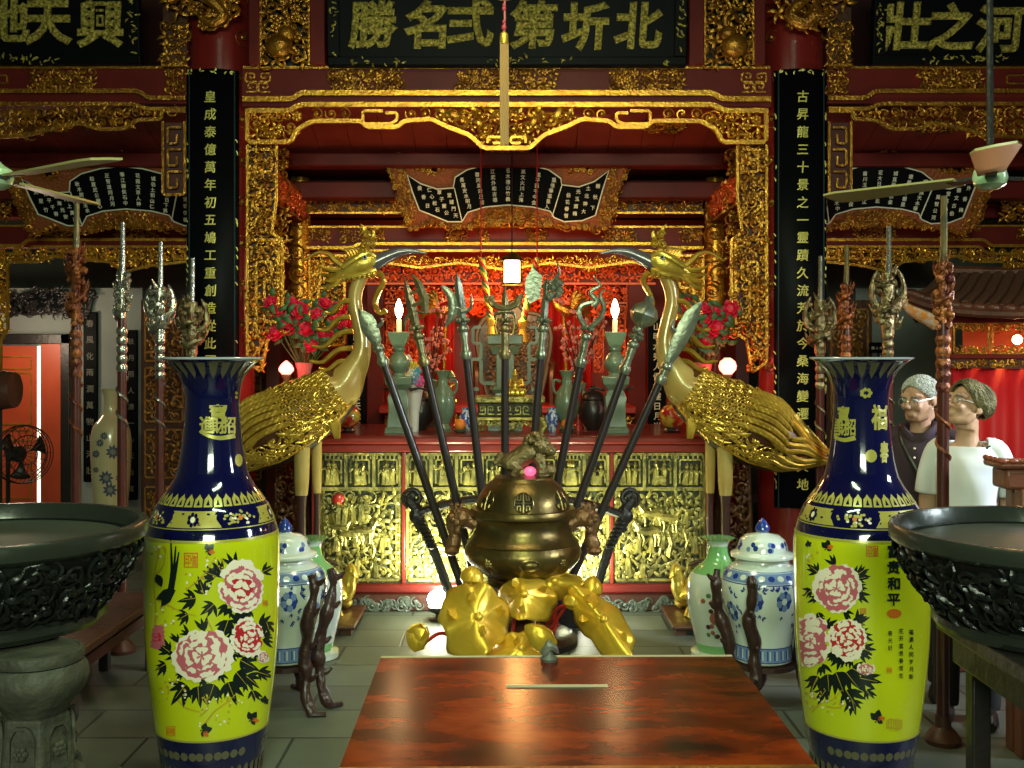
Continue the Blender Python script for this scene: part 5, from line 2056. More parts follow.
def weapon(kind, tip, sock, low, lab, m):
    """a pole weapon leaning in the rack: tip, socket and lower end in the photograph"""
    Y = 6.50
    k = Y / F
    A, B, C = at(*tip, Y), at(*sock, Y), at(*low, Y)
    d = (B - C).normalized()
    foot = C + d * ((0.202 - C.z) / d.z)
    foot.y = Y + 0.07
    o = thing('pole_weapon', lab, 'pole weapon', foot, group='ceremonial pole weapons in the rack')
    b = B - foot
    up = b.normalized()
    a = A - foot
    MB().tube([Vector((0, 0, 0)), b * .5, b], [0.027, 0.025, 0.023], 12).build('pole', POLE, o)
    rt = Vector((0, 1, 0)).cross(up).normalized()       # sideways in the plane of the fan
    if rt.x < 0:
        rt = -rt
    fw = Vector((0, -1, 0))
    L = (a - b).dot(up)
    P = lambda u, v, w=0.0: b + rt * u + up * v + fw * w
    s = MB()
    s.tube([P(0, -.03), P(0, 0), P(0, .02)], [0.03, 0.038, 0.03], 12)
    s.tube([P(0, 0), P(0, .06), P(0, .12), P(0, .17)] if kind != 'glaive' else [P(0, 0), P(0, .05), P(0, .10)], [0.028, 0.022, 0.027, 0.02] if kind != 'glaive' else [0.028, 0.024, 0.028], 12)
    s.blob(P(0, .15 if kind != 'glaive' else .08), (0.036, 0.036, 0.03), 12, 8)
    for q in range(6 if kind != 'glaive' else 0):
        an = q * PI / 3
        s.blob(P(.03 * math.cos(an), .20, .03 * math.sin(an)), 0.016, 7, 5)
    s.build('socket', m, o)
    h = MB()

    def blade(pts, th=0.012):
        """pts: (u, v, halfwidth) up the blade"""
        vs, n = [], len(pts)
        for u, v, w in pts:
            vs += [P(u - w, v), P(u, v, th), P(u + w, v), P(u, v, -th)]
        fs = [(i * 4 + j, i * 4 + (j + 1) % 4, i * 4 + 4 + (j + 1) % 4, i * 4 + 4 + j) for i in range(n - 1) for j in range(4)] + [(3, 2, 1, 0), (n * 4 - 4, n * 4 - 3, n * 4 - 2, n * 4 - 1)]
        h.add(vs, fs)
    if kind == 'glaive':
        sg = -1 if tip[0] < 512 else 1
        z0 = .10
        blade([(0, z0, .022), (0, lerp(z0, L, .12), .034), (sg * .006, lerp(z0, L, .35), .046), (sg * .010, lerp(z0, L, .6), .050), (sg * .012, lerp(z0, L, .78), .042), (sg * .022, lerp(z0, L, .92), .022), (sg * .035, L + .01, .002)], .011)
        h.tube(smoothline([P(-sg * .035, lerp(z0, L, .45)), P(-sg * .07, lerp(z0, L, .5)), P(-sg * .075, lerp(z0, L, .62))], 3), [0.014, 0.014, 0.012, 0.011, 0.01, 0.008, 0.004], 6)
    elif kind == 'halberd':
        blade([(0, .15, .018), (0, .22, .026), (0, L * .6, .03), (0, L * .85, .02), (0, L, .001)])
        blade([(.02, .30, .012), (.07, .27, .018), (.085, .36, .03), (.07, .46, .022), (.045, .52, .002)], .01)
        h.tube([P(0, .33), P(.08, .35)], 0.012, 6)
        h.tube([P(0, .40), P(.07, .42)], 0.01, 6)
        h.tube(smoothline([P(0, .3), P(-.05, .27), P(-.07, .20)], 3), [0.016, 0.014, 0.012, 0.011, 0.01, 0.008, 0.004], 6)
    elif kind == 'crescent':
        blade([(0, .15, .018), (0, .22, .028), (0, L * .6, .032), (0, L * .85, .022), (0, L, .001)])
        q = smoothline([P(-.10, .42), P(-.055, .36), P(-.045, .29), P(-.065, .22), P(-.11, .17)], 4)
        h.tube(q, [0.003, .012, .018, .022, .026, .028, .03, .03, .03, .03, .029, .028, .024, .018, .012, .006, .002], 8, flat=((0, 1, 0), 0.4))
        h.tube([P(0, .27), P(-.05, .28)], 0.011, 6)
        h.tube(smoothline([P(0, .25), P(.06, .27), P(.07, .35)], 3), [0.018, 0.016, 0.014, 0.012, 0.01, 0.008, 0.004], 6)
    elif kind == 'trident':
        blade([(0, .15, .018), (0, .3, .02), (0, L * .8, .02), (0, L, .001)])
        for sg in (-1, 1):
            h.tube(smoothline([P(0, .27), P(sg * .06, .29), P(sg * .09, .35), P(sg * .075, L * .7), P(sg * .07, L * .86)], 4), [.018] * 5 + [.02] * 5 + [.016] * 4 + [.01, .006, .002], 7)
            h.tube(smoothline([P(0, .25), P(sg * .05, .24), P(sg * .06, .20)], 3), [.014, .012, .012, .01, .008, .006, .004], 6)
    elif kind == 'axe':
        blade([(0, .15, .02), (0, .3, .022), (0, L * .8, .016), (0, L * .9, .022), (0, L, .001)])
        pts = [(-.03, .33), (-.09, .29), (-.125, .36), (-.125, .44), (-.09, .50), (-.03, .46)]
        n = len(pts)
        h.add([P(u, v, .012) for u, v in pts] + [P(u, v, -.012) for u, v in pts], [tuple(range(n)), tuple(range(2 * n - 1, n - 1, -1))] + [(i, (i + 1) % n, n + (i + 1) % n, n + i) for i in range(n)])
        for q in range(8):
            h.blob(P(.05 + .03 * math.cos(q), .38 + .05 * math.sin(q * 1.4)), 0.026, 7, 5)
        h.tube(smoothline([P(.02, .42), P(.07, .48), P(.05, .55)], 3), [.016, .014, .012, .01, .008, .006, .004], 6)
    elif kind == 'wavy':
        q = [P(.024 * math.sin(i * .62), lerp(.34, L, i / 18)) for i in range(19)]
        h.tube(q, [lerp(.022, .003, i / 18) for i in range(19)], 8, flat=((0, 1, 0), .5))
        h.tube(smoothline([P(-.005, .20), P(-.065, .27), P(-.06, .33), P(0, .36)], 4), 0.016, 7)
        h.tube(smoothline([P(.005, .20), P(.06, .27), P(.07, .34), P(.035, .41), P(.06, .45)], 4), [.017] * 10 + [.015, .013, .011, .009, .007, .006, .004], 7)
    elif kind == 'mace':
        h.tube([P(0, .15), P(0, .30)], 0.018, 8)
        h.lathe([(0.02, -.08), (.06, -.045), (.078, 0), (.06, .045), (.02, .08)], 16, M=Matrix.Translation(P(0, .34)) @ up.to_track_quat('Z', 'Y').to_matrix().to_4x4(), ribs=(8, 0.12))
        blade([(0, .40, .022), (0, .45, .026), (0, L * .9, .012), (0, L, .001)])
        for q in range(5):
            h.blob(P(.022 * math.cos(q * 1.3), .22 + .008 * q, .02 * math.sin(q * 1.3)), 0.018, 7, 5)
    h.build('head', m, o)


weapon('glaive', (366, 308), (383, 361), (433, 506), 'pole weapon with broad pale blade left of all others in the rack', PEWTER)
weapon('halberd', (402, 278), (424, 361), (457, 506), 'spear with crescent side blade, second from the left in the rack', BRASSP)
weapon('crescent', (455, 272), (466, 354), (481, 490), 'long narrow spear with moon shaped side blade, left of the trident', PEWTER)
weapon('trident', (505, 285), (505, 354), (505, 450), 'upright trident in the middle of the weapon rack', BRASSP)
weapon('axe', (547, 277), (541, 354), (535, 430), 'pole weapon with rounded axe head right of the trident', PEWTER)
weapon('wavy', (599, 276), (581, 362), (557, 486), 'spear with wavy snake blade and curled hooks', PEWTER)
weapon('mace', (649, 294), (625, 369), (580, 500), 'pole weapon with melon shaped mace head', PEWTER)
weapon('glaive', (693, 298), (661, 379), (604, 508), 'pole weapon with broad blade leaning before the right crane neck', PEWTER)


# ---------------------------------------------------------------- offering table in the foreground
def offering_table():
    m = bpy.data.materials.new('worn red varnish')
    m.use_nodes = True
    nt = m.node_tree
    b = nt.nodes['Principled BSDF']
    tc = nt.nodes.new('ShaderNodeTexCoord')
    mp = nt.nodes.new('ShaderNodeMapping')
    mp.inputs['Scale'].default_value = (1.6, 3.0, 2.0)
    n = nt.nodes.new('ShaderNodeTexNoise')
    n.inputs['Scale'].default_value = 1.6
    n.inputs['Detail'].default_value = 7
    n.inputs['Roughness'].default_value = 0.6
    cr = nt.nodes.new('ShaderNodeValToRGB')
    for p, c in ((0.38, (0.016, 0.005, 0.004)), (0.47, (0.085, 0.010, 0.004)), (0.58, (0.20, 0.023, 0.005)), (0.74, (0.32, 0.048, 0.010))):
        e = cr.color_ramp.elements.new(p)
        e.color = (*c, 1)
    cr.color_ramp.elements.remove(cr.color_ramp.elements[0])
    cr.color_ramp.elements.remove(cr.color_ramp.elements[-1])
    nt.links.new(tc.outputs['Object'], mp.inputs['Vector'])
    nt.links.new(mp.outputs['Vector'], n.inputs['Vector'])
    nt.links.new(n.outputs['Fac'], cr.inputs['Fac'])
    nt.links.new(cr.outputs['Color'], b.inputs['Base Color'])
    b.inputs['Roughness'].default_value = 0.22
    b.inputs['Specular IOR Level'].default_value = 0.2
    zt = 0.62
    y0, y1 = 2.72, 3.69
    xl0, xr0 = (333 - CX) * y0 / F, (805 - CX) * y0 / F
    xl1, xr1 = (386 - CX) * y1 / F, (742 - CX) * y1 / F
    xc = (xl0 + xl1 + xr0 + xr1) / 4
    w = (xr0 - xl0 + xr1 - xl1) / 4
    o = thing('offering_table', 'red varnished wooden offering table with a money slot in its top', 'table', (xc, (y0 + y1) / 2, 0), R(0.8))
    h = (y1 - y0) / 2
    t = MB()
    sl0, sl1, sy0, sy1 = (507 - CX) * 3.37 / F - xc, (608 - CX) * 3.37 / F - xc, 3.36 - (y0 + y1) / 2, 3.375 - (y0 + y1) / 2
    # the top is four boards around the slot
    for x0, x1, a, c in ((-w, w, -h, sy0), (-w, w, sy1, h), (-w, sl0, sy0, sy1), (sl1, w, sy0, sy1)):
        t.box(x0, x1, a, c, zt - 0.03, zt)
    t.build('tabletop', m, o, smooth=0)
    CRM = mat('pale worn wood', (0.50, 0.46, 0.30), 0.5)
    MB().box(sl0, sl1, sy0, sy0 + 0.006, zt - 0.03, zt + 0.006).build('slot_edge', CRM, o)
    MB().box(sl0, sl1, sy1 - 0.004, sy1, zt - 0.03, zt + 0.004).build('slot_edge', CRM, o)
    MB().box(-w, w, h, h + 0.014, zt - 0.03, zt + 0.002).build('pale_edge_strip', CRM, o)
    MB().box(-w, w, -h - 0.02, -h, zt - 0.03, zt + 0.002).build('gilt_edge_strip', GOLD, o)
    MB().box(-w + .05, w - .05, -h + .05, h - .05, 0.12, zt - 0.03).build('box_body', m, o, bevel=0.008)
    for sx in (-1, 1):
        for sy in (-1, 1):
            MB().box(sx * (w - .07) - .04, sx * (w - .07) + .04, sy * (h - .07) - .04, sy * (h - .07) + .04, 0, 0.13).build('leg', m, o, bevel=0.006)
    c = at(549, 659, 3.66)
    g = thing('metal_ornament', 'small dark grey metal ornament standing on the far edge of the table', 'ornament', (c.x, 3.64, zt + 0.001))
    q = MB()
    q.lathe([(0.028, 0), (0.03, 0.01), (0.014, 0.022), (0.012, 0.04)], 12)
    q.tube(smoothline([(-.02, 0, .02), (0, 0, .045), (.018, 0, .04), (.03, 0, .024)], 4), [.014, .016, .017, .017, .017, .016, .015, .014, .012, .01, .008, .006, .004], 8)
    q.tube(smoothline([(0, 0, .03), (-.006, 0, .055), (.004, 0, .07)], 3), [.012, .011, .01, .009, .007, .005, .003], 6)
    q.build('body', mat('grey metal', (0.16, 0.165, 0.14), 0.5, 0.5), g)


offering_table()
# ---------------------------------------------------------------- painted surfaces of revolution
class Pot:
    """profile of (radius, height) about a vertical axis at (x, y); painting is laid on it as thin glaze"""

    def __init__(self, prof, x, y, z0):
        self.tab = sorted((z, r) for r, z in prof)
        self.x, self.y, self.z0 = x, y, z0
        self.mb = MB()

    def r(self, z):
        return interp(self.tab, z)

    def S(self, th, z, off=0.0):
        r = self.r(z) + off
        return Vector((r * math.sin(th), -r * math.cos(th), z))

    def find(self, px, py):
        """where the sight line through a photo point meets the surface"""
        th, z = 0.0, HC - (py - CY) * self.y / F - self.z0
        for _ in range(8):
            r = self.r(z)
            Yp = self.y - r * math.cos(th)
            z = HC - (py - CY) * Yp / F - self.z0
            x = (px - CX) * Yp / F - self.x
            th = math.asin(max(-0.985, min(0.985, x / self.r(z))))
        return th, z

    def poly(self, pts, mi, layer=1, pix=True):
        """pts in photo pixels (or (angle, z) when pix is False)"""
        q0 = [self.find(*p) for p in pts] if pix else list(pts)
        q = []
        for i, (a, b) in enumerate(q0):
            a2, b2 = q0[(i + 1) % len(q0)]
            m = max(1, int(abs(a2 - a) / 0.09 + abs(b2 - b) / 0.06))
            q += [(lerp(a, a2, e / m), lerp(b, b2, e / m)) for e in range(m)]
        n = len(q)
        c = (sum(a for a, _ in q) / n, sum(b for _, b in q) / n)
        wd = max(abs(a - c[0]) for a, _ in q)
        ht = max(abs(b - c[1]) for _, b in q)
        k = max(1 if wd < .04 else 2, int(wd / 0.09) + 1, int(ht / 0.03) + 1)
        off = 0.0007 * layer
        vs = [self.S(*c, off)]
        for r in range(1, k + 1):
            vs += [self.S(lerp(c[0], a, r / k), lerp(c[1], b, r / k), off) for a, b in q]
        fs = []
        for i in range(n):
            j = (i + 1) % n
            fs.append((0, 1 + i, 1 + j))
            for r in range(k - 1):
                o = 1 + r * n
                fs.append((o + i, o + n + i, o + n + j, o + j))
        ar = sum(q[i - 1][0] * q[i][1] - q[i][0] * q[i - 1][1] for i in range(n))
        if ar < 0:
            fs = [f[::-1] for f in fs]
        self.mb.add(vs, fs, mi)

    def stroke(self, pts, w0, w1, mi, layer=1):
        pts = [(p.x, p.y) for p in smoothline([Vector((a, b, 0)) for a, b in pts], 4)]
        n = len(pts)
        L, Rr = [], []
        for i, (x, y) in enumerate(pts):
            x2, y2 = pts[min(i + 1, n - 1)]
            x1, y1 = pts[max(i - 1, 0)]
            d = math.hypot(x2 - x1, y2 - y1) or 1
            w = lerp(w0, w1, i / (n - 1)) / 2
            L.append((x - (y2 - y1) / d * w, y + (x2 - x1) / d * w))
            Rr.append((x + (y2 - y1) / d * w, y - (x2 - x1) / d * w))
        off = 0.0007 * layer
        vs = [self.S(*self.find(*p), off) for p in L + Rr]
        fs = [(i, i + 1, n + i + 1, n + i) for i in range(n - 1)]
        a, b, c = vs[0], vs[1], vs[n]
        if (b - a).cross(c - a).dot(Vector((a.x, a.y, 0))) < 0:
            fs = [f[::-1] for f in fs]
        self.mb.add(vs, fs, mi)

    def leafp(self, x, y, L, a, w, mi, layer=1):
        ca, sa = math.cos(a), math.sin(a)
        pr = [(0, 0), (.25, .42), (.5, .5), (.78, .28), (1, 0), (.78, -.28), (.5, -.5), (.25, -.42)]
        self.poly([(x + L * (u * ca - v * w * sa), y + L * (u * sa + v * w * ca)) for u, v in pr], mi, layer)

    def petal(self, x, y, L, a, w, mi, layer, rnd):
        ca, sa = math.cos(a), math.sin(a)
        pr = [(0, .12), (.35, .42), (.7, .55), (.92, .42), (.86 + .1 * rnd.random(), .2), (1.0, .05), (.88, -.12), (.95, -.32), (.72, -.55), (.35, -.42), (0, -.12)]
        self.poly([(x + L * (u * ca - v * w * sa), y + L * (u * sa + v * w * ca)) for u, v in pr], mi, layer)

    def peony(self, x, y, rx, ry, pale, pink, deep, rnd, base=2):
        s = lambda a, k: (x + rx * k * math.cos(a), y + ry * k * math.sin(a))
        rings = ((8, .38, 1.02, pale, 1.0), (8, .26, .84, pink, 1.1), (6, .30, .80, pale, .62), (7, .12, .60, pink, 1.15), (4, .16, .56, pale, .62), (5, .0, .36, deep, 1.0), (3, .05, .32, pale, .5))
        for ring, (n, k0, k1, m, w) in enumerate(rings):
            a0 = rnd.uniform(0, 6.28)
            for i in range(n):
                a = 2 * PI * i / n + a0 + rnd.uniform(-.2, .2)
                p0, p1 = s(a, k0), s(a, k1 * rnd.uniform(.86, 1.08))
                L = math.hypot(p1[0] - p0[0], p1[1] - p0[1])
                aa = math.atan2(p1[1] - p0[1], p1[0] - p0[0])
                self.petal(p0[0], p0[1], L, aa, w * 9.5 / n, m, base + ring, rnd)
                if ring == 0:
                    self.petal(p0[0], p0[1], L * .66, aa + rnd.uniform(-.15, .15), .5, pink, base + ring + 1, rnd)
                elif m == pink:
                    self.petal(p0[0], p0[1], L * .5, aa + rnd.uniform(-.2, .2), .35, deep, base + ring + 1, rnd)

    def wreath(self, x, y, rx, ry, n, mi, rnd):
        for i in range(n):
            a = rnd.uniform(0, 6.28)
            self.palm(x + rx * .85 * math.cos(a), y + ry * .85 * math.sin(a), rnd.uniform(10, 15), a + rnd.uniform(-.5, .5), mi, 1, rnd, 1)

    def palm(self, x, y, L, a, mi, layer, rnd, n=3):
        n += 2
        for i in range(n):
            k = (i - (n - 1) / 2)
            self.leafp(x, y, L * (1.08 - .12 * abs(k)) * rnd.uniform(.8, 1.15), a + k * .46 + rnd.uniform(-.12, .12), 0.27, mi, layer)

    def seal(self, x, y, w, h, mi, mj, layer=2, chars='印信'):
        for (a, b, c, d) in ((-w, -h, w, -h * .84), (-w, h * .84, w, h), (-w, -h, -w * .84, h), (w * .84, -h, w, h)):
            self.poly([(x + a, y + b), (x + c, y + b), (x + c, y + d), (x + a, y + d)], mi, layer)
        self.text(chars[0], x - w * .42, y, w * .85, mi, layer, sy=2.0)
        self.text(chars[1], x + w * .42, y, w * .85, mi, layer, sy=2.0)

    def text(self, ch, x, y, size, mi, layer=2, bold=0.02, sx=1.0, sy=1.0):
        vs, fs = glyph(ch, bold, 2)
        off = 0.0007 * layer
        self.mb.add([self.S(*self.find(x + p.x * size * sx, y - p.y * size * sy), off + (0.0006 if p.z > 0 else 0)) for p in vs], fs, mi)

    def butterfly(self, x, y, s, a, mi, mj, layer=2):
        for q, (da, L) in enumerate(((-.6, 1), (.5, .8), (-1.5, .9), (1.3, .6))):
            self.leafp(x, y, s * L, a + da, .7, mi if q != 1 else mj, layer + q % 2)
        self.stroke([(x - s * .3 * math.cos(a), y - s * .3 * math.sin(a)), (x, y), (x + s * .4 * math.cos(a), y + s * .4 * math.sin(a))], 1.2, .5, mi, layer + 2)


COB = mat('cobalt blue glaze', (0.004, 0.0045, 0.040), 0.08, 0, 0.8)
YEL = mat('yellow green glaze', (0.50, 0.55, 0.008), 0.14, 0, 0.6)
PALE = mat('pale petal enamel', (0.80, 0.70, 0.58), 0.3)
PINK = mat('pink enamel', (0.50, 0.11, 0.15), 0.3)
DEEP = mat('crimson enamel', (0.46, 0.02, 0.03), 0.3)
INK = mat('black enamel', (0.008, 0.014, 0.012), 0.25)
GILT = mat('gilt enamel', (0.40, 0.35, 0.07), 0.3, 0.2)
SEAL = mat('orange red enamel', (0.55, 0.13, 0.01), 0.35)
VINE = mat('ochre enamel', (0.42, 0.30, 0.02), 0.35)
VM = [COB, YEL, PALE, PINK, DEEP, INK, GILT, SEAL, VINE]
bC, bY, bW, bP, bD, bI, bG, bS, bV = range(9)


def big_vase(side):
    Y = 4.27
    k = Y / F
    ax = 212.5 if side == 0 else 861
    X = (ax - CX) * k
    zz = lambda y: HC - (y - CY) * k
    pr = [(47, 775), (48.5, 770), (47.5, 762), (51, 750), (55.5, 722), (61, 680), (64.5, 640), (65.8, 600), (66, 560), (65.5, 538), (64.2, 530), (61, 519),
          (55, 505), (49, 496), (41.5, 486), (35.5, 475), (31.5, 458), (28.5, 436), (26.5, 412), (26.2, 398), (28, 386), (32.5, 374), (39, 366), (46, 360.5), (49.2, 358.6)]
    prof = [(r * k, zz(y)) for r, y in pr]
    fine = []
    for (r0, z0), (r1, z1) in zip(prof, prof[1:]):
        fine += [(lerp(r0, r1, q / 3), lerp(z0, z1, q / 3)) for q in range(3)]
    fine.append(prof[-1])
    sm = [fine[0]] + [((fine[i - 1][0] + 2 * fine[i][0] + fine[i + 1][0]) / 4, fine[i][1]) for i in range(1, len(fine) - 1)] + [fine[-1]]
    p = Pot(sm, X, Y, 0.0)
    inner = [(sm[-1][0] - 0.004, sm[-1][1] + 0.006), (sm[-1][0] - 0.02, sm[-1][1] - 0.004), (31 * k, zz(372)), (22 * k, zz(400)), (22 * k, zz(440))]
    mi = []
    for (r0, z0), (r1, z1) in zip(sm + inner, (sm + inner)[1:]):
        zm = (z0 + z1) / 2
        mi.append(bY if zz(723) < zm < zz(531) and len(mi) < len(sm) else bC)
    p.mb.lathe(sm + inner, 72, mi=mi)
    rnd = random.Random(50 + side)

    def ringband(y0, y1, mi_, lay, n=72):
        z0, z1 = zz(y0), zz(y1)
        m = 5
        for q in range(m):
            a0, a1 = lerp(z0, z1, q / m), lerp(z0, z1, (q + 1) / m)
            vs = [p.S(2 * PI * j / n, z, .0007 * lay) for z in (a0, a1) for j in range(n)]
            p.mb.add(vs, [(j, (j + 1) % n, n + (j + 1) % n, n + j) for j in range(n)], mi_)
    ringband(532.4, 530.2, bG, 2)
    ringband(723.4, 721.4, bG, 2)
    ringband(520.5, 519.6, bG, 1)
    # lappets above the shoulder, petals under the lip, clouds at the foot
    for i in range(34):
        a = 2 * PI * i / 34
        w = PI / 34 * .86
        za, zb = zz(500), zz(488.5)
        p.poly([(a - w, za), (a + w, za), (a + w * .95, lerp(za, zb, .6)), (a + w * .4, lerp(za, zb, .8)), (a, zb), (a - w * .4, lerp(za, zb, .8)), (a - w * .95, lerp(za, zb, .6))], bG, 1, False)
        p.poly([(a - w * .4, lerp(za, zb, .15)), (a + w * .4, lerp(za, zb, .15)), (a, lerp(za, zb, .6))], bC, 2, False)
    for i in range(22):
        a = 2 * PI * i / 22
        w = PI / 22 * .7
        p.poly([(a - w, zz(362)), (a - w * .8, zz(372)), (a, zz(378)), (a + w * .8, zz(372)), (a + w, zz(362))], mat_ix('vase lip petals'), 1, False)
    for i in range(40):
        a = 2 * PI * i / 40
        w = PI / 40 * .7
        p.poly([(a - w, zz(770)), (a + w, zz(770)), (a + w, zz(754)), (a, zz(750)), (a - w, zz(754))], mat_ix('vase lip petals'), 1, False)
    for i in range(14):
        a = 2 * PI * i / 14 + .2
        if i % 3 == 2:
            continue
        for q in range(3):
            c = a + (q - 1) * .16
            p.poly([(c + .075 * math.cos(t), zz(738) + .017 * math.sin(t)) for t in [2 * PI * j / 8 for j in range(8)]], mat_ix('vase lip petals'), 1, False)
    # shoulder panels and flowered medallions
    sh = -0.05 if side == 0 else 0.38
    for i in range(8):
        a = sh + 2 * PI * i / 8
        za, zb = zz(518.5), zz(503.5)
        if i % 2 == 0:
            w = .46
            p.poly([(a - w, za), (a + w, za), (a + w * .82, lerp(za, zb, .5)), (a + w * .86, zb), (a - w * .86, zb), (a - w * .82, lerp(za, zb, .5))], bG, 1, False)
            for q in range(16):
                u, v = a + rnd.uniform(-.3, .3), lerp(za, zb, rnd.uniform(.15, .85))
                p.poly([(u + .03 * math.cos(t), v + .004 * math.sin(t)) for t in [2 * PI * j / 6 for j in range(6)]], (bV, bC, bG)[q % 3], 2, False)
            for q in range(7):
                t0 = 2 * PI * q / 7
                u, v = a + .07 * math.cos(t0), lerp(za, zb, .5) + .018 * math.sin(t0)
                p.poly([(u + .03 * math.cos(t), v + .009 * math.sin(t)) for t in [2 * PI * j / 7 for j in range(7)]], bC, 3, False)
            p.poly([(a + .04 * math.cos(t), lerp(za, zb, .5) + .011 * math.sin(t)) for t in [2 * PI * j / 7 for j in range(7)]], bW, 4, False)
        else:
            for q in range(34):
                t0, rr = rnd.uniform(0, 6.28), rnd.uniform(.25, 1)
                u, v = a + .30 * rr * math.cos(t0), lerp(za, zb, .5) + .026 * rr * math.sin(t0)
                p.poly([(u + .028 * math.cos(t), v + .005 * math.sin(t)) for t in [2 * PI * j / 6 for j in range(6)]], bG if q % 5 else bW, 1, False)
            p.poly([(a + .04 * math.cos(t), lerp(za, zb, .5) + .009 * math.sin(t)) for t in [2 * PI * j / 7 for j in range(7)]], bS, 2, False)
    # gold emblem on the neck: four characters drawn as one
    gx, gy, gs = (217, 421, 1.0) if side == 0 else (842.5, 423, 0.72)
    p.text('寶', gx + 1 * gs, gy - 9, 19, bG, 2, .03, gs, .85)
    p.text('進', gx - 10 * gs, gy + 4, 17, bG, 2, .03, gs * .9, 1.05)
    p.text('財', gx + 1 * gs, gy + 5, 15, bG, 3, .03, gs * .9, 1.1)
    p.text('招', gx + 12 * gs, gy + 4, 16, bG, 2, .03, gs * .85, 1.1)
    p.stroke([(gx - 16 * gs, gy + 11), (gx - 8 * gs, gy + 15), (gx + 4 * gs, gy + 17), (gx + 18 * gs, gy + 14.5)], 2.5, 5, bG, 2)

    def disc(x, y, r, m_, l=1, ry=None):
        p.poly([(x + r * math.cos(t), y + (ry or r) * math.sin(t)) for t in [2 * PI * j / 12 for j in range(12)]], m_, l)
    R2 = rnd
    if side == 0:
        disc(239, 460, 4.2, bG, 1, 6.5)
        for q in range(5):
            disc(239 + 3 * math.cos(q * 1.26), 395 + 3.5 * math.sin(q * 1.26), 1.6, bG)
        # branches and bird
        for pts in ([(153, 645), (156, 610), (154, 580), (160, 548)], [(158, 600), (170, 606), (182, 612), (196, 616)], [(155, 575), (163, 566), (166, 550)],
                    [(205, 724), (214, 712), (226, 703), (236, 694)], [(200, 716), (208, 708), (204, 696)], [(178, 700), (186, 708), (200, 712)],
                    [(206, 618), (213, 632), (212, 640)], [(186, 590), (196, 582), (206, 572), (214, 560)]):
            p.stroke(pts, 1.9, .9, bV, 1)
        for cx_, cy_, n, r in ((160, 552, 16, 9), (163, 615, 18, 12), (200, 585, 16, 14), (215, 562, 10, 9), (172, 690, 26, 14), (215, 712, 22, 16), (236, 702, 10, 9)):
            for q in range(n):
                disc(cx_ + R2.uniform(-r, r), cy_ + R2.uniform(-r, r) * .9, R2.uniform(.7, 1.5), bV if q % 3 else bW, 1)
        for i, (x0, x1) in enumerate(((172, 171), (174, 176), (176, 179))):
            p.stroke([(170 + i, 590), (x0, 570), (x1, 540 + 6 * i)], 4.5, 1.2, bI, 2)
        p.leafp(176, 590, 22, 2.7, .5, bI, 3)
        p.leafp(172, 592, 18, 2.2, .5, bI, 3)
        p.leafp(157, 574, 14, 1.2, .6, bI, 3)
        for (x, y, L, a, n) in ((216, 576, 16, 3.5, 3), (222, 572, 13, 4.1, 2), (196, 598, 18, 3.0, 3), (204, 594, 16, 4.4, 3), (262, 572, 12, -.5, 2), (214, 604, 16, 2.4, 3),
                                (188, 614, 14, 2.6, 3), (228, 620, 18, 1.9, 3), (266, 622, 14, 1.2, 3), (170, 652, 14, 3.8, 3), (166, 664, 14, 2.6, 3),
                                (186, 684, 22, 2.2, 3), (198, 686, 22, 1.5, 3), (214, 684, 20, 1.9, 3), (228, 682, 22, 1.2, 3), (236, 672, 22, .9, 3), (246, 676, 20, .7, 3),
                                (258, 672, 14, .3, 3), (240, 660, 20, .5, 3), (224, 650, 18, .3, 3), (252, 690, 14, 1.2, 2)):
            p.palm(x, y, L, a, bI, 1, R2, n)
            p.stroke([(x, y), (x + L * .8 * math.cos(a), y + L * .8 * math.sin(a))], .7, .3, bV, 3)
        for q in ((241, 588, 23, 27, 7), (248, 637, 17, 20, 7), (202, 655, 31, 28, 10)):
            p.wreath(*q, bI, R2)
        p.peony(241, 588, 23, 27, bW, bP, bD, R2, 3)
        p.peony(248, 637, 17, 20, bW, bD, bD, R2, 3)
        p.peony(202, 655, 31, 28, bW, bP, bP, R2, 4)
        p.peony(158, 637, 7, 12, bP, bP, bD, R2, 3)
        p.peony(263, 657, 6, 6, bW, bP, bP, R2, 3)
        p.butterfly(208, 551, 9, -.3, bI, bS)
        p.butterfly(203, 731, 10, .3, bI, bS)
        p.butterfly(251, 720, 10, -.4, bI, bS)
        p.butterfly(265, 702, 7, -1, bI, bI)
        p.seal(191, 560, 7, 7.5, bS, bY)
        p.seal(265, 603, 2.5, 3, bS, bY)
        p.seal(171, 731, 4.5, 5, bS, bY)
    else:
        disc(871, 456, 6, bG, 1, 6.5)
        for q in range(7):
            disc(866 + 4.5 * math.cos(q * .9), 393 + 3.5 * math.sin(q * .9), 2.0, bG)
        p.text('福', 879, 417, 26, bG, 2, .04, .6, 1.0)
        p.text('春', 884, 452, 18, bG, 2, .04, .45, 1.2)
        for pts in ([(812, 712), (820, 704), (832, 700), (842, 690)], [(815, 700), (812, 690), (818, 678)], [(826, 706), (836, 708), (846, 704)]):
            p.stroke(pts, 1.8, .8, bV, 1)
        for cx_, cy_, n, r in ((812, 556, 10, 6), (814, 700, 26, 10), (838, 706, 18, 12)):
            for q in range(n):
                disc(cx_ + R2.uniform(-r, r), cy_ + R2.uniform(-r, r) * .9, R2.uniform(.7, 1.4), bV if q % 3 else bW, 1)
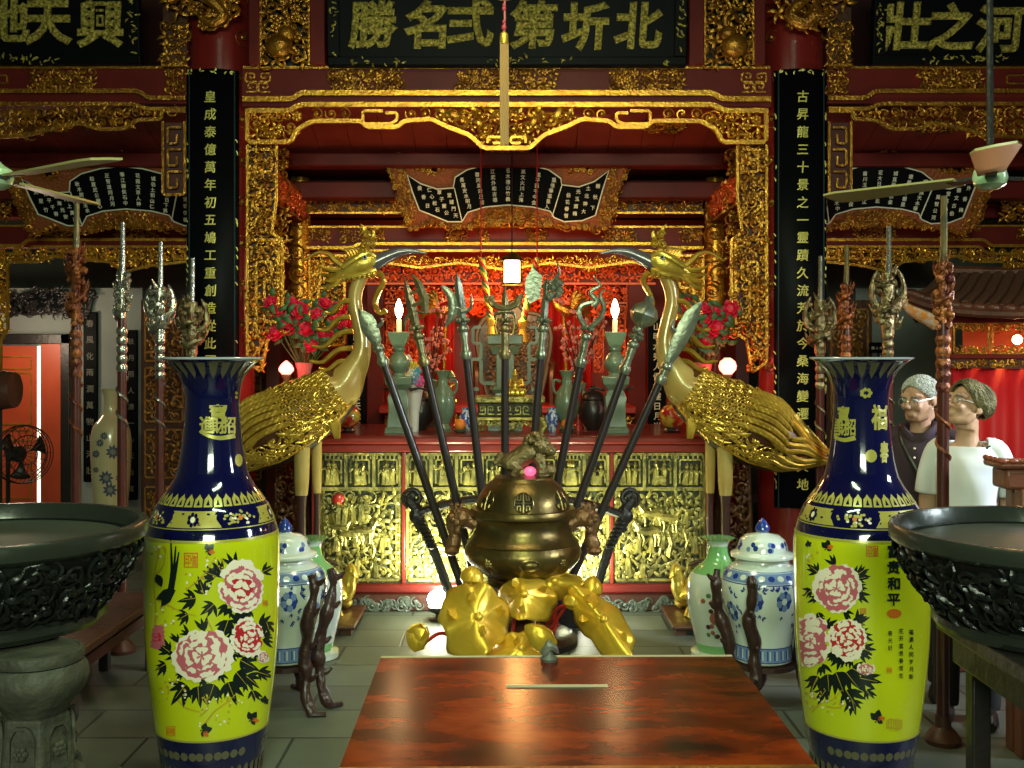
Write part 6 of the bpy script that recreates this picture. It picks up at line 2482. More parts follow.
        for (x, y, L, a, n) in ((818, 572, 12, 3.8, 3), (812, 590, 12, 2.6, 2), (852, 580, 18, -.2, 3), (858, 574, 12, -.6, 2), (852, 622, 16, .2, 3), (858, 634, 16, .5, 3),
                                (818, 612, 10, 1.2, 2), (862, 648, 14, .4, 2), (818, 676, 18, 2.0, 3), (828, 674, 22, 1.5, 3), (836, 672, 26, 1.2, 3), (846, 672, 26, .9, 3),
                                (852, 668, 20, .5, 3), (860, 678, 22, .2, 3), (846, 690, 22, 1.0, 3), (826, 690, 16, 2.2, 2), (866, 690, 12, .9, 3), (852, 700, 16, 1.3, 3)):
            p.palm(x, y, L, a, bI, 1, R2, n)
            p.stroke([(x, y), (x + L * .8 * math.cos(a), y + L * .8 * math.sin(a))], .7, .3, bV, 3)
        for q in ((837, 588, 24, 27, 7), (847, 639, 20, 22, 9), (814, 645, 17, 28, 6)):
            p.wreath(*q, bI, R2)
        p.peony(837, 588, 24, 27, bW, bP, bP, R2, 3)
        p.peony(847, 639, 20, 22, bW, bD, bD, R2, 3)
        p.peony(812, 641, 17, 28, bW, bP, bP, R2, 4)
        p.peony(866, 669, 9, 6, bW, bP, bP, R2, 3)
        p.butterfly(827, 548, 9, -.8, bI, bS)
        p.butterfly(877, 720, 11, -.8, bI, bS)
        p.butterfly(908, 559, 8, -1.2, bI, bS)
        p.butterfly(808, 545, 6, -1.2, bI, bI)
        p.seal(872, 551, 6, 5.5, bS, bY)
        p.seal(863, 611, 3.2, 3, bS, bY)
        p.seal(894, 724, 8, 4.5, bV, bY)
        disc(894, 613.5, 7.5, bS, 1, 4.8)
        for i, ch in enumerate('富贵和平'):
            p.text(ch, 893.5, 551 + 16.2 * i, 13.5, bI, 2, .03)
        for x, y0, t in ((890, 633, '春光好'), (901, 631, '花开富贵春常在'), (911, 632, '福满人间岁月新')):
            for i, ch in enumerate(t):
                p.text(ch, x, y0 + 7.4 * i, 5.6, bI, 2, .01, .8)
        p.seal(889, 670, 2.6, 3, bS, bY)
    lab = ('tall blue and yellow porcelain vase with two peonies and a bird, left foreground' if side == 0 else
           'tall blue and yellow porcelain vase with peonies and four black characters, right foreground')
    o = thing('porcelain_vase', lab, 'vase', (X, Y, 0))
    p.mb.build('body', VM, o, smooth=50)
    MB().tube([(sm[-1][0] * math.cos(a), sm[-1][0] * math.sin(a), sm[-1][1] + 0.002) for a in [2 * PI * j / 72 for j in range(72)]], 0.0045, 8, closed=True).build(
        'rim', mat('pale rim glaze', (0.35, 0.38, 0.42), 0.15, coat=0.5), o)


def mat_ix(name):
    if name not in MATS:
        VM.append(mat(name, (0.10, 0.09, 0.05), 0.3))
    return VM.index(MATS[name])


big_vase(0)
big_vase(1)

# ---------------------------------------------------------------- blue and white jars on root stands
WHT = mat('white porcelain', (0.62, 0.68, 0.60), 0.10, 0, 0.8)
BLU = mat('underglaze blue', (0.02, 0.045, 0.24), 0.15, 0, 0.5)
BLUL = mat('pale underglaze blue', (0.16, 0.24, 0.42), 0.15, 0, 0.5)
ROOT = mat('root wood', (0.042, 0.017, 0.012), 0.35, 0, 0.15, bump=(30, 0.5), var=(9, (0.03, 0.012, 0.010), 0.2))


def jar(side):
    sd = 'left' if side == 0 else 'right'
    Y = 5.1
    k = Y / F
    ax = 285 if side == 0 else 762.5
    X = (ax - CX) * k
    zz = lambda y: HC - (y - CY) * k
    z0 = zz(659)
    prof = [(26 * k, 0), (29 * k, 0.01), (28.5 * k, zz(648) - z0), (29.5 * k, zz(636) - z0), (33 * k, zz(620) - z0), (39.5 * k, zz(602) - z0), (41.8 * k, zz(586) - z0), (40 * k, zz(575) - z0),
            (34 * k, zz(567) - z0), (27 * k, zz(562) - z0), (25.5 * k, zz(556) - z0)]
    prof = [(a.x, a.z) for a in smoothline([Vector((r, 0, z)) for r, z in prof], 4)]
    p = Pot(prof, X, Y, z0)
    p.mb.lathe(prof, 48)
    rnd = random.Random(70 + side)

    def band(y0, y1, m_, lay=1):
        zs = [lerp(zz(y0) - z0, zz(y1) - z0, q / 4) for q in range(5)]
        for a, b in zip(zs, zs[1:]):
            vs = [p.S(2 * PI * j / 48, z, .0007 * lay) for z in (a, b) for j in range(48)]
            p.mb.add(vs, [(j, (j + 1) % 48, 48 + (j + 1) % 48, 48 + j) for j in range(48)], m_)
    band(655, 642, 2)
    band(656, 655, 1, 2)
    band(642, 641, 1, 2)
    band(578, 577, 1)
    band(576.4, 566, 2)
    for i in range(26):
        a = 2 * PI * i / 26
        for da, w in ((-.05, .018), (0.03, .018)):
            p.poly([(a + da - w, zz(653) - z0), (a + da + w, zz(653) - z0), (a + da + w, zz(644) - z0), (a + da - w, zz(644) - z0)], 1 if da < 0 else 0, 2, False)
        p.poly([(a + .09 * math.cos(t), zz(571.5) - z0 + .012 * math.sin(t)) for t in [2 * PI * j / 8 for j in range(8)]], 0 if i % 2 else 1, 2, False)
    # scrolling flowers and leaves
    for i in range(9):
        a = 2 * PI * i / 9 + .3
        zc = zz(593 + 14 * (i % 2)) - z0
        for q in range(9):
            t0 = 2 * PI * q / 9
            u, v = a + .19 * math.cos(t0) * .7, zc + .045 * math.sin(t0) * .7
            p.poly([(u + .075 * math.cos(t), v + .018 * math.sin(t)) for t in [2 * PI * j / 7 for j in range(7)]], 2 if q % 2 else 1, 1 + q % 2, False)
        p.poly([(a + .07 * math.cos(t), zc + .016 * math.sin(t)) for t in [2 * PI * j / 8 for j in range(8)]], 0, 3, False)
        for q in range(13):
            t0 = rnd.uniform(0, 6.28)
            u, v = a + rnd.uniform(.2, .45) * math.cos(t0), min(zz(582) - z0, zc + rnd.uniform(.05, .11) * math.sin(t0))
            for w in (-.7, 0, .7):
                p.poly([(u + .10 * math.cos(t0 + w) * s + .035 * math.sin(t0 + w) * c, v + .024 * math.sin(t0 + w) * s + .008 * math.cos(t0 + w) * c)
                        for s, c in ((0, 0), (.4, .8), (1, 0), (.4, -.8))], 1, 2, False)
    o = thing('lidded_jar', 'blue and white lidded jar on a root stand behind the %s tall vase' % sd, 'jar', (X, Y, z0))
    p.mb.build('body', [WHT, BLU, BLUL], o, smooth=50)
    lp = [(25 * k, zz(557) - z0), (31.5 * k, zz(556) - z0), (32 * k, zz(553.5) - z0), (31 * k, zz(552) - z0), (25.5 * k, zz(550) - z0), (24.5 * k, zz(545) - z0), (22 * k, zz(539) - z0),
          (16 * k, zz(534.5) - z0), (7 * k, zz(533) - z0), (5.5 * k, zz(531.5) - z0)]
    q = Pot(lp[4:], X, Y, z0)
    q.mb.lathe(lp, 40)
    for i in range(8):
        a = 2 * PI * i / 8 + .1
        zc = zz(544) - z0
        for r in range(5):
            t0 = rnd.uniform(0, 6.28)
            u, v = a + .2 * math.cos(t0), zc + .012 * math.sin(t0)
            q.poly([(u + .10 * math.cos(t), v + .012 * math.sin(t)) for t in [2 * PI * j / 7 for j in range(7)]], 1 if r % 2 else 2, 1 + r % 2, False)
    lid = q.mb.build('lid', [WHT, BLU, BLUL], o, smooth=50)
    MB().lathe([(5.5 * k, zz(532) - z0), (7.4 * k, zz(529.5) - z0), (7.0 * k, zz(526) - z0), (3.5 * k, zz(521) - z0), (0, zz(517.5) - z0)], 18, mi=[1, 1, 1, 1]).build('knob', [WHT, BLU], lid)
    s = thing('root_stand', 'gnarled dark root wood stand holding the %s blue and white jar' % sd, 'stand', (X, Y, 0))
    MB().lathe([(0.10, z0 - 0.03), (0.155, z0 - 0.025), (0.155, z0 - 0.004), (0.02, z0 - 0.004)], 20).build('seat', ROOT, s)
    angs = (-0.45, -1.35, 1.4, 3.0) if side else (0.75, 1.35, -1.2, 3.0)
    for a in angs:
        def W(r, z, da=0.0):
            return Vector((r * math.sin(a + da), -r * math.cos(a + da), z))
        pts = [W(0.225, zz(567)), W(0.235, zz(580), .04), W(0.225, zz(597)), W(0.21, zz(612), -.06), W(0.175, zz(634), .03), W(0.165, zz(652)), W(0.17, zz(668), .05),
               W(0.19, zz(690), -.06), W(0.22, 0.012, .04)]
        sp = smoothline(pts, 5)
        n = len(sp)
        m = MB()
        m.tube(sp, [0.017 + 0.012 * math.sin(i / n * PI) + 0.003 * math.sin(i * 1.1 + a * 3) + 0.004 * math.sin(i * .5 + a) for i in range(n)], 9)
        for q in (4, 13, 22, 31):
            m.tube([sp[q], sp[q] + W(0.035, 0.012, .5), sp[q] + W(0.055, 0.03, .4)], [0.018, 0.013, 0.006], 7)
        m.tube([sp[-8], sp[-4] + W(.03, -.03, .6), Vector((sp[-1].x, sp[-1].y, 0.012)) + W(.06, 0, .9)], [0.02, 0.016, 0.012], 7)
        m.build('leg', ROOT, s)


jar(0)
jar(1)

GRN = mat('pale green glaze', (0.20, 0.46, 0.16), 0.12, 0, 0.7)
ROSE2 = mat('dull red enamel', (0.36, 0.10, 0.07), 0.3)


def green_vase(side):
    sd = 'left' if side == 0 else 'right'
    Y = 5.92
    k = Y / F
    ax = 311.5 if side == 0 else 718
    X = (ax - CX) * k
    zz = lambda y: HC - (y - CY) * k
    pr = [(20.5, 649), (22, 646), (22.5, 641), (25, 630), (29, 614), (31, 598), (30.5, 583), (27.5, 574), (21, 567), (14, 561), (10.5, 554), (9.5, 547), (11, 542), (15, 538.5), (16.6, 537.5)]
    prof = [(a.x, a.z) for a in smoothline([Vector((r * k, 0, zz(y))) for r, y in pr], 3)]
    p = Pot(prof, X, Y, 0)
    mi = []
    for (r0, z0), (r1, z1) in zip(prof, prof[1:]):
        y = CY + (HC - (z0 + z1) / 2) / k
        mi.append(1 if (y > 640 or 546 < y < 571 or y < 539) else 0)
    p.mb.lathe(prof, 40, mi=mi)
    rnd = random.Random(90 + side)
    z = lambda y: zz(y)
    for i in range(3):
        a0 = -0.25 + 2.1 * i
        for q in range(26):
            u, v = a0 + rnd.uniform(-.5, .5), z(rnd.uniform(588, 632))
            m_ = (2, 3, 3, 4)[q % 4]
            p.poly([(u + .09 * math.cos(t + q), v + .014 * math.sin(t + q)) for t in [2 * PI * j / 6 for j in range(6)]], m_, 1 + q % 3, False)
        p.poly([(a0 + .22 * math.cos(t), z(612) + .035 * math.sin(t)) for t in [2 * PI * j / 10 for j in range(10)]], 2, 4, False)
    o = thing('green_neck_vase', 'white porcelain vase with green neck and foot behind the %s root stand' % sd, 'vase', (X, Y, 0))
    p.mb.build('body', [WHT, GRN, ROSE2, mat('leaf green enamel', (0.10, 0.22, 0.08), 0.3), BROWN], o, smooth=50)
    MB().lathe([(25 * k, 0), (27 * k, 0.004), (27 * k, zz(650.5)), (20 * k, zz(649))], 32).build('foot_dish', WHT, o)


green_vase(0)
green_vase(1)

# ---------------------------------------------------------------- great basins
BASIN = mat('blackened bronze', (0.014, 0.016, 0.014), 0.28, 0.3, bump=(30, 0.3), var=(5, (0.008, 0.010, 0.009), 0.3))
BASINR = mat('polished bronze rim', (0.040, 0.046, 0.038), 0.26, 0.5, bump=(20, 0.1))
STONE = mat('carved stone', (0.075, 0.072, 0.050), 0.65, bump=(14, 0.9), var=(11, (0.024, 0.024, 0.018), 0.3))


def basin(side):
    sd = 'left' if side == 0 else 'right'
    cx, cy = (-1.675, 3.48) if side == 0 else (1.69, 3.40)
    zr, zb, r, rb = 1.10, 0.785, 0.498, 0.36
    o = thing('bronze_basin', 'huge dark bronze basin with wave relief, %s edge of the hall' % sd, 'basin', (cx, cy, zb))
    h = zr - zb
    prof = [(rb - .04, 0), (rb, 0.003), (rb + .012, 0.02), (rb + .008, 0.04), (rb - .005, 0.05), (rb + .03, 0.10), (rb + .075, 0.17), (rb + .105, h - .09), (rb + .11, h - .065), (r - .01, h - .055), (r, h - .045),
            (r + .002, h - .012), (r - .005, h), (r - .028, h), (r - .034, h - .01), (r - .045, h - .05), (r - .06, h - .052)]
    mi = []
    for i in range(len(prof) - 1):
        mi.append(1 if i in (0, 1, 2, 3, 8, 9, 10, 11, 12, 13, 14) else 0)
    m = MB().lathe(prof, 72, mi=mi, cap=False)
    m.build('bowl', [BASIN, BASINR], o)
    T = lambda u, v, d: Vector(((interp([(0.05, rb - .005), (.1, rb + .03), (.17, rb + .075), (h - .09, rb + .105)], v) + d) * math.sin(u / .42),
                                -(interp([(0.05, rb - .005), (.1, rb + .03), (.17, rb + .075), (h - .09, rb + .105)], v) + d) * math.cos(u / .42), v))
    c = MB()
    carve(c, T, rect(-1.3, 1.3, 0.06, h - .07), 0.075, 401 + side, w=0.17, mix=(0.6, 0.4, 0), d=0.3)
    c.build('wave_relief', BASIN, o)
    d = MB()
    d.lathe([(r - .05, h - .055), (0.25, h - .05), (0.0, h - .048)], 48, cap=False)
    d.build('ash_bed', mat('grey green ash', (0.06, 0.072, 0.055), 0.4, bump=(6, 0.1), var=(2, (0.035, 0.042, 0.034), 0.3)), o)
    MB().lathe([(rb - .05, 0.001), (0, 0.001)], 40, cap=False).build('underside', BASIN, o)
    return o


basin(0)
basin(1)


def pedestal(x, y, lab):
    o = thing('stone_pedestal', lab, 'pedestal', (x, y, 0))
    t = MB()
    t.lathe([(0.10, 0.745), (0.132, 0.75), (0.135, 0.765), (0.13, 0.78), (0.12, 0.783), (0.118, 0.778), (0, 0.780)], 28)
    t.lathe([(0.085, 0.60), (0.105, 0.63), (0.135, 0.665), (0.148, 0.70), (0.142, 0.73), (0.130, 0.747)], 28, cap=False)
    t.build('capital', STONE, o)
    b = MB().lathe([(0.12, 0.42), (0.115, 0.44), (0.10, 0.60)], 6)
    b.build('shaft', STONE, o, smooth=0, bevel=0.008)
    g = MB()
    for i in range(6):
        a = (i + .5) * PI / 3
        M = Matrix.Rotation(a, 4, 'Z') @ Matrix.Translation((0.097, 0, 0))
        T = lambda u, v, d: M @ Vector((d, u, v))
        line(g, T, [(-.035, .455), (-.035, .55), (-.018, .58), (.018, .58), (.035, .55), (.035, .455)], 0.007, 0.0, closed=True)
        blossom(g, T, 0, 0.51, 0.022)
    g.build('panel_relief', STONE, o)
    f = MB()
    f.lathe([(0.16, 0.30), (0.165, 0.36), (0.15, 0.40), (0.13, 0.42)], 28)
    f.lathe([(0.14, 0.14), (0.11, 0.2), (0.13, 0.28), (0.15, 0.30)], 28)
    f.lathe([(0.2, 0), (0.2, 0.06), (0.17, 0.09), (0.15, 0.14)], 28)
    for i in range(6):
        a = i * PI / 3 + .4
        f.tube(smoothline([(0.14 * math.cos(a), 0.14 * math.sin(a), .33), (0.19 * math.cos(a), 0.19 * math.sin(a), .33), (0.225 * math.cos(a), 0.225 * math.sin(a), .37), (0.22 * math.cos(a), 0.22 * math.sin(a), .40)], 3),
               [.03, .03, .028, .026, .024, .022, .02, .018, .016, .012], 8)
    f.build('base', STONE, o)


pedestal(-1.385, 3.20, 'carved stone pedestal under the near side of the left bronze basin')
pedestal(-1.75, 3.78, 'carved stone pedestal under the far side of the left bronze basin')
pedestal(-1.93, 3.28, 'carved stone pedestal under the outer side of the left bronze basin')


def basin_table():
    o = thing('wooden_table', 'dark wooden table carrying the right bronze basin', 'table', (1.70, 3.20, 0))
    MB().box(-.30, .45, -.62, .44, .73, .782).build('top', BLACKW, o, bevel=0.008)
    MB().box(-.26, .41, -.58, .40, .63, .73).build('apron', BLACKW, o, bevel=0.006)
    for sx in (-.20, .37):
        for sy in (-.54, .34):
            MB().box(sx - .03, sx + .03, sy - .03, sy + .03, 0, .64).build('leg', BLACKW, o, bevel=0.006)
    MB().box(-.2, .37, -.03, .03, .18, .22).build('stretcher', BROWN, o, bevel=0.006)


basin_table()


def bench(x, y, rz, lab, L=1.7):
    o = thing('wooden_bench', lab, 'bench', (x, y, 0), rz)
    MB().box(-.16, .16, -L / 2, L / 2, .345, .385).build('seat', BROWN, o, bevel=0.006)
    for sy in (-1, 1):
        for sx in (-1, 1):
            MB().box(sx * .12 - .025, sx * .12 + .025, sy * (L / 2 - .08) - .025, sy * (L / 2 - .08) + .025, 0, .345).build('leg', BLACKW, o, bevel=0.005)
    for sx in (-1, 1):
        MB().box(sx * .12 - .015, sx * .12 + .015, -L / 2 + .1, L / 2 - .1, .27, .32).build('side_rail', REDD, o)


bench(-1.98, 4.9, 0, 'low wooden bench behind the left bronze basin')
c = thing('red_box', 'flat dusty red wooden box on the floor behind the right bronze basin', 'box', (2.25, 5.78, 0), R(8))
MB().box(-.2, .2, -.16, .16, 0, .10).build('body', mat('dusty red paint', (0.20, 0.03, 0.03), 0.6), c, bevel=0.008)
MB().box(-.21, .21, -.17, .17, .10, .13).build('lid', mat('dusty red paint', (0.20, 0.03, 0.03), 0.6), c, bevel=0.006)
# ---------------------------------------------------------------- ritual emblem poles standing in the side aisles
POLERED = mat('red brown pole', (0.085, 0.017, 0.011), 0.28, 0, 0.25, var=(6, (0.05, 0.011, 0.008), 0.2))
HEADS = (mat('red gold emblem', (0.36, 0.12, 0.03), 0.35, 0.5, bump=(50, 0.5), var=(22, (0.10, 0.02, 0.015), 0.15)),
         SILVER,
         mat('tarnished emblem', (0.42, 0.36, 0.18), 0.3, 0.7, bump=(50, 0.5), var=(25, (0.10, 0.06, 0.03), 0.15)))


def emblem_pole(px, Y, ys, yo0, yo1, w, m, lab, kind, seed):
    """thin spike above, carved dragon emblem, red shaft below"""
    k = Y / F
    X = (px - CX) * k
    z = lambda y: HC - (y - CY) * k
    o = thing('emblem_pole', lab, 'ritual pole', (X, Y, 0), group='ritual emblem poles in the aisles')
    MB().lathe([(.07, 0), (.075, .02), (.055, .05), (.034, .07), (.03, .12)], 20).build('base', BROWN, o)
    MB().tube([(0, 0, 0.06), (0, 0, 1.0), (0, 0, z(yo1) + 0.02)], [0.026, 0.025, 0.024], 12).build('shaft', POLERED, o)
    MB().tube([(0, 0, z(yo0) - 0.03), (0.004, 0, z(lerp(yo0, ys, .4))), (0.004, 0, z(ys))], [0.017, 0.014, 0.013], 8).build('spike', SILVER if kind else BRASSP, o)
    rnd = random.Random(seed)
    e = MB()
    zt, zb = z(yo0), z(yo1)
    L = zt - zb
    n = 46
    W_ = w * k
    pts = []
    for i in range(n):
        t = i / (n - 1)
        r = W_ * (0.55 + 0.45 * math.sin(t * PI * (1.2 if kind else .9) + .4)) * .8
        a = t * 13 + seed
        pts.append(Vector((r * math.cos(a), r * math.sin(a), lerp(zb, zt, t))))
    e.tube(pts, [W_ * .32 * (1 - .45 * i / n) for i in range(n)], 7)
    for i in range(n):
        if i % 2:
            p = pts[i]
            q = Vector((p.x, p.y, 0)).normalized()
            e.tube([p, p + q * W_ * .3 + Vector((0, 0, .02)), p + q * W_ * .5 + Vector((0, 0, .05))], [W_ * .16, W_ * .12, W_ * .03], 5)
    for i in range(26):
        a, t = rnd.uniform(0, 6.28), rnd.random()
        e.blob((W_ * .7 * math.cos(a), W_ * .7 * math.sin(a), lerp(zb, zt, t)), rnd.uniform(.012, .024), 6, 5)
    e.tube([(0, 0, zb - .05), (0, 0, zt)], W_ * .45, 10)
    if kind == 2:
        for s in (-1, 1):
            e.tube(smoothline([(0, 0, zb + L * .3), (s * W_ * 1.0, 0, zb + L * .45), (s * W_ * 1.1, 0, zb + L * .8), (s * W_ * .7, 0, zt + .02)], 4), [.02] * 4 + [.018] * 4 + [.012] * 3 + [.008, .004], 7)
    e.build('dragon_emblem', m, o)
    c = MB()
    for q in range(5):
        zz = zb - .05 - q * .05
        c.lathe([(0.026, zz - .02), (0.031, zz - .006), (0.031, zz + .006), (0.026, zz + .02)], 12)
    c.tube([(0.027 * math.cos(t * .6), 0.027 * math.sin(t * .6), zb - .3 - t * .012) for t in range(24)], 0.008, 5)
    c.build('collar', m, o)
    return o


emblem_pole(76, 5.6, 196, 248, 324, 10, HEADS[0], 'ritual pole with rusty red dragon emblem, nearest to the left edge', 0, 1)
emblem_pole(122, 6.0, 222, 272, 322, 8, HEADS[1], 'ritual pole with slim silver emblem in the left aisle', 1, 2)
emblem_pole(160, 6.4, 242, 288, 332, 12, HEADS[1], 'ritual pole with forked silver dragon emblem in the left aisle', 2, 3)
emblem_pole(192, 6.8, 258, 302, 346, 13, HEADS[2], 'ritual pole with tarnished emblem before the left couplet board', 2, 4)
emblem_pole(943, 4.62, 196, 262, 328, 9, HEADS[0], 'ritual pole with carved emblem standing before the woman in white', 0, 5)
emblem_pole(888, 6.0, 226, 273, 326, 14, HEADS[2], 'ritual pole with wide dark gold emblem in the right aisle', 2, 6)
emblem_pole(846, 6.4, 245, 286, 330, 8, HEADS[0], 'ritual pole with narrow ringed emblem in the right aisle', 0, 7)
emblem_pole(820, 6.8, 256, 300, 345, 13, HEADS[2], 'ritual pole with bushy emblem before the right couplet board', 2, 8)



# ---------------------------------------------------------------- ceiling fans and tassel
MINT = mat('mint enamel', (0.42, 0.60, 0.36), 0.25, 0, 0.4)
BLADE = mat('fan blade', (0.36, 0.33, 0.13), 0.35)


def ceiling_fan(px, py, Y, ang, lab):
    p = at(px, py, Y)
    o = thing('ceiling_fan', lab, 'ceiling fan', p)
    MB().lathe([(0, -.045), (.03, -.042), (.055, -.025), (.062, 0), (.055, .03), (.03, .045), (.014, .06)], 24).build('motor_housing', MINT, o)
    MB().tube([(0, 0, .05), (0, 0, 4.9 - p.z)], .012, 8).build('rod', IRON, o)
    b = MB()
    for i in range(3):
        a = R(ang + 120 * i)
        M = Matrix.Rotation(a, 4, 'Z') @ Matrix.Rotation(R(8), 4, 'X')
        b = MB()
        pr = [(.12, -.045), (.3, -.055), (.62, -.075), (.68, -.06), (.69, .0), (.68, .06), (.62, .075), (.3, .055), (.12, .045)]
        n = len(pr)
        b.add([(x, y, .004) for x, y in pr] + [(x, y, -.004) for x, y in pr], [tuple(range(n)), tuple(range(2 * n - 1, n - 1, -1))] + [(i2, n + i2, n + (i2 + 1) % n, (i2 + 1) % n) for i2 in range(n)], M=M)
        bl = b.build('blade', BLADE, o)
        MB().box(.05, .16, -.02, .02, -.006, .006, M=M).build('blade_bracket', IRON, bl)


ceiling_fan(-4, 178, 4.0, -36, 'ceiling fan with mint green hub at the left edge')
ceiling_fan(990, 178, 4.0, -112, 'ceiling fan with mint green hub at the right edge')


def tassel():
    Y = 5.9
    k = Y / F
    p = at(504, 33, Y)
    o = thing('hanging_tassel', 'long tan tassel on a pink cord hanging before the central beam', 'tassel', p)
    MB().tube([(0, 0, 0), (0.004, 0, .06), (0, 0, 4.9 - p.z)], .006, 6).build('cord', mat('pink cord', (0.5, 0.16, 0.16), 0.6), o)
    b = MB()
    for z, r in ((.03, .014), (.06, .010), (.13, .012), (.15, .009)):
        b.blob((0, 0, z), (r, r, r * 1.3), 10, 8)
    b.build('beads', mat('rose bead', (0.45, 0.06, 0.10), 0.3), o)
    MB().lathe([(.012, .005), (.022, -.005), (.024, -.05), (.023, -.06)], 14).build('cap', GOLDY, o)
    t = MB()
    L = 112 * k
    for i in range(14):
        a = i * 2.4
        r = .006 + .014 * (i / 14)
        t.tube([(r * math.cos(a), r * math.sin(a), -.05), (r * 1.1 * math.cos(a), r * 1.1 * math.sin(a), -L * .6), (r * math.cos(a + .1), r * math.sin(a + .1), -L)], .0065, 5)
    t.build('threads', mat('tan silk', (0.42, 0.28, 0.11), 0.55), o)
    MB().lathe([(.06, 0), (.065, .02), (.03, .03)], 16, c=(0, 0, 36 * k)).build('lamp_cap', mat('cream shade', (0.6, 0.6, 0.42), 0.5), o)


tassel()

# ---------------------------------------------------------------- left aisle background
YB = 9.7
struct(MB().box(-6.4, -3.28, YB + .06, YB + .16, 0, 2.2).build('wall_aisle_left', PLASTER, smooth=0))
struct(MB().box(3.05, 6.4, YB + .06, YB + .16, 0, 2.2).build('wall_aisle_right', PLASTER, smooth=0))
ORD = mat('orange red door paint', (0.62, 0.10, 0.035), 0.4, var=(3, (0.5, 0.06, 0.02), 0.3))
lamp('POINT', (-4.15, 9.0, 1.75), 13, (1.0, 0.78, 0.55), 0.15)  # warm light added in front of the door to brighten it; no fixture


def doorway():
    P = lambda pts: pz(pts, YB)
    T = face(YB)
    o = bpy.data.objects.new('door_1', None)
    COL.objects.link(o)
    struct(o)
    f = MB()
    for q in (rect(63, 72, 540, 334), rect(-30, 72, 344, 334)):
        a = P([(q[0][0], q[0][1]), (q[2][0], q[2][1])])
        f.box(a[0][0], a[1][0], YB - .06, YB + .06, max(0, a[0][1]), a[1][1])
    f.build('door_frame', BLACKW, o, bevel=0.006)
    a = P([(-30, 540), (37, 346)])
    MB().box(a[0][0], a[1][0], YB - .01, YB + .05, 0, a[1][1]).build('door_leaf', ORD, o, smooth=0)
    a = P([(43, 540), (63, 344)])
    MB().box(a[0][0], a[1][0], YB - .05, YB + .05, 0, a[1][1]).build('door_jamb', ORD, o, smooth=0)
    g = MB()
    for y0, y1 in ((357, 369), (373, 424), (430, 440), (447, 498)):
        line(g, T, P([(2, y0), (32, y0), (32, y1), (2, y1)]), .008, .015, closed=True)
    g.build('panel_moulding', GOLDB, o)
    s = P([(37.5, 500), (42, 346)])
    MB().box(s[0][0], s[1][0], YB + .0, YB + .03, 0, s[1][1]).build('bright_gap', mat('daylight through the door gap', (0.8, 1, 0.8), 0.5, emit=((0.75, 1.0, 0.75), 1.6)), o)


doorway()


def carved_board(px, py, sc, Y, lab, m=BLACKW):
    o = thing('fan_sign', lab, 'sign', (0, Y, 0))
    P = lambda pts: pz([(px + (x - 510) * sc, py + (y - 195) * sc) for x, y in pts], Y)
    T = face(0)
    MB().prism(P(OUTER[::-1]), -.04, 0, T).build('frame', m, o, smooth=0)
    MB().prism(P(INNER[::-1]), 0, .012, T).build('panel', BLACKL, o, smooth=0)
    g = MB()
    carve(g, T, P(OUTER[::-1]), .07, int(px), w=.14, d=.2)
    g.build('carving', m, o)
    return o


carved_board(48, 303, .40, 9.715, 'small dark carved board on the wall above the left door')
carved_board(955, 306, .40, 9.715, 'small dark carved board behind the roof of the red shrine')


def wall_couplet(px, y0, y1, w, Y, lab, txt):
    a, b = pz([(px - w, y1), (px + w, y0)], Y)
    o = thing('couplet_board', lab, 'couplet board', ((a[0] + b[0]) / 2, Y, 0))
    h = (b[0] - a[0]) / 2
    MB().box(-h, h, 0, .04, a[1], b[1]).build('board', BLACKL, o, bevel=.008)
    l = MB()
    n = len(txt)
    for i, ch in enumerate(txt):
        write(l, face(0), ch, 0, lerp(b[1], a[1], (i + .7) / (n + .4)), h * 1.1, .012, d=0, depth=.004)
    l.build('lettering', mat('dull lettering', (0.16, 0.16, 0.12), 0.5), o, smooth=0)


wall_couplet(90, 312, 482, 7, 9.72, 'narrow black board with faint writing right of the left doorway', '春風化雨潤萬物山河壯')
wall_couplet(131, 330, 500, 6, 9.72, 'narrow black board behind the big pale floor vase', '秋月照人清一心天地寬')


def screen(x0, x1, Y, y0, lab, seed):
    """carved wooden door panels across the back of an aisle"""
    a, b = pz([(x0, 560), (x1, y0)], Y)
    o = thing('carved_screen', lab, 'screen', ((a[0] + b[0]) / 2, Y, 0))
    h = (b[0] - a[0]) / 2
    MB().box(-h, h, 0, .05, 0, b[1]).build('panel', BROWN, o, smooth=0)
    g = MB()
    T = face(0)
    for z0, z1 in ((.15, .5), (.58, .98), (1.05, 1.5), (1.56, min(b[1] - .08, 2.0))):
        if z1 > z0:
            line(g, T, rect(-h + .04, h - .04, z0, z1), .012, .01, closed=True)
            carve(g, T, rect(-h + .06, h - .06, z0 + .02, z1 - .02), .10, seed, w=.16, d=.3)
    g.build('relief_carving', mat('dim gilt carving', (0.34, 0.15, 0.03), 0.4, 0.5, bump=(40, 0.4)), o)
    return o


screen(141, 188, 9.25, 300, 'carved brown screen behind the silver ritual poles', 1)
screen(246, 266, 9.1, 340, 'narrow carved screen behind the left crane', 2)
screen(826, 872, 9.25, 300, 'carved brown screen behind the right ritual poles', 3)


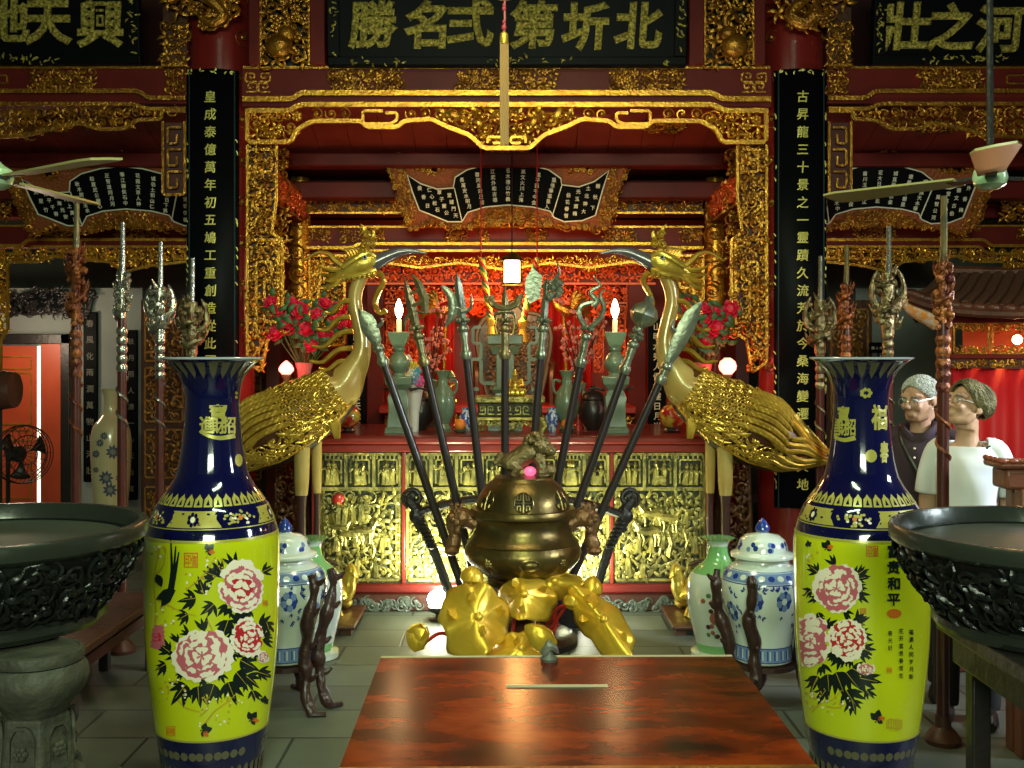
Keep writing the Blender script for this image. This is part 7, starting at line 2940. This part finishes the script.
def floor_vase():
    Y = 8.55
    k = Y / F
    X = (111 - CX) * k
    zz = lambda y: HC - (y - CY) * k
    prof = [(a.x, a.z) for a in smoothline([Vector((r * k, 0, zz(y))) for r, y in ((11, 562), (11.5, 555), (14, 525), (17.5, 490), (19.5, 455), (19.5, 440), (17, 426), (10, 417), (7, 411), (6.5, 400), (9, 391), (10.5, 388.5))], 3)]
    p = Pot(prof, X, Y, 0)
    p.mb.lathe(prof, 40)
    rnd = random.Random(3)
    for x, y, r in ((113, 452, 7), (100, 443, 4), (124, 447, 3.5), (96, 454, 4), (106, 478, 7), (120, 478, 4.5), (96, 470, 3), (125, 461, 3.5), (110, 490, 7), (104, 436, 4), (124, 438, 3)):
        for q in range(9):
            a = 2 * PI * q / 9
            p.leafp(x + r * .25 * math.cos(a), y + r * .25 * math.sin(a), r * .85, a, .5, 1, 1)
        p.poly([(x + r * .35 * math.cos(a), y + r * .35 * math.sin(a)) for a in [2 * PI * q / 8 for q in range(8)]], 2, 3)
    o = thing('floor_vase', 'tall cream floor vase with dark blue flowers in the left aisle', 'vase', (X, Y, 0))
    p.mb.build('body', [mat('cream glaze', (0.55, 0.47, 0.26), 0.2, 0, 0.5), mat('smoky blue enamel', (0.06, 0.07, 0.12), 0.3), mat('grey green enamel', (0.2, 0.22, 0.16), 0.3)], o)


floor_vase()


def standing_fan():
    Y = 8.0
    k = Y / F
    X = (8 - CX) * k
    zc = HC - (454 - CY) * k
    o = thing('pedestal_fan', 'black pedestal fan in front of the orange red door', 'fan', (X, Y, 0))
    MB().lathe([(.2, 0), (.2, .02), (.03, .05)], 24).build('base', BLACKW, o)
    MB().tube([(0, 0, .04), (0, 0, zc)], .016, 8).build('pole', BLACKW, o)
    M = Matrix.Translation((.08, 0, zc)) @ Matrix.Rotation(R(52), 4, 'Z') @ Matrix.Rotation(R(90), 4, 'X')
    MB().lathe([(.03, -.12), (.06, -.10), (.06, .0), (.04, .02)], 16, M=M).build('motor', BLACKW, o)
    c = MB()
    for r, z in ((.21, .06), (.208, .02), (.208, .10), (.14, .12), (.07, .13)):
        c.tube([M @ Vector((r * math.cos(a), r * math.sin(a), z)) for a in [2 * PI * q / 32 for q in range(32)]], .004, 5, closed=True)
    for q in range(20):
        a = 2 * PI * q / 20
        c.tube([M @ Vector((r * math.cos(a), r * math.sin(a), z)) for r, z in ((.04, .0), (.16, .0), (.21, .05), (.16, .11), (.05, .13))], .0025, 4)
    c.build('wire_cage', IRON, o)
    for q in range(3):
        a = 2 * PI * q / 3 + .4
        b = MB()
        b.grid(lambda s, t: M @ Vector(((.03 + .15 * s) * math.cos(a + (t - .5) * .9 * s), (.03 + .15 * s) * math.sin(a + (t - .5) * .9 * s), .05 + .03 * (t - .5))), 6, 5)
        b.build('blade', BLACKW, o, solid=.004)


standing_fan()


def drum():
    Y = 7.3
    p = at(-2, 390, Y)
    o = thing('wooden_drum', 'rounded red brown drum on a dark post at the left edge', 'drum', (p.x, Y, 0))
    M = Matrix.Translation((0, 0, p.z)) @ Matrix.Rotation(R(90), 4, 'Y')
    MB().lathe([(.10, -.12), (.118, -.115), (.135, 0), (.118, .115), (.10, .12)], 28, M=M).build('shell', BROWN, o)
    MB().box(-.02, .02, -.02, .02, .03, p.z - .12).build('post', BLACKW, o)
    MB().box(-.15, .15, -.15, .15, 0, .03).build('base', BLACKW, o, bevel=.008)


drum()

# things glimpsed beside the right column
o = thing('crescent_stand', 'black crescent topped stand left of the right great column', 'stand', (at(751, 0, 8.2).x, 8.2, 0))
zc = HC - (489 - CY) * 8.2 / F
m = MB()
m.prism([(.115 * math.cos(a), zc + .10 * math.sin(a)) for a in [PI + PI * q / 12 for q in range(13)]] + [(.06 * math.cos(a), zc + .045 * math.sin(a)) for a in [2 * PI - PI * q / 12 for q in range(13)]], -.02, .02, face(0))
m.build('crescent', BLACKW, o, smooth=0)
MB().tube([(0, 0, .02), (0, 0, zc - .08)], .018, 8).build('post', BLACKW, o)
MB().lathe([(.12, 0), (.12, .02), (.02, .04)], 16).build('base', BLACKW, o)
o = thing('small_notice', 'tiny black notice board above the right porcelain vase', 'notice', at(879, 348, 8.8))
MB().box(-.075, .075, 0, .02, -.04, .045).build('board', BLACKL, o, bevel=.004)
m = MB()
for i, ch in enumerate('閒人免進'):
    write(m, face(0), ch, -.048 + .032 * i, .0, .026, .01, d=0, depth=.002)
m.build('lettering', LETW, o, smooth=0)
MB().tube([(0, .01, -.04), (0, .01, -1.6339)], .01, 6).build('post', IRON, o)


# ---------------------------------------------------------------- red curtained shrine on the right
def side_shrine():
    o = thing('side_shrine', 'carved shrine with red curtain and tiled roof behind the two visitors', 'shrine', (2.76, 7.0, 0), -math.atan2(.6, .44) + R(20))
    # local frame: u along the face to the right, -y toward the hall
    T = face(0)
    W_ = 1.6
    zt = 1.83
    MB().box(-.03, .03, -.04, .04, 0, zt + .02).build('post', mat('edge gilt wood', (0.26, 0.09, 0.03), 0.35, 0.2), o, bevel=.006)
    MB().box(W_ - .03, W_ + .03, -.04, .04, 0, zt + .02).build('post', BROWN, o, bevel=.006)
    MB().box(.03, W_, -.02, .04, zt - .01, zt + .03).build('top_rail', REDL, o, bevel=.005)
    MB().box(.03, W_, -.025, .04, 1.595, 1.625).build('window_rail', REDL, o, bevel=.005)
    f = MB()
    MB().box(.03, W_, -.005, .03, 1.535, 1.595).build('frieze_board', BROWN, o)
    carve(f, T, rect(.04, W_, 1.54, 1.59), .045, 7, w=.2)
    f.build('gilt_frieze', GOLD, o)
    for i in range(7):
        u = .05 + i * .225
        q = MB()
        line(q, T, rect(u, u + .205, 1.63, zt - .015), .008, 0, closed=True)
        carve(q, T, rect(u + .01, u + .195, 1.635, 1.675), .045, 30 + i, w=.18)
        carve(q, T, rect(u + .01, u + .195, zt - .06, zt - .025), .045, 40 + i, w=.18)
        q.build('lattice_window', GOLD, o)
    c = MB()
    c.grid(lambda s, t: Vector((.03 + (W_ - .06) * s, .045 + .018 * math.sin(s * 70), lerp(.35, 1.54, t))), 140, 2)
    c.build('red_curtain', mat('scarlet curtain', (0.62, 0.012, 0.02), 0.6), o, solid=.006)
    MB().box(.0, W_, .05, .9, .0, .35).build('base', BROWN, o)
    MB().box(.0, W_, .5, .54, .35, 1.9).build('back_board', ORD, o)
    r = MB()
    for i in range(26):
        u = -.12 + i * .07
        sag = .10 * (abs(i - 11) / 11) ** 2
        r.tube([(u, -.22, zt + .05 + sag), (u, .1, zt + .14 + sag * .6), (u, .5, zt + .32)], .036, 7)
    r.build('roof_tiles', mat('brown roof tiles', (0.10, 0.05, 0.03), 0.5, bump=(20, 0.3)), o)
    e = MB()
    sp = smoothline([(-.16, -.24, zt + .14), (.1, -.24, zt + .06), (.6, -.24, zt + .03), (1.2, -.24, zt + .05), (1.6, -.24, zt + .12)], 6)
    e.tube(sp, .03, 8)
    for i, p in enumerate(sp):
        e.blob(p + Vector((0, 0, .035)), (.05, .03, .03), 7, 5)
    e.tube([(-.1, .5, zt + .36), (.3, .5, zt + .33), (1.6, .5, zt + .34)], .035, 8)
    e.build('eaves_carving', BROWN, o)
    k = MB()
    k.tube(smoothline([(-.02, -.1, zt - .02), (-.08, -.14, zt + .05), (-.17, -.18, zt + .10), (-.2, -.2, zt + .16)], 4), [.05, .055, .06, .065, .07, .07, .065, .06, .05, .045, .04, .03, .015], 10)
    k.build('corner_finial', mat('white and gold paint', (0.55, 0.48, 0.36), 0.4, var=(30, (0.6, 0.26, 0.05), 0.08)), o)
    M = o.matrix_basis.copy()
    o.rotation_mode = 'XYZ'
    for i, (u, e_) in enumerate(((.40, 5), (.62, 5))):
        b = MB().blob((u, .12, 1.715), .030, 12, 8)
        b.build('bulb', mat('lit warm bulb', (1, .8, .4), .4, emit=((1, .62, .2), 26)), o)
        rot = Matrix.Translation(o.location) @ Matrix.Rotation(o.rotation_euler.z, 4, 'Z')
        lamp('POINT', rot @ Vector((u, .10, 1.69)), 1.6, (1, .45, .12), .03)
    lamp('POINT', Matrix.Translation(o.location) @ Matrix.Rotation(o.rotation_euler.z, 4, 'Z') @ Vector((.9, -1.0, 1.9)), 14, (1, .85, .75), .1)


side_shrine()


def carved_tray():
    o = thing('carved_side_table', 'brown side table with beaded carved edge before the woman in white', 'table', (2.26, 4.50, 0))
    zt = 1.20
    m = MB()
    m.box(-.30, .36, -.09, .09, zt - .03, zt)
    m.box(-.27, .33, -.07, .07, zt - .115, zt - .03)
    m.build('top', mat('brown carved wood', (0.16, 0.05, 0.028), 0.4, bump=(25, 0.2)), o, bevel=.014)
    b = MB()
    for i in range(16):
        b.blob((-.29 + i * .042, -.085, zt + .004), (.02, .012, .012), 8, 5)
    for i in range(4):
        b.blob((-.29, -.06 + i * .044, zt + .004), (.012, .02, .012), 8, 5)
    b.build('beaded_rim', mat('reddish wood', (0.25, 0.06, 0.03), 0.35), o)
    for sx in (-.16, .26):
        for sy in (-.04, .04):
            MB().box(sx - .05, sx + .05, sy - .035, sy + .035, 0, zt - .11).build('leg', mat('brown carved wood', (0.16, 0.05, 0.028), 0.4), o, bevel=.008)


carved_tray()


# ---------------------------------------------------------------- the two visitors
def remesh(o, v):
    q = o.modifiers.new('remesh', 'REMESH')
    q.mode = 'VOXEL'
    q.voxel_size = v
    q.use_smooth_shade = True
    s = o.modifiers.new('smooth', 'SMOOTH')
    s.factor = .5
    s.iterations = 3


def person(loc, H, yaw, head_yaw, head_pitch, skin, lab, man):
    o = bpy.data.objects.new('person', None)
    COL.objects.link(o)
    o.location = loc
    o.rotation_euler = (0, 0, yaw)
    tag(o, lab, 'person')
    k = H / 1.70
    m = MB()
    V = lambda x, y, z: Vector((x * k, y * k, z * k))
    SK = mat('skin ' + ('man' if man else 'woman'), skin, .5)
    sw = .185 if man else .145
    # torso, neck
    m.tube([V(0, 0, .86), V(0, 0, .98), V(0, .0, 1.12), V(0, .005, 1.26), V(0, .012, 1.34), V(0, .015, 1.40)], [.11 * k, .11 * k, .11 * k, .115 * k, .08 * k, .055 * k], 16)
    m.tube([V(0, .012, 1.38), V(0, .008, 1.44), V(0, -.002, 1.50)], [.062 * k, .054 * k, .056 * k], 14)
    for s in (-1, 1):
        m.tube([V(s * .04, .015, 1.355), V(s * sw, .015, 1.34), V(s * (sw + .03), .02, 1.22), V(s * (sw + .045), .02, 1.10), V(s * (sw + .04), -.03, .98), V(s * (sw + .035), -.07, .85)],
               [.05 * k, .05 * k, .045 * k, .042 * k, .036 * k, .028 * k], 12)
        hx, hy, hz = sw + .035, -.08, .80
        m.tube([V(hx, hy, hz + .05) if s > 0 else V(-hx, hy, hz + .05), V(s * hx, hy - .01, hz), V(s * hx, hy - .015, hz - .03)], [.028 * k, .036 * k, .034 * k], 10, flat=((1, 0, 0), .55))
        for f, (dy, L) in enumerate(((-.028, .075), (-.009, .085), (.011, .08), (.03, .062))):
            m.tube([V(s * hx, hy - .015 + dy, hz - .03), V(s * (hx - .004), hy - .02 + dy, hz - .03 - L * .55), V(s * (hx - .018), hy - .024 + dy, hz - .03 - L)], [.0092 * k, .0085 * k, .007 * k], 7)
        m.tube([V(s * hx, hy - .03, hz + .02), V(s * (hx - .012), hy - .06, hz - .015), V(s * (hx - .02), hy - .07, hz - .045)], [.012 * k, .0105 * k, .008 * k], 7)
        m.tube([V(s * .085, 0, .90), V(s * .095, -.005, .70), V(s * .095, -.01, .48), V(s * .095, .01, .30), V(s * .095, .02, .09)], [.088 * k, .076 * k, .055 * k, .054 * k, .036 * k], 12)
        m.tube([V(s * .095, .05, .04), V(s * .1, -.04, .045), V(s * .105, -.15, .025)], [.036 * k, .038 * k, .028 * k], 10)
    # head in its own turned frame
    hs = 1.04 if man else 1.03
    Hm = Matrix.Translation(V(0, -.012, 1.585)) @ Matrix.Rotation(head_yaw, 4, 'Z') @ Matrix.Rotation(head_pitch, 4, 'X') @ Matrix.Scale(k * hs, 4)
    h = MB()
    h.blob((0, .012, .035), (.076, .094, .082), 20, 14)
    h.blob((0, -.028, -.02), (.062, .066, .085), 18, 12)
    h.blob((0, -.052, -.083), (.034, .034, .026), 14, 10)
    for s in (-1, 1):
        h.tube([(s * .062, .0, -.04), (s * .05, -.03, -.078), (s * .02, -.07, -.092)], [.022, .022, .018], 8)
        h.blob((s * .035, -.075, -.025), (.026, .022, .022), 10, 8)
        h.blob((s * .078, .012, -.005), (.010, .022, .033), 10, 8, rot=Matrix.Rotation(R(-12), 3, 'X'))
        h.tube([(s * .012, -.092, .032), (s * .04, -.085, .036), (s * .06, -.06, .028)], [.010, .011, .009], 8)
        h.blob((s * .011, -.108, -.028), (.009, .011, .008), 8, 6)
    h.tube([(0, -.090, .022), (0, -.104, -.005), (0, -.117, -.022), (0, -.106, -.033)], [.010, .011, .0135, .009], 10)
    h.tube([(-.024, -.088, -.060), (0, -.099, -.057), (.024, -.088, -.060)], [.006, .0085, .006], 8)
    h.tube([(-.021, -.087, -.068), (0, -.096, -.069), (.021, -.087, -.068)], [.006, .009, .006], 8)
    h.tube([(0, .02, -.05), (0, .03, -.11)], [.055, .052], 12)
    m.add(h.v, h.f, M=Hm)
    body = m.build('body', SK, o)
    remesh(body, .006)
    # eyes
    e = MB()
    for s in (-1, 1):
        e.blob((s * .031, -.083, .006), .0115, 12, 8, M=Hm)
    e.build('eyes', mat('eye white', (.6, .58, .55), .2), o)
    e = MB()
    for s in (-1, 1):
        e.blob((s * .031, -.0925, .006), (.0055, .003, .0055), 8, 6, M=Hm)
        e.tube([Hm @ Vector(q) for q in ((s * .015, -.100, .026), (s * .033, -.098, .031), (s * .052, -.080, .025))], .0035, 6)
    e.build('irises_and_brows', mat('dark hair', (.05, .035, .025) if not man else (.25, .23, .2), .5), o)
    # spectacles
    g = MB()
    for s in (-1, 1):
        g.tube([Hm @ Vector((s * .033 + .024 * math.cos(a), -.108 + .006 * abs(math.cos(a)), .002 + .018 * math.sin(a))) for a in [2 * PI * q / 18 for q in range(18)]], .0018, 5, closed=True)
        g.tube([Hm @ Vector(q) for q in ((s * .057, -.10, .008), (s * .074, -.05, .010), (s * .082, .01, .010))], .0018, 5)
    g.tube([Hm @ Vector(q) for q in ((-.009, -.108, .006), (0, -.112, .008), (.009, -.108, .006))], .0018, 5)
    g.build('eyeglasses', mat('thin metal frame', (.5, .45, .35), .3, .8), o)
    # hair
    hr = MB()
    rnd = random.Random(1 if man else 2)
    HC_ = mat('white hair', (.50, .50, .45), .6, bump=(120, .6)) if man else mat('ash blond hair', (.24, .20, .08), .55, bump=(120, .6), var=(20, (.09, .075, .03), .2))

    def cap(a, t, lift=0.0):
        # t from crown to hair line; a round the head, 0 at the face
        an = a * 2 * PI
        fr = math.cos(an)
        back = 2.0 if man else 2.2
        lim = lerp(back, 1.0 if man else .95, max(0, fr) ** 1.3) if fr > 0 else back
        el = t * lim
        th = lift + (.004 if man else .012 + .014 * max(0, -fr) + .006 * max(0, fr)) * math.sin(PI * min(1, .25 + .75 * (1 - t))) ** .5
        x, y, z = math.sin(el) * math.sin(an), -math.sin(el) * math.cos(an), math.cos(el)
        return Hm @ Vector(((.077 + th) * x, .012 + (.095 + th) * y, .035 + (.083 + th) * z))
    hr.grid(cap, 48, 16, cu=True)
    for i in range(620):
        a = rnd.random()
        t = rnd.uniform(.02, .86)
        tw = rnd.uniform(-.02, .02) + (0 if man else .03)
        pts = [cap(a + tw * q, min(1.03, t + q * .055), .002 + .003 * (q % 2)) for q in range(4)]
        hr.tube(pts, [.0016, .003, .0026, .0008], 4)
    hair = hr.build('hair', HC_, o, solid=.004)
    # clothes
    c = MB()
    sh = mat('aubergine polo cotton', (.035, .016, .026), .8) if man else mat('white jersey', (.74, .74, .74), .8)
    tor = [(.83 if man else .84, .165 if man else .165, .12), (.95, .165 if man else .15, .125), (1.10, .165 if man else .145, .125), (1.22, .178 if man else .155, .13), (1.32, .18 if man else .158, .118), (1.385, .15 if man else .13, .092), (1.425 if man else 1.405, .072 if man else .098, .070 if man else .082)]

    def tors(a, t):
        z = t * (len(tor) - 1)
        i = min(int(z), len(tor) - 2)
        f = z - i
        zz, rx, ry = (lerp(tor[i][q], tor[i + 1][q], f) for q in range(3))
        an = a * 2 * PI
        dip = (-.075 if not man else -.02) * max(0, math.cos(an)) * max(0, (t - .85) / .15)
        chest = .02 * max(0, math.cos(an)) * math.exp(-((t - .55) / .2) ** 2)
        wr = .004 * math.sin(an * 5 + t * 14)
        return V((rx + wr) * math.sin(an), -(ry + chest + wr) * math.cos(an) + .008, zz + dip)
    c.grid(tors, 40, 24, cu=True)
    for s in (-1, 1):
        sl = smoothline([V(s * .09, .01, 1.375), V(s * (sw - .005), .015, 1.36), V(s * (sw + .03), .018, 1.25), V(s * (sw + .045), .02, 1.14)], 5)
        n = len(sl)
        c.tube(sl, [lerp(.058 if man else .052, .064 if man else .058, i / n) * k for i in range(n)], 16, cap=False)
    top = c.build('shirt', sh, o, solid=.006)
    if man:
        q = MB()
        for s in (-1, 1):
            pts = [V(s * .012, -.085, 1.36), V(s * .055, -.075, 1.40), V(s * .082, -.02, 1.435), V(s * .06, .06, 1.445), V(0, .085, 1.445)]
            q.tube(smoothline(pts, 4), .017 * k, 8, flat=((0, 0, 1), 1.4))
        q.build('collar', sh, top)
        b = MB()
        for z in (1.33, 1.28):
            b.blob(V(0, -.142, z), .006, 8, 6)
        b.build('buttons', PALE, top)
        st = MB()
        st.tube(smoothline([V(-.12, .09, 1.40), V(-.10, .0, 1.435), V(-.075, -.095, 1.36), V(.02, -.165, 1.20), V(.12, -.145, 1.02), V(.18, -.02, .92)], 6), .014 * k, 8, flat=((0, 1, 0), .5))
        st.build('shoulder_strap', BLACKW, o)
    else:
        q = MB()
        for i, t in enumerate((.985, .95)):
            q.tube([tors(a, t) + Vector((.008 * math.sin(a * 2 * PI), -.008 * math.cos(a * 2 * PI), .002)) for a in [j / 40 for j in range(40)]], .0035, 5, closed=True)
        for i in range(3):
            p = tors(.10 + .012 * i, .93 - .035 * i) + Vector((0, -.006, 0))
            for s in (-1, 1):
                q.tube([p, p + Vector((s * .018, -.002, .008))], .004, 5)
        q.build('navy_trim', mat('navy trim', (.02, .025, .06), .6), top)
    t = MB()
    pc = mat('dark trousers', (.03, .026, .028), .8)
    t.tube([V(0, .005, .80), V(0, .005, .92), V(0, .005, .99)], [.15 * k, .15 * k, .138 * k], 18)
    for s in (-1, 1):
        t.tube([V(s * .08, 0, .90), V(s * .095, -.003, .68), V(s * .097, -.003, .46), V(s * .097, .012, .25), V(s * .097, .02, .07)], [.102 * k, .09 * k, .072 * k, .066 * k, .062 * k], 14)
    tr = t.build('trousers', pc, o)
    remesh(tr, .009)
    f = MB()
    for s in (-1, 1):
        f.tube([V(s * .097, .06, .038), V(s * .1, -.04, .045), V(s * .106, -.13, .034), V(s * .107, -.17, .028)], [.036 * k, .045 * k, .04 * k, .026 * k], 12)
    f.build('shoes', BLACKW, o)
    return o


man = at(916, 0, 5.3)
person((man.x + .02, 5.3, 0), 1.515, R(-32), R(-22), R(8), (.50, .27, .17), 'man with white hair and glasses in a dark polo shirt looking left', True)
wom = at(967, 0, 4.9)
person((wom.x, 4.9, 0), 1.50, R(-22), R(-48), R(-20), (.52, .30, .18), 'woman with short blond hair in a white T-shirt looking up left', False)
